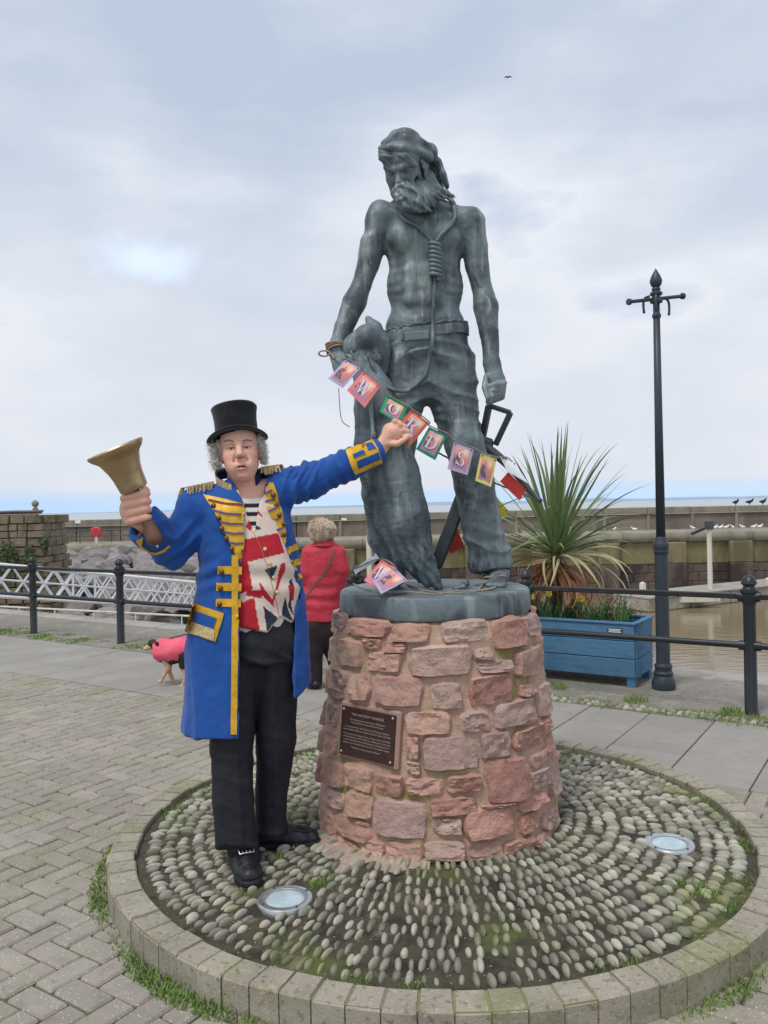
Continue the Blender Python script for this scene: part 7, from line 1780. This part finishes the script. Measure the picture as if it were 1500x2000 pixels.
    card([c2(1165, 958), c2(1255, 992), c2(1345, 1125), c2(1208, 1045)], [-.15, -.12, -.12, -.15], 'white', pr=False)
    card([c2(1215, 1050), c2(1330, 1160), c2(1288, 1232), c2(1162, 1110)], [-.13, -.10, -.10, -.12], 'red', pr=False)
    card([c2(1130, 1195), c2(1218, 1300), c2(1145, 1360), c2(1110, 1280)], [.16, .18, .18, .16], 'lime', pr=False)
    card([c2(885, 1390), c2(932, 1520), c2(848, 1570), c2(800, 1470)], [.20, .22, .22, .2], 'red', pr=False)
    card([c2(228, 1672), c2(370, 1568), c2(396, 1602), c2(240, 1702)], [-.20, -.19, -.19, -.20], 'white', pr=False)
    card([c2(408, 1610), c2(505, 1665), c2(395, 1800), c2(295, 1742)], [-.25, -.27, -.36, -.34], 'pink', 'W'); card([c2(495, 1662), c2(570, 1740), c2(405, 1828), c2(352, 1745)], [-.285, -.31, -.40, -.37], 'lilac')
    wrist = P(*c2(105, 290), CY-.17); end = P(*c2(1240, 985), CY-.12)
    path = [wrist]+[p+Vector((0, -.004, .006)) for p in tops]+[P(*c2(1180, 955), CY-.16), end, P(1053, 976, CY-.09)]
    rope(path, .0034, 60, 5, 2, 'string', STRING, t)
    rope([P(*c2(135, 515), CY-.27), P(*c2(140, 600), CY-.27), P(*c2(148, 690), CY-.26), P(*c2(165, 735), CY-.26), P(*c2(205, 762), CY-.25)], .0022, 60, 5, 2, 'string', STRING, t)
    rope([P(1030, 968, CY-.07), P(985, 985, CY+.08), P(935, 1015, CY+.2), P(890, 1040, CY+.24), P(860, 1075, CY+.22), P(770, 1080, CY+.1)], .0028, 60, 5, 2, 'string', STRING, t)
    z = 1.187
    g = lambda px, py: G(px, py, z)
    rope([P(*c2(230, 1668), CY-.2), P(*c2(400, 1604), CY-.22), P(*c2(505, 1662), CY-.28), g(775, 1128), g(810, 1148), g(870, 1158), g(930, 1155), g(985, 1140)], .0034, 60, 5, 2, 'string', STRING, t)
    # wrapped round the wrist
    m = MB(); w0, w1 = P(668, 672, CY-.095), P(655, 684, CY-.10); ax_ = (P(664, 708, CY-.12)-P(660, 660, CY-.09)).normalized(); e1 = ax_.cross(Vector((0, 1, 0))).normalized(); e2 = ax_.cross(e1)
    for k in range(5):
        c = P(656+k*.6, 672+k*3.2, CY-.10); r_ = .046
        m.tube([c+(e1*math.cos(a)+e2*math.sin(a))*r_+ax_*.008*math.sin(a+k) for a in np.linspace(0, 6.283, 22)[:-1]], .0042, 6, closed=True)
    kx = P(648, 690, CY-.15); m.tube([kx+Vector((-.032+.026*math.cos(a), .004*math.sin(2*a), .0+.012*math.sin(a))) for a in np.linspace(0, 6.283, 18)[:-1]], .004, 6, closed=True)
    m.tube([kx, P(652, 700, CY-.155), wrist+Vector((.01, 0, -.02))], .004, 6); m.build('wrist_tie', M['rope_real'], t, True)
    # twine round the statue's ankle
    tw = thing('twine', P(965, 1135, CY), 'tan twine wound round the statue\'s bare ankle and trailing over its base', 'twine')
    m = MB()
    for k in range(4):
        c = P(966, 1118+k*5, CY+.03-.02*k); m.tube([c+Vector((.052*math.cos(a), .062*math.sin(a), .012*math.sin(a+k)+.004*k)) for a in np.linspace(0, 6.283, 22)[:-1]], .0042, 6, closed=True)
    m.build('loops', M['rope_real'], tw, True); rope([g(985, 1136), g(960, 1150), g(935, 1152), g(950, 1140), g(975, 1142)], .005, 50, 5, 2, 'tail', M['rope_real'], tw)
    rope([g(690, 1140), g(720, 1152), g(760, 1158), g(800, 1156), g(850, 1160), g(900, 1154)], .0030, 50, 5, 2, 'tail', M['rope_real'], tw)
bunting()

# ================================================================ WOMAN AND DOG
def woman():
    YW = 7.06; W = lambda x, y, d=0.0: np.array(P(x, y, YW+d)); WZ = lambda y: P(635, y, YW).z
    t = thing('person', (W(622, 1345)[0], YW, 0), 'woman seen from behind in red quilted jacket and dark trousers, short fair hair', 'person')
    s = SDF((W(570, 1200)[0], YW-.3, .0), (W(690, 1200)[0], YW+.3, WZ(1008)), .010)
    s.cap(W(632, 1066, .0), W(626, 1045, .0), .05, .05, .02); s.ell(W(625, 1036, .0), (.075, .09, .10), k=.02); s.chain([W(634, 1080), W(630, 1140), W(626, 1210)], [.09, .09, .10], .03, flat=((0, 1, 0), .6))
    s.chain([W(602, 1085, .02), W(598, 1125, .02), W(605, 1155, .12)], [.035, .03, .026], .03); s.chain([W(664, 1085, .02), W(668, 1120, .02), W(650, 1150, .14)], [.035, .03, .026], .03)
    s.chain([W(612, 1215, 0), W(612, 1270, 0), W(614, 1330, .02)], [.09, .065, .045], .03); s.chain([W(642, 1215, .03), W(652, 1270, .10), W(662, 1322, .22)], [.09, .065, .045], .03)
    V, F, c = s.surface(1); mesh_np('body', V, F, M['skin'], t, skin_cols(V, c*0, F))
    red = mat('red_jacket', srgb(192, 54, 72), [(srgb(166, 42, 58), 7, .45, .65, .6)], .6, bump=[((26, 26, 34), .5, .012), (120, .2, .002)], spec=.35); dk = mat('dark_trousers', srgb(46, 34, 38), [(srgb(34, 26, 30), 8, .45, .65, .5)], .85)
    s = SDF((W(575, 1200)[0], YW-.32, WZ(1218)), (W(690, 1100)[0], YW+.34, WZ(1050)), .009)
    zs = [WZ(1212), WZ(1170), WZ(1140), WZ(1100), WZ(1075), WZ(1063), WZ(1056)]
    rloft(s, zs, [W(627, 1212)[0], W(628, 1170)[0], W(630, 1140)[0], W(633, 1100)[0], W(633, 1075)[0], W(634, 1063)[0], W(634, 1056)[0]], [YW+.02]*7, [.165, .166, .162, .172, .160, .105, .07], [.125, .125, .12, .12, .11, .09, .075], 0.0, k=0)
    s.chain([W(606, 1080, .01), W(598, 1118, .0), W(601, 1142, .05), W(620, 1158, .16)], [.070, .062, .058, .05], .03); s.chain([W(660, 1080, .01), W(667, 1112, .0), W(663, 1138, .05), W(645, 1150, .16)], [.070, .062, .058, .05], .03)
    V, F, _ = s.surface(1); N = normals(V, F); z = V[:, 2]; d = .007*np.sin(z*52+3*vnoise(V, 5, 2)+6*V[:, 0])*np.exp(-((z-WZ(1160))/.12)**2)+.006*fbm(V, 10, 3); V = V+N*d[:, None]; jk = mesh_np('jacket', V, F, red, t); JB = bvh_of(V, F)
    # collar
    n = 26; V_ = []; cen = W(633, 1062, .0)
    for i in range(n):
        a = 2*math.pi*i/n; x, y = math.cos(a), math.sin(a); V_ += [(cen[0]+x*.098, cen[1]+y*.09, cen[2]-.015), (cen[0]+x*.082, cen[1]+y*.078, cen[2]+.05), (cen[0]+x*.072, cen[1]+y*.068, cen[2]+.05)]
    MB().add(V_, [(i*3+k, ((i+1) % n)*3+k, ((i+1) % n)*3+k+1, i*3+k+1) for i in range(n) for k in range(2)]).build('collar', red, jk, True)
    s = SDF((W(575, 1300)[0], YW-.25, .02), (W(690, 1300)[0], YW+.36, WZ(1198)), .010)
    s.cap(W(626, 1205, .02), W(627, 1228, .02), .15, .145, .03, flat=((0, 1, 0), .8)); s.chain([W(610, 1225, .0), W(611, 1270, .0), W(613, 1332, .02)], [.105, .085, .078], .03); s.chain([W(645, 1225, .02), W(653, 1270, .10), W(664, 1322, .24)], [.105, .085, .075], .03)
    V, F, _ = s.surface(1); N = normals(V, F); V = V+N*(.007*fbm(V*np.array((1, 1, .4)), 12, 3, 2))[:, None]; mesh_np('trousers', V, F, dk, t)
    for (hx, hy, d) in ((618, 1344, .0), (664, 1338, .22)):
        a = W(hx, hy, d); a[2] = .045; b = a+np.array((-.06, .14, 0)) if hx < 640 else a+np.array((.02, .16, 0)); s = SDF(tuple(np.minimum(a, b)-.09), tuple(np.maximum(a, b)+.09), .009); s.chain([a+np.array((.0, -.04, 0)), a, b], [.036, .042, .034], .02); X, Y, Z = s.full(); s.d = np.maximum(s.d, .002-Z); V, F, _ = s.surface(1); mesh_np('shoe', V, F, M['leather'], t)
    s = SDF(tuple(W(625, 1036)-.17), tuple(W(625, 1036)+.17), .0075); s.ell(W(626, 1033, .0), (.105, .112, .092), k=.02); s.ell(W(627, 1048, -.02), (.085, .085, .05), k=.03); s.ell(W(640, 1036, -.02), (.07, .08, .07), k=.03)
    V, F, _ = s.surface(1); N = normals(V, F); q = V-W(626, 1028); V = V+N*(.004*np.sin(np.arctan2(q[:, 2], q[:, 0])*9+4*vnoise(V, 14, 2)+q[:, 2]*40)+.006*fbm(V, 34, 3))[:, None]
    fh = bvh_of(V, F); hm_ = mat('fair_hair_strand', srgb(206, 186, 162), [(srgb(168, 146, 120), 60, .45, .65, .6)], .55, rnd=.25)
    hair_o = mesh_np('hair', V, F, mat('fair_hair', srgb(206, 184, 158), [(srgb(166, 142, 116), (50, 50, 18), .45, .65, .7), (srgb(228, 212, 190), 40, .55, .7, .6)], .6, bump=[((140, 140, 40), .5, .004)]), t)
    m = MB(); r = random.Random(2); c0 = Vector(W(626, 1030, 0))
    for i in range(900):
        d0 = Vector((r.gauss(0, 1), -abs(r.gauss(0, 1))*.9+.25, r.gauss(.1, .8))).normalized(); pts = []
        for k in range(6):
            d0 = (d0+Vector((r.uniform(-.10, .10), 0, -.10-.05*k)) ).normalized(); h = fh.ray_cast(c0+d0*.4, -d0)[0]
            if h is None: break
            pts.append(h+d0*(.004+.004*r.random()))
        if len(pts) > 3 and all((pts[k+1]-pts[k]).length < .05 for k in range(len(pts)-1)): m.tube(pts, .0013, 3)
    m.build('strands', hm_, hair_o)['kind'] = 'stuff'
    bag = thing('shoulder_bag', W(600, 1175, .16), 'brown shoulder bag on a diagonal strap across the red jacket', 'bag'); lea = mat('brown_strap', srgb(108, 82, 76), rough=.6)
    strip(JB, [(655, 1072), (645, 1098), (632, 1122), (615, 1142), (600, 1162), (593, 1176)], 4.2, .004, lea, 'strap', bag, 6)
    m = MB(); m.box(Vector(W(606, 1186, .20)), (.22, .09, .17), bev=.025); m.build('pouch', lea, bag)
woman()

def dog():
    YD = 7.32; D = lambda x, y, d=0.0: np.array(P(x, y, YD+d)); q = lambda x, y, d=0.0: D(280+x/12.5, 1230+y/12.5, d)
    t = thing('dog', (q(800, 800)[0], YD, 0), 'small black and tan dog walking in a pink padded coat', 'dog')
    s = SDF((D(268, 1300)[0], YD-.16, -.005), (D(412, 1300)[0], YD+.16, D(330, 1236)[2]), .0058)
    s.chain([q(480, 560, 0), q(700, 560, 0), q(1000, 520, 0), q(1180, 520, 0)], [.088, .095, .085, .080], .04); s.chain([q(480, 500, 0), q(360, 410, 0), q(280, 350, 0)], [.065, .045, .036], .03)
    s.ell(q(225, 325, 0), (.042, .036, .036), k=.012, col=1); s.chain([q(190, 400, 0), q(90, 448, 0), q(30, 465, 0)], [.027, .021, .016], .01, col=2); s.ell(q(8, 455, 0), (.010, .012, .010), k=.004, col=3)
    for d in (-.045, .045): s.chain([q(270, 290, d), q(330, 330, d*1.5), q(340, 400, d*1.6)], [.011, .016, .007], .006, col=1)
    s.ell(q(180, 350, -.034), (.006, .005, .006), k=.002, col=3)
    def leg(pts, rs, dd, up): s.chain([q(x, y, dd) for x, y in pts], rs, .015, col=2)
    leg([(560, 720), (600, 930), (500, 1120), (420, 1250)], [.044, .023, .015, .014], -.04, 1); s.cap(q(420, 1262, -.04), q(385, 1278, -.05), .018, .014, .01, col=2)
    leg([(640, 720), (610, 970), (690, 1160), (790, 1370)], [.044, .023, .015, .014], .04, 1); s.cap(q(790, 1385, .04), q(755, 1400, .03), .020, .015, .01, col=2)
    for dd, sx in ((-.045, 0), (.045, 130)):
        s.chain([q(1050+sx, 640, dd), q(985+sx, 860, dd)], [.075, .042], .03, col=0); s.chain([q(985+sx, 860, dd), q(1030+sx, 1150, dd), q(960+sx, 1360, dd)], [.036, .017, .015], .015, col=2); s.cap(q(950+sx, 1378, dd), q(900+sx, 1392, dd), .020, .015, .01, col=2)
    s.chain([q(1240, 470, 0), q(1330, 380, 0), q(1390, 420, 0)], [.028, .02, .012], .02)
    V, F, c = s.surface(1); pal = np.array([srgb(42, 38, 38), srgb(52, 46, 44), srgb(200, 164, 136), srgb(24, 22, 22)]); col = pal[np.minimum(c, 3)]*(1+.12*vnoise(V, 60, 2))[:, None]
    V[:, 2] = np.maximum(V[:, 2], .001); mesh_np('body', V, F, mat('dog_fur', (1, 1, 1), attr='col', rough=.8, bump=[(200, .4, .003)]), t, col)
    pink = mat('pink_coat', srgb(232, 96, 118), [(srgb(206, 72, 96), 9, .45, .65, .5)], .6, bump=[(18, .3, .01)])
    s = SDF((D(292, 1300)[0], YD-.18, .16), (D(392, 1300)[0], YD+.18, D(330, 1240)[2]), .0062)
    s.chain([q(470, 520, 0), q(700, 520, 0), q(1000, 470, 0), q(1090, 470, 0)], [.098, .106, .100, .092], .04); s.chain([q(500, 440, 0), q(360, 420, 0)], [.075, .062], .02)
    s.chain([q(450, 330, 0), q(350, 450, -.01)], [.052, .050], .012)
    X, Y, Z = s.full(); s.d = np.maximum(s.d, (q(700, 790)[2]-Z)); s.d = np.maximum(s.d, q(265, 400)[0]-X)
    V, F, _ = s.surface(1); N = normals(V, F); V = V+N*(.004*fbm(V, 14, 3)+.002*np.sin(V[:, 0]*60+2*vnoise(V, 8, 1)))[:, None]; mesh_np('coat', V, F, pink, t)
    # lead from the collar up toward the woman
    ld = thing('dog_lead', Vector(q(500, 230)), 'dark lead running from the dog toward the red jacketed woman', 'lead'); a, b = Vector(q(520, 235, 0)), Vector(P(612, 1158, 7.2))
    rope([a, a.lerp(b, .3)+Vector((0, 0, -.03)), a.lerp(b, .6)+Vector((0, 0, -.05)), b], .006, 30, 5, 2, 'cord', M['black_paint'], ld)
dog()
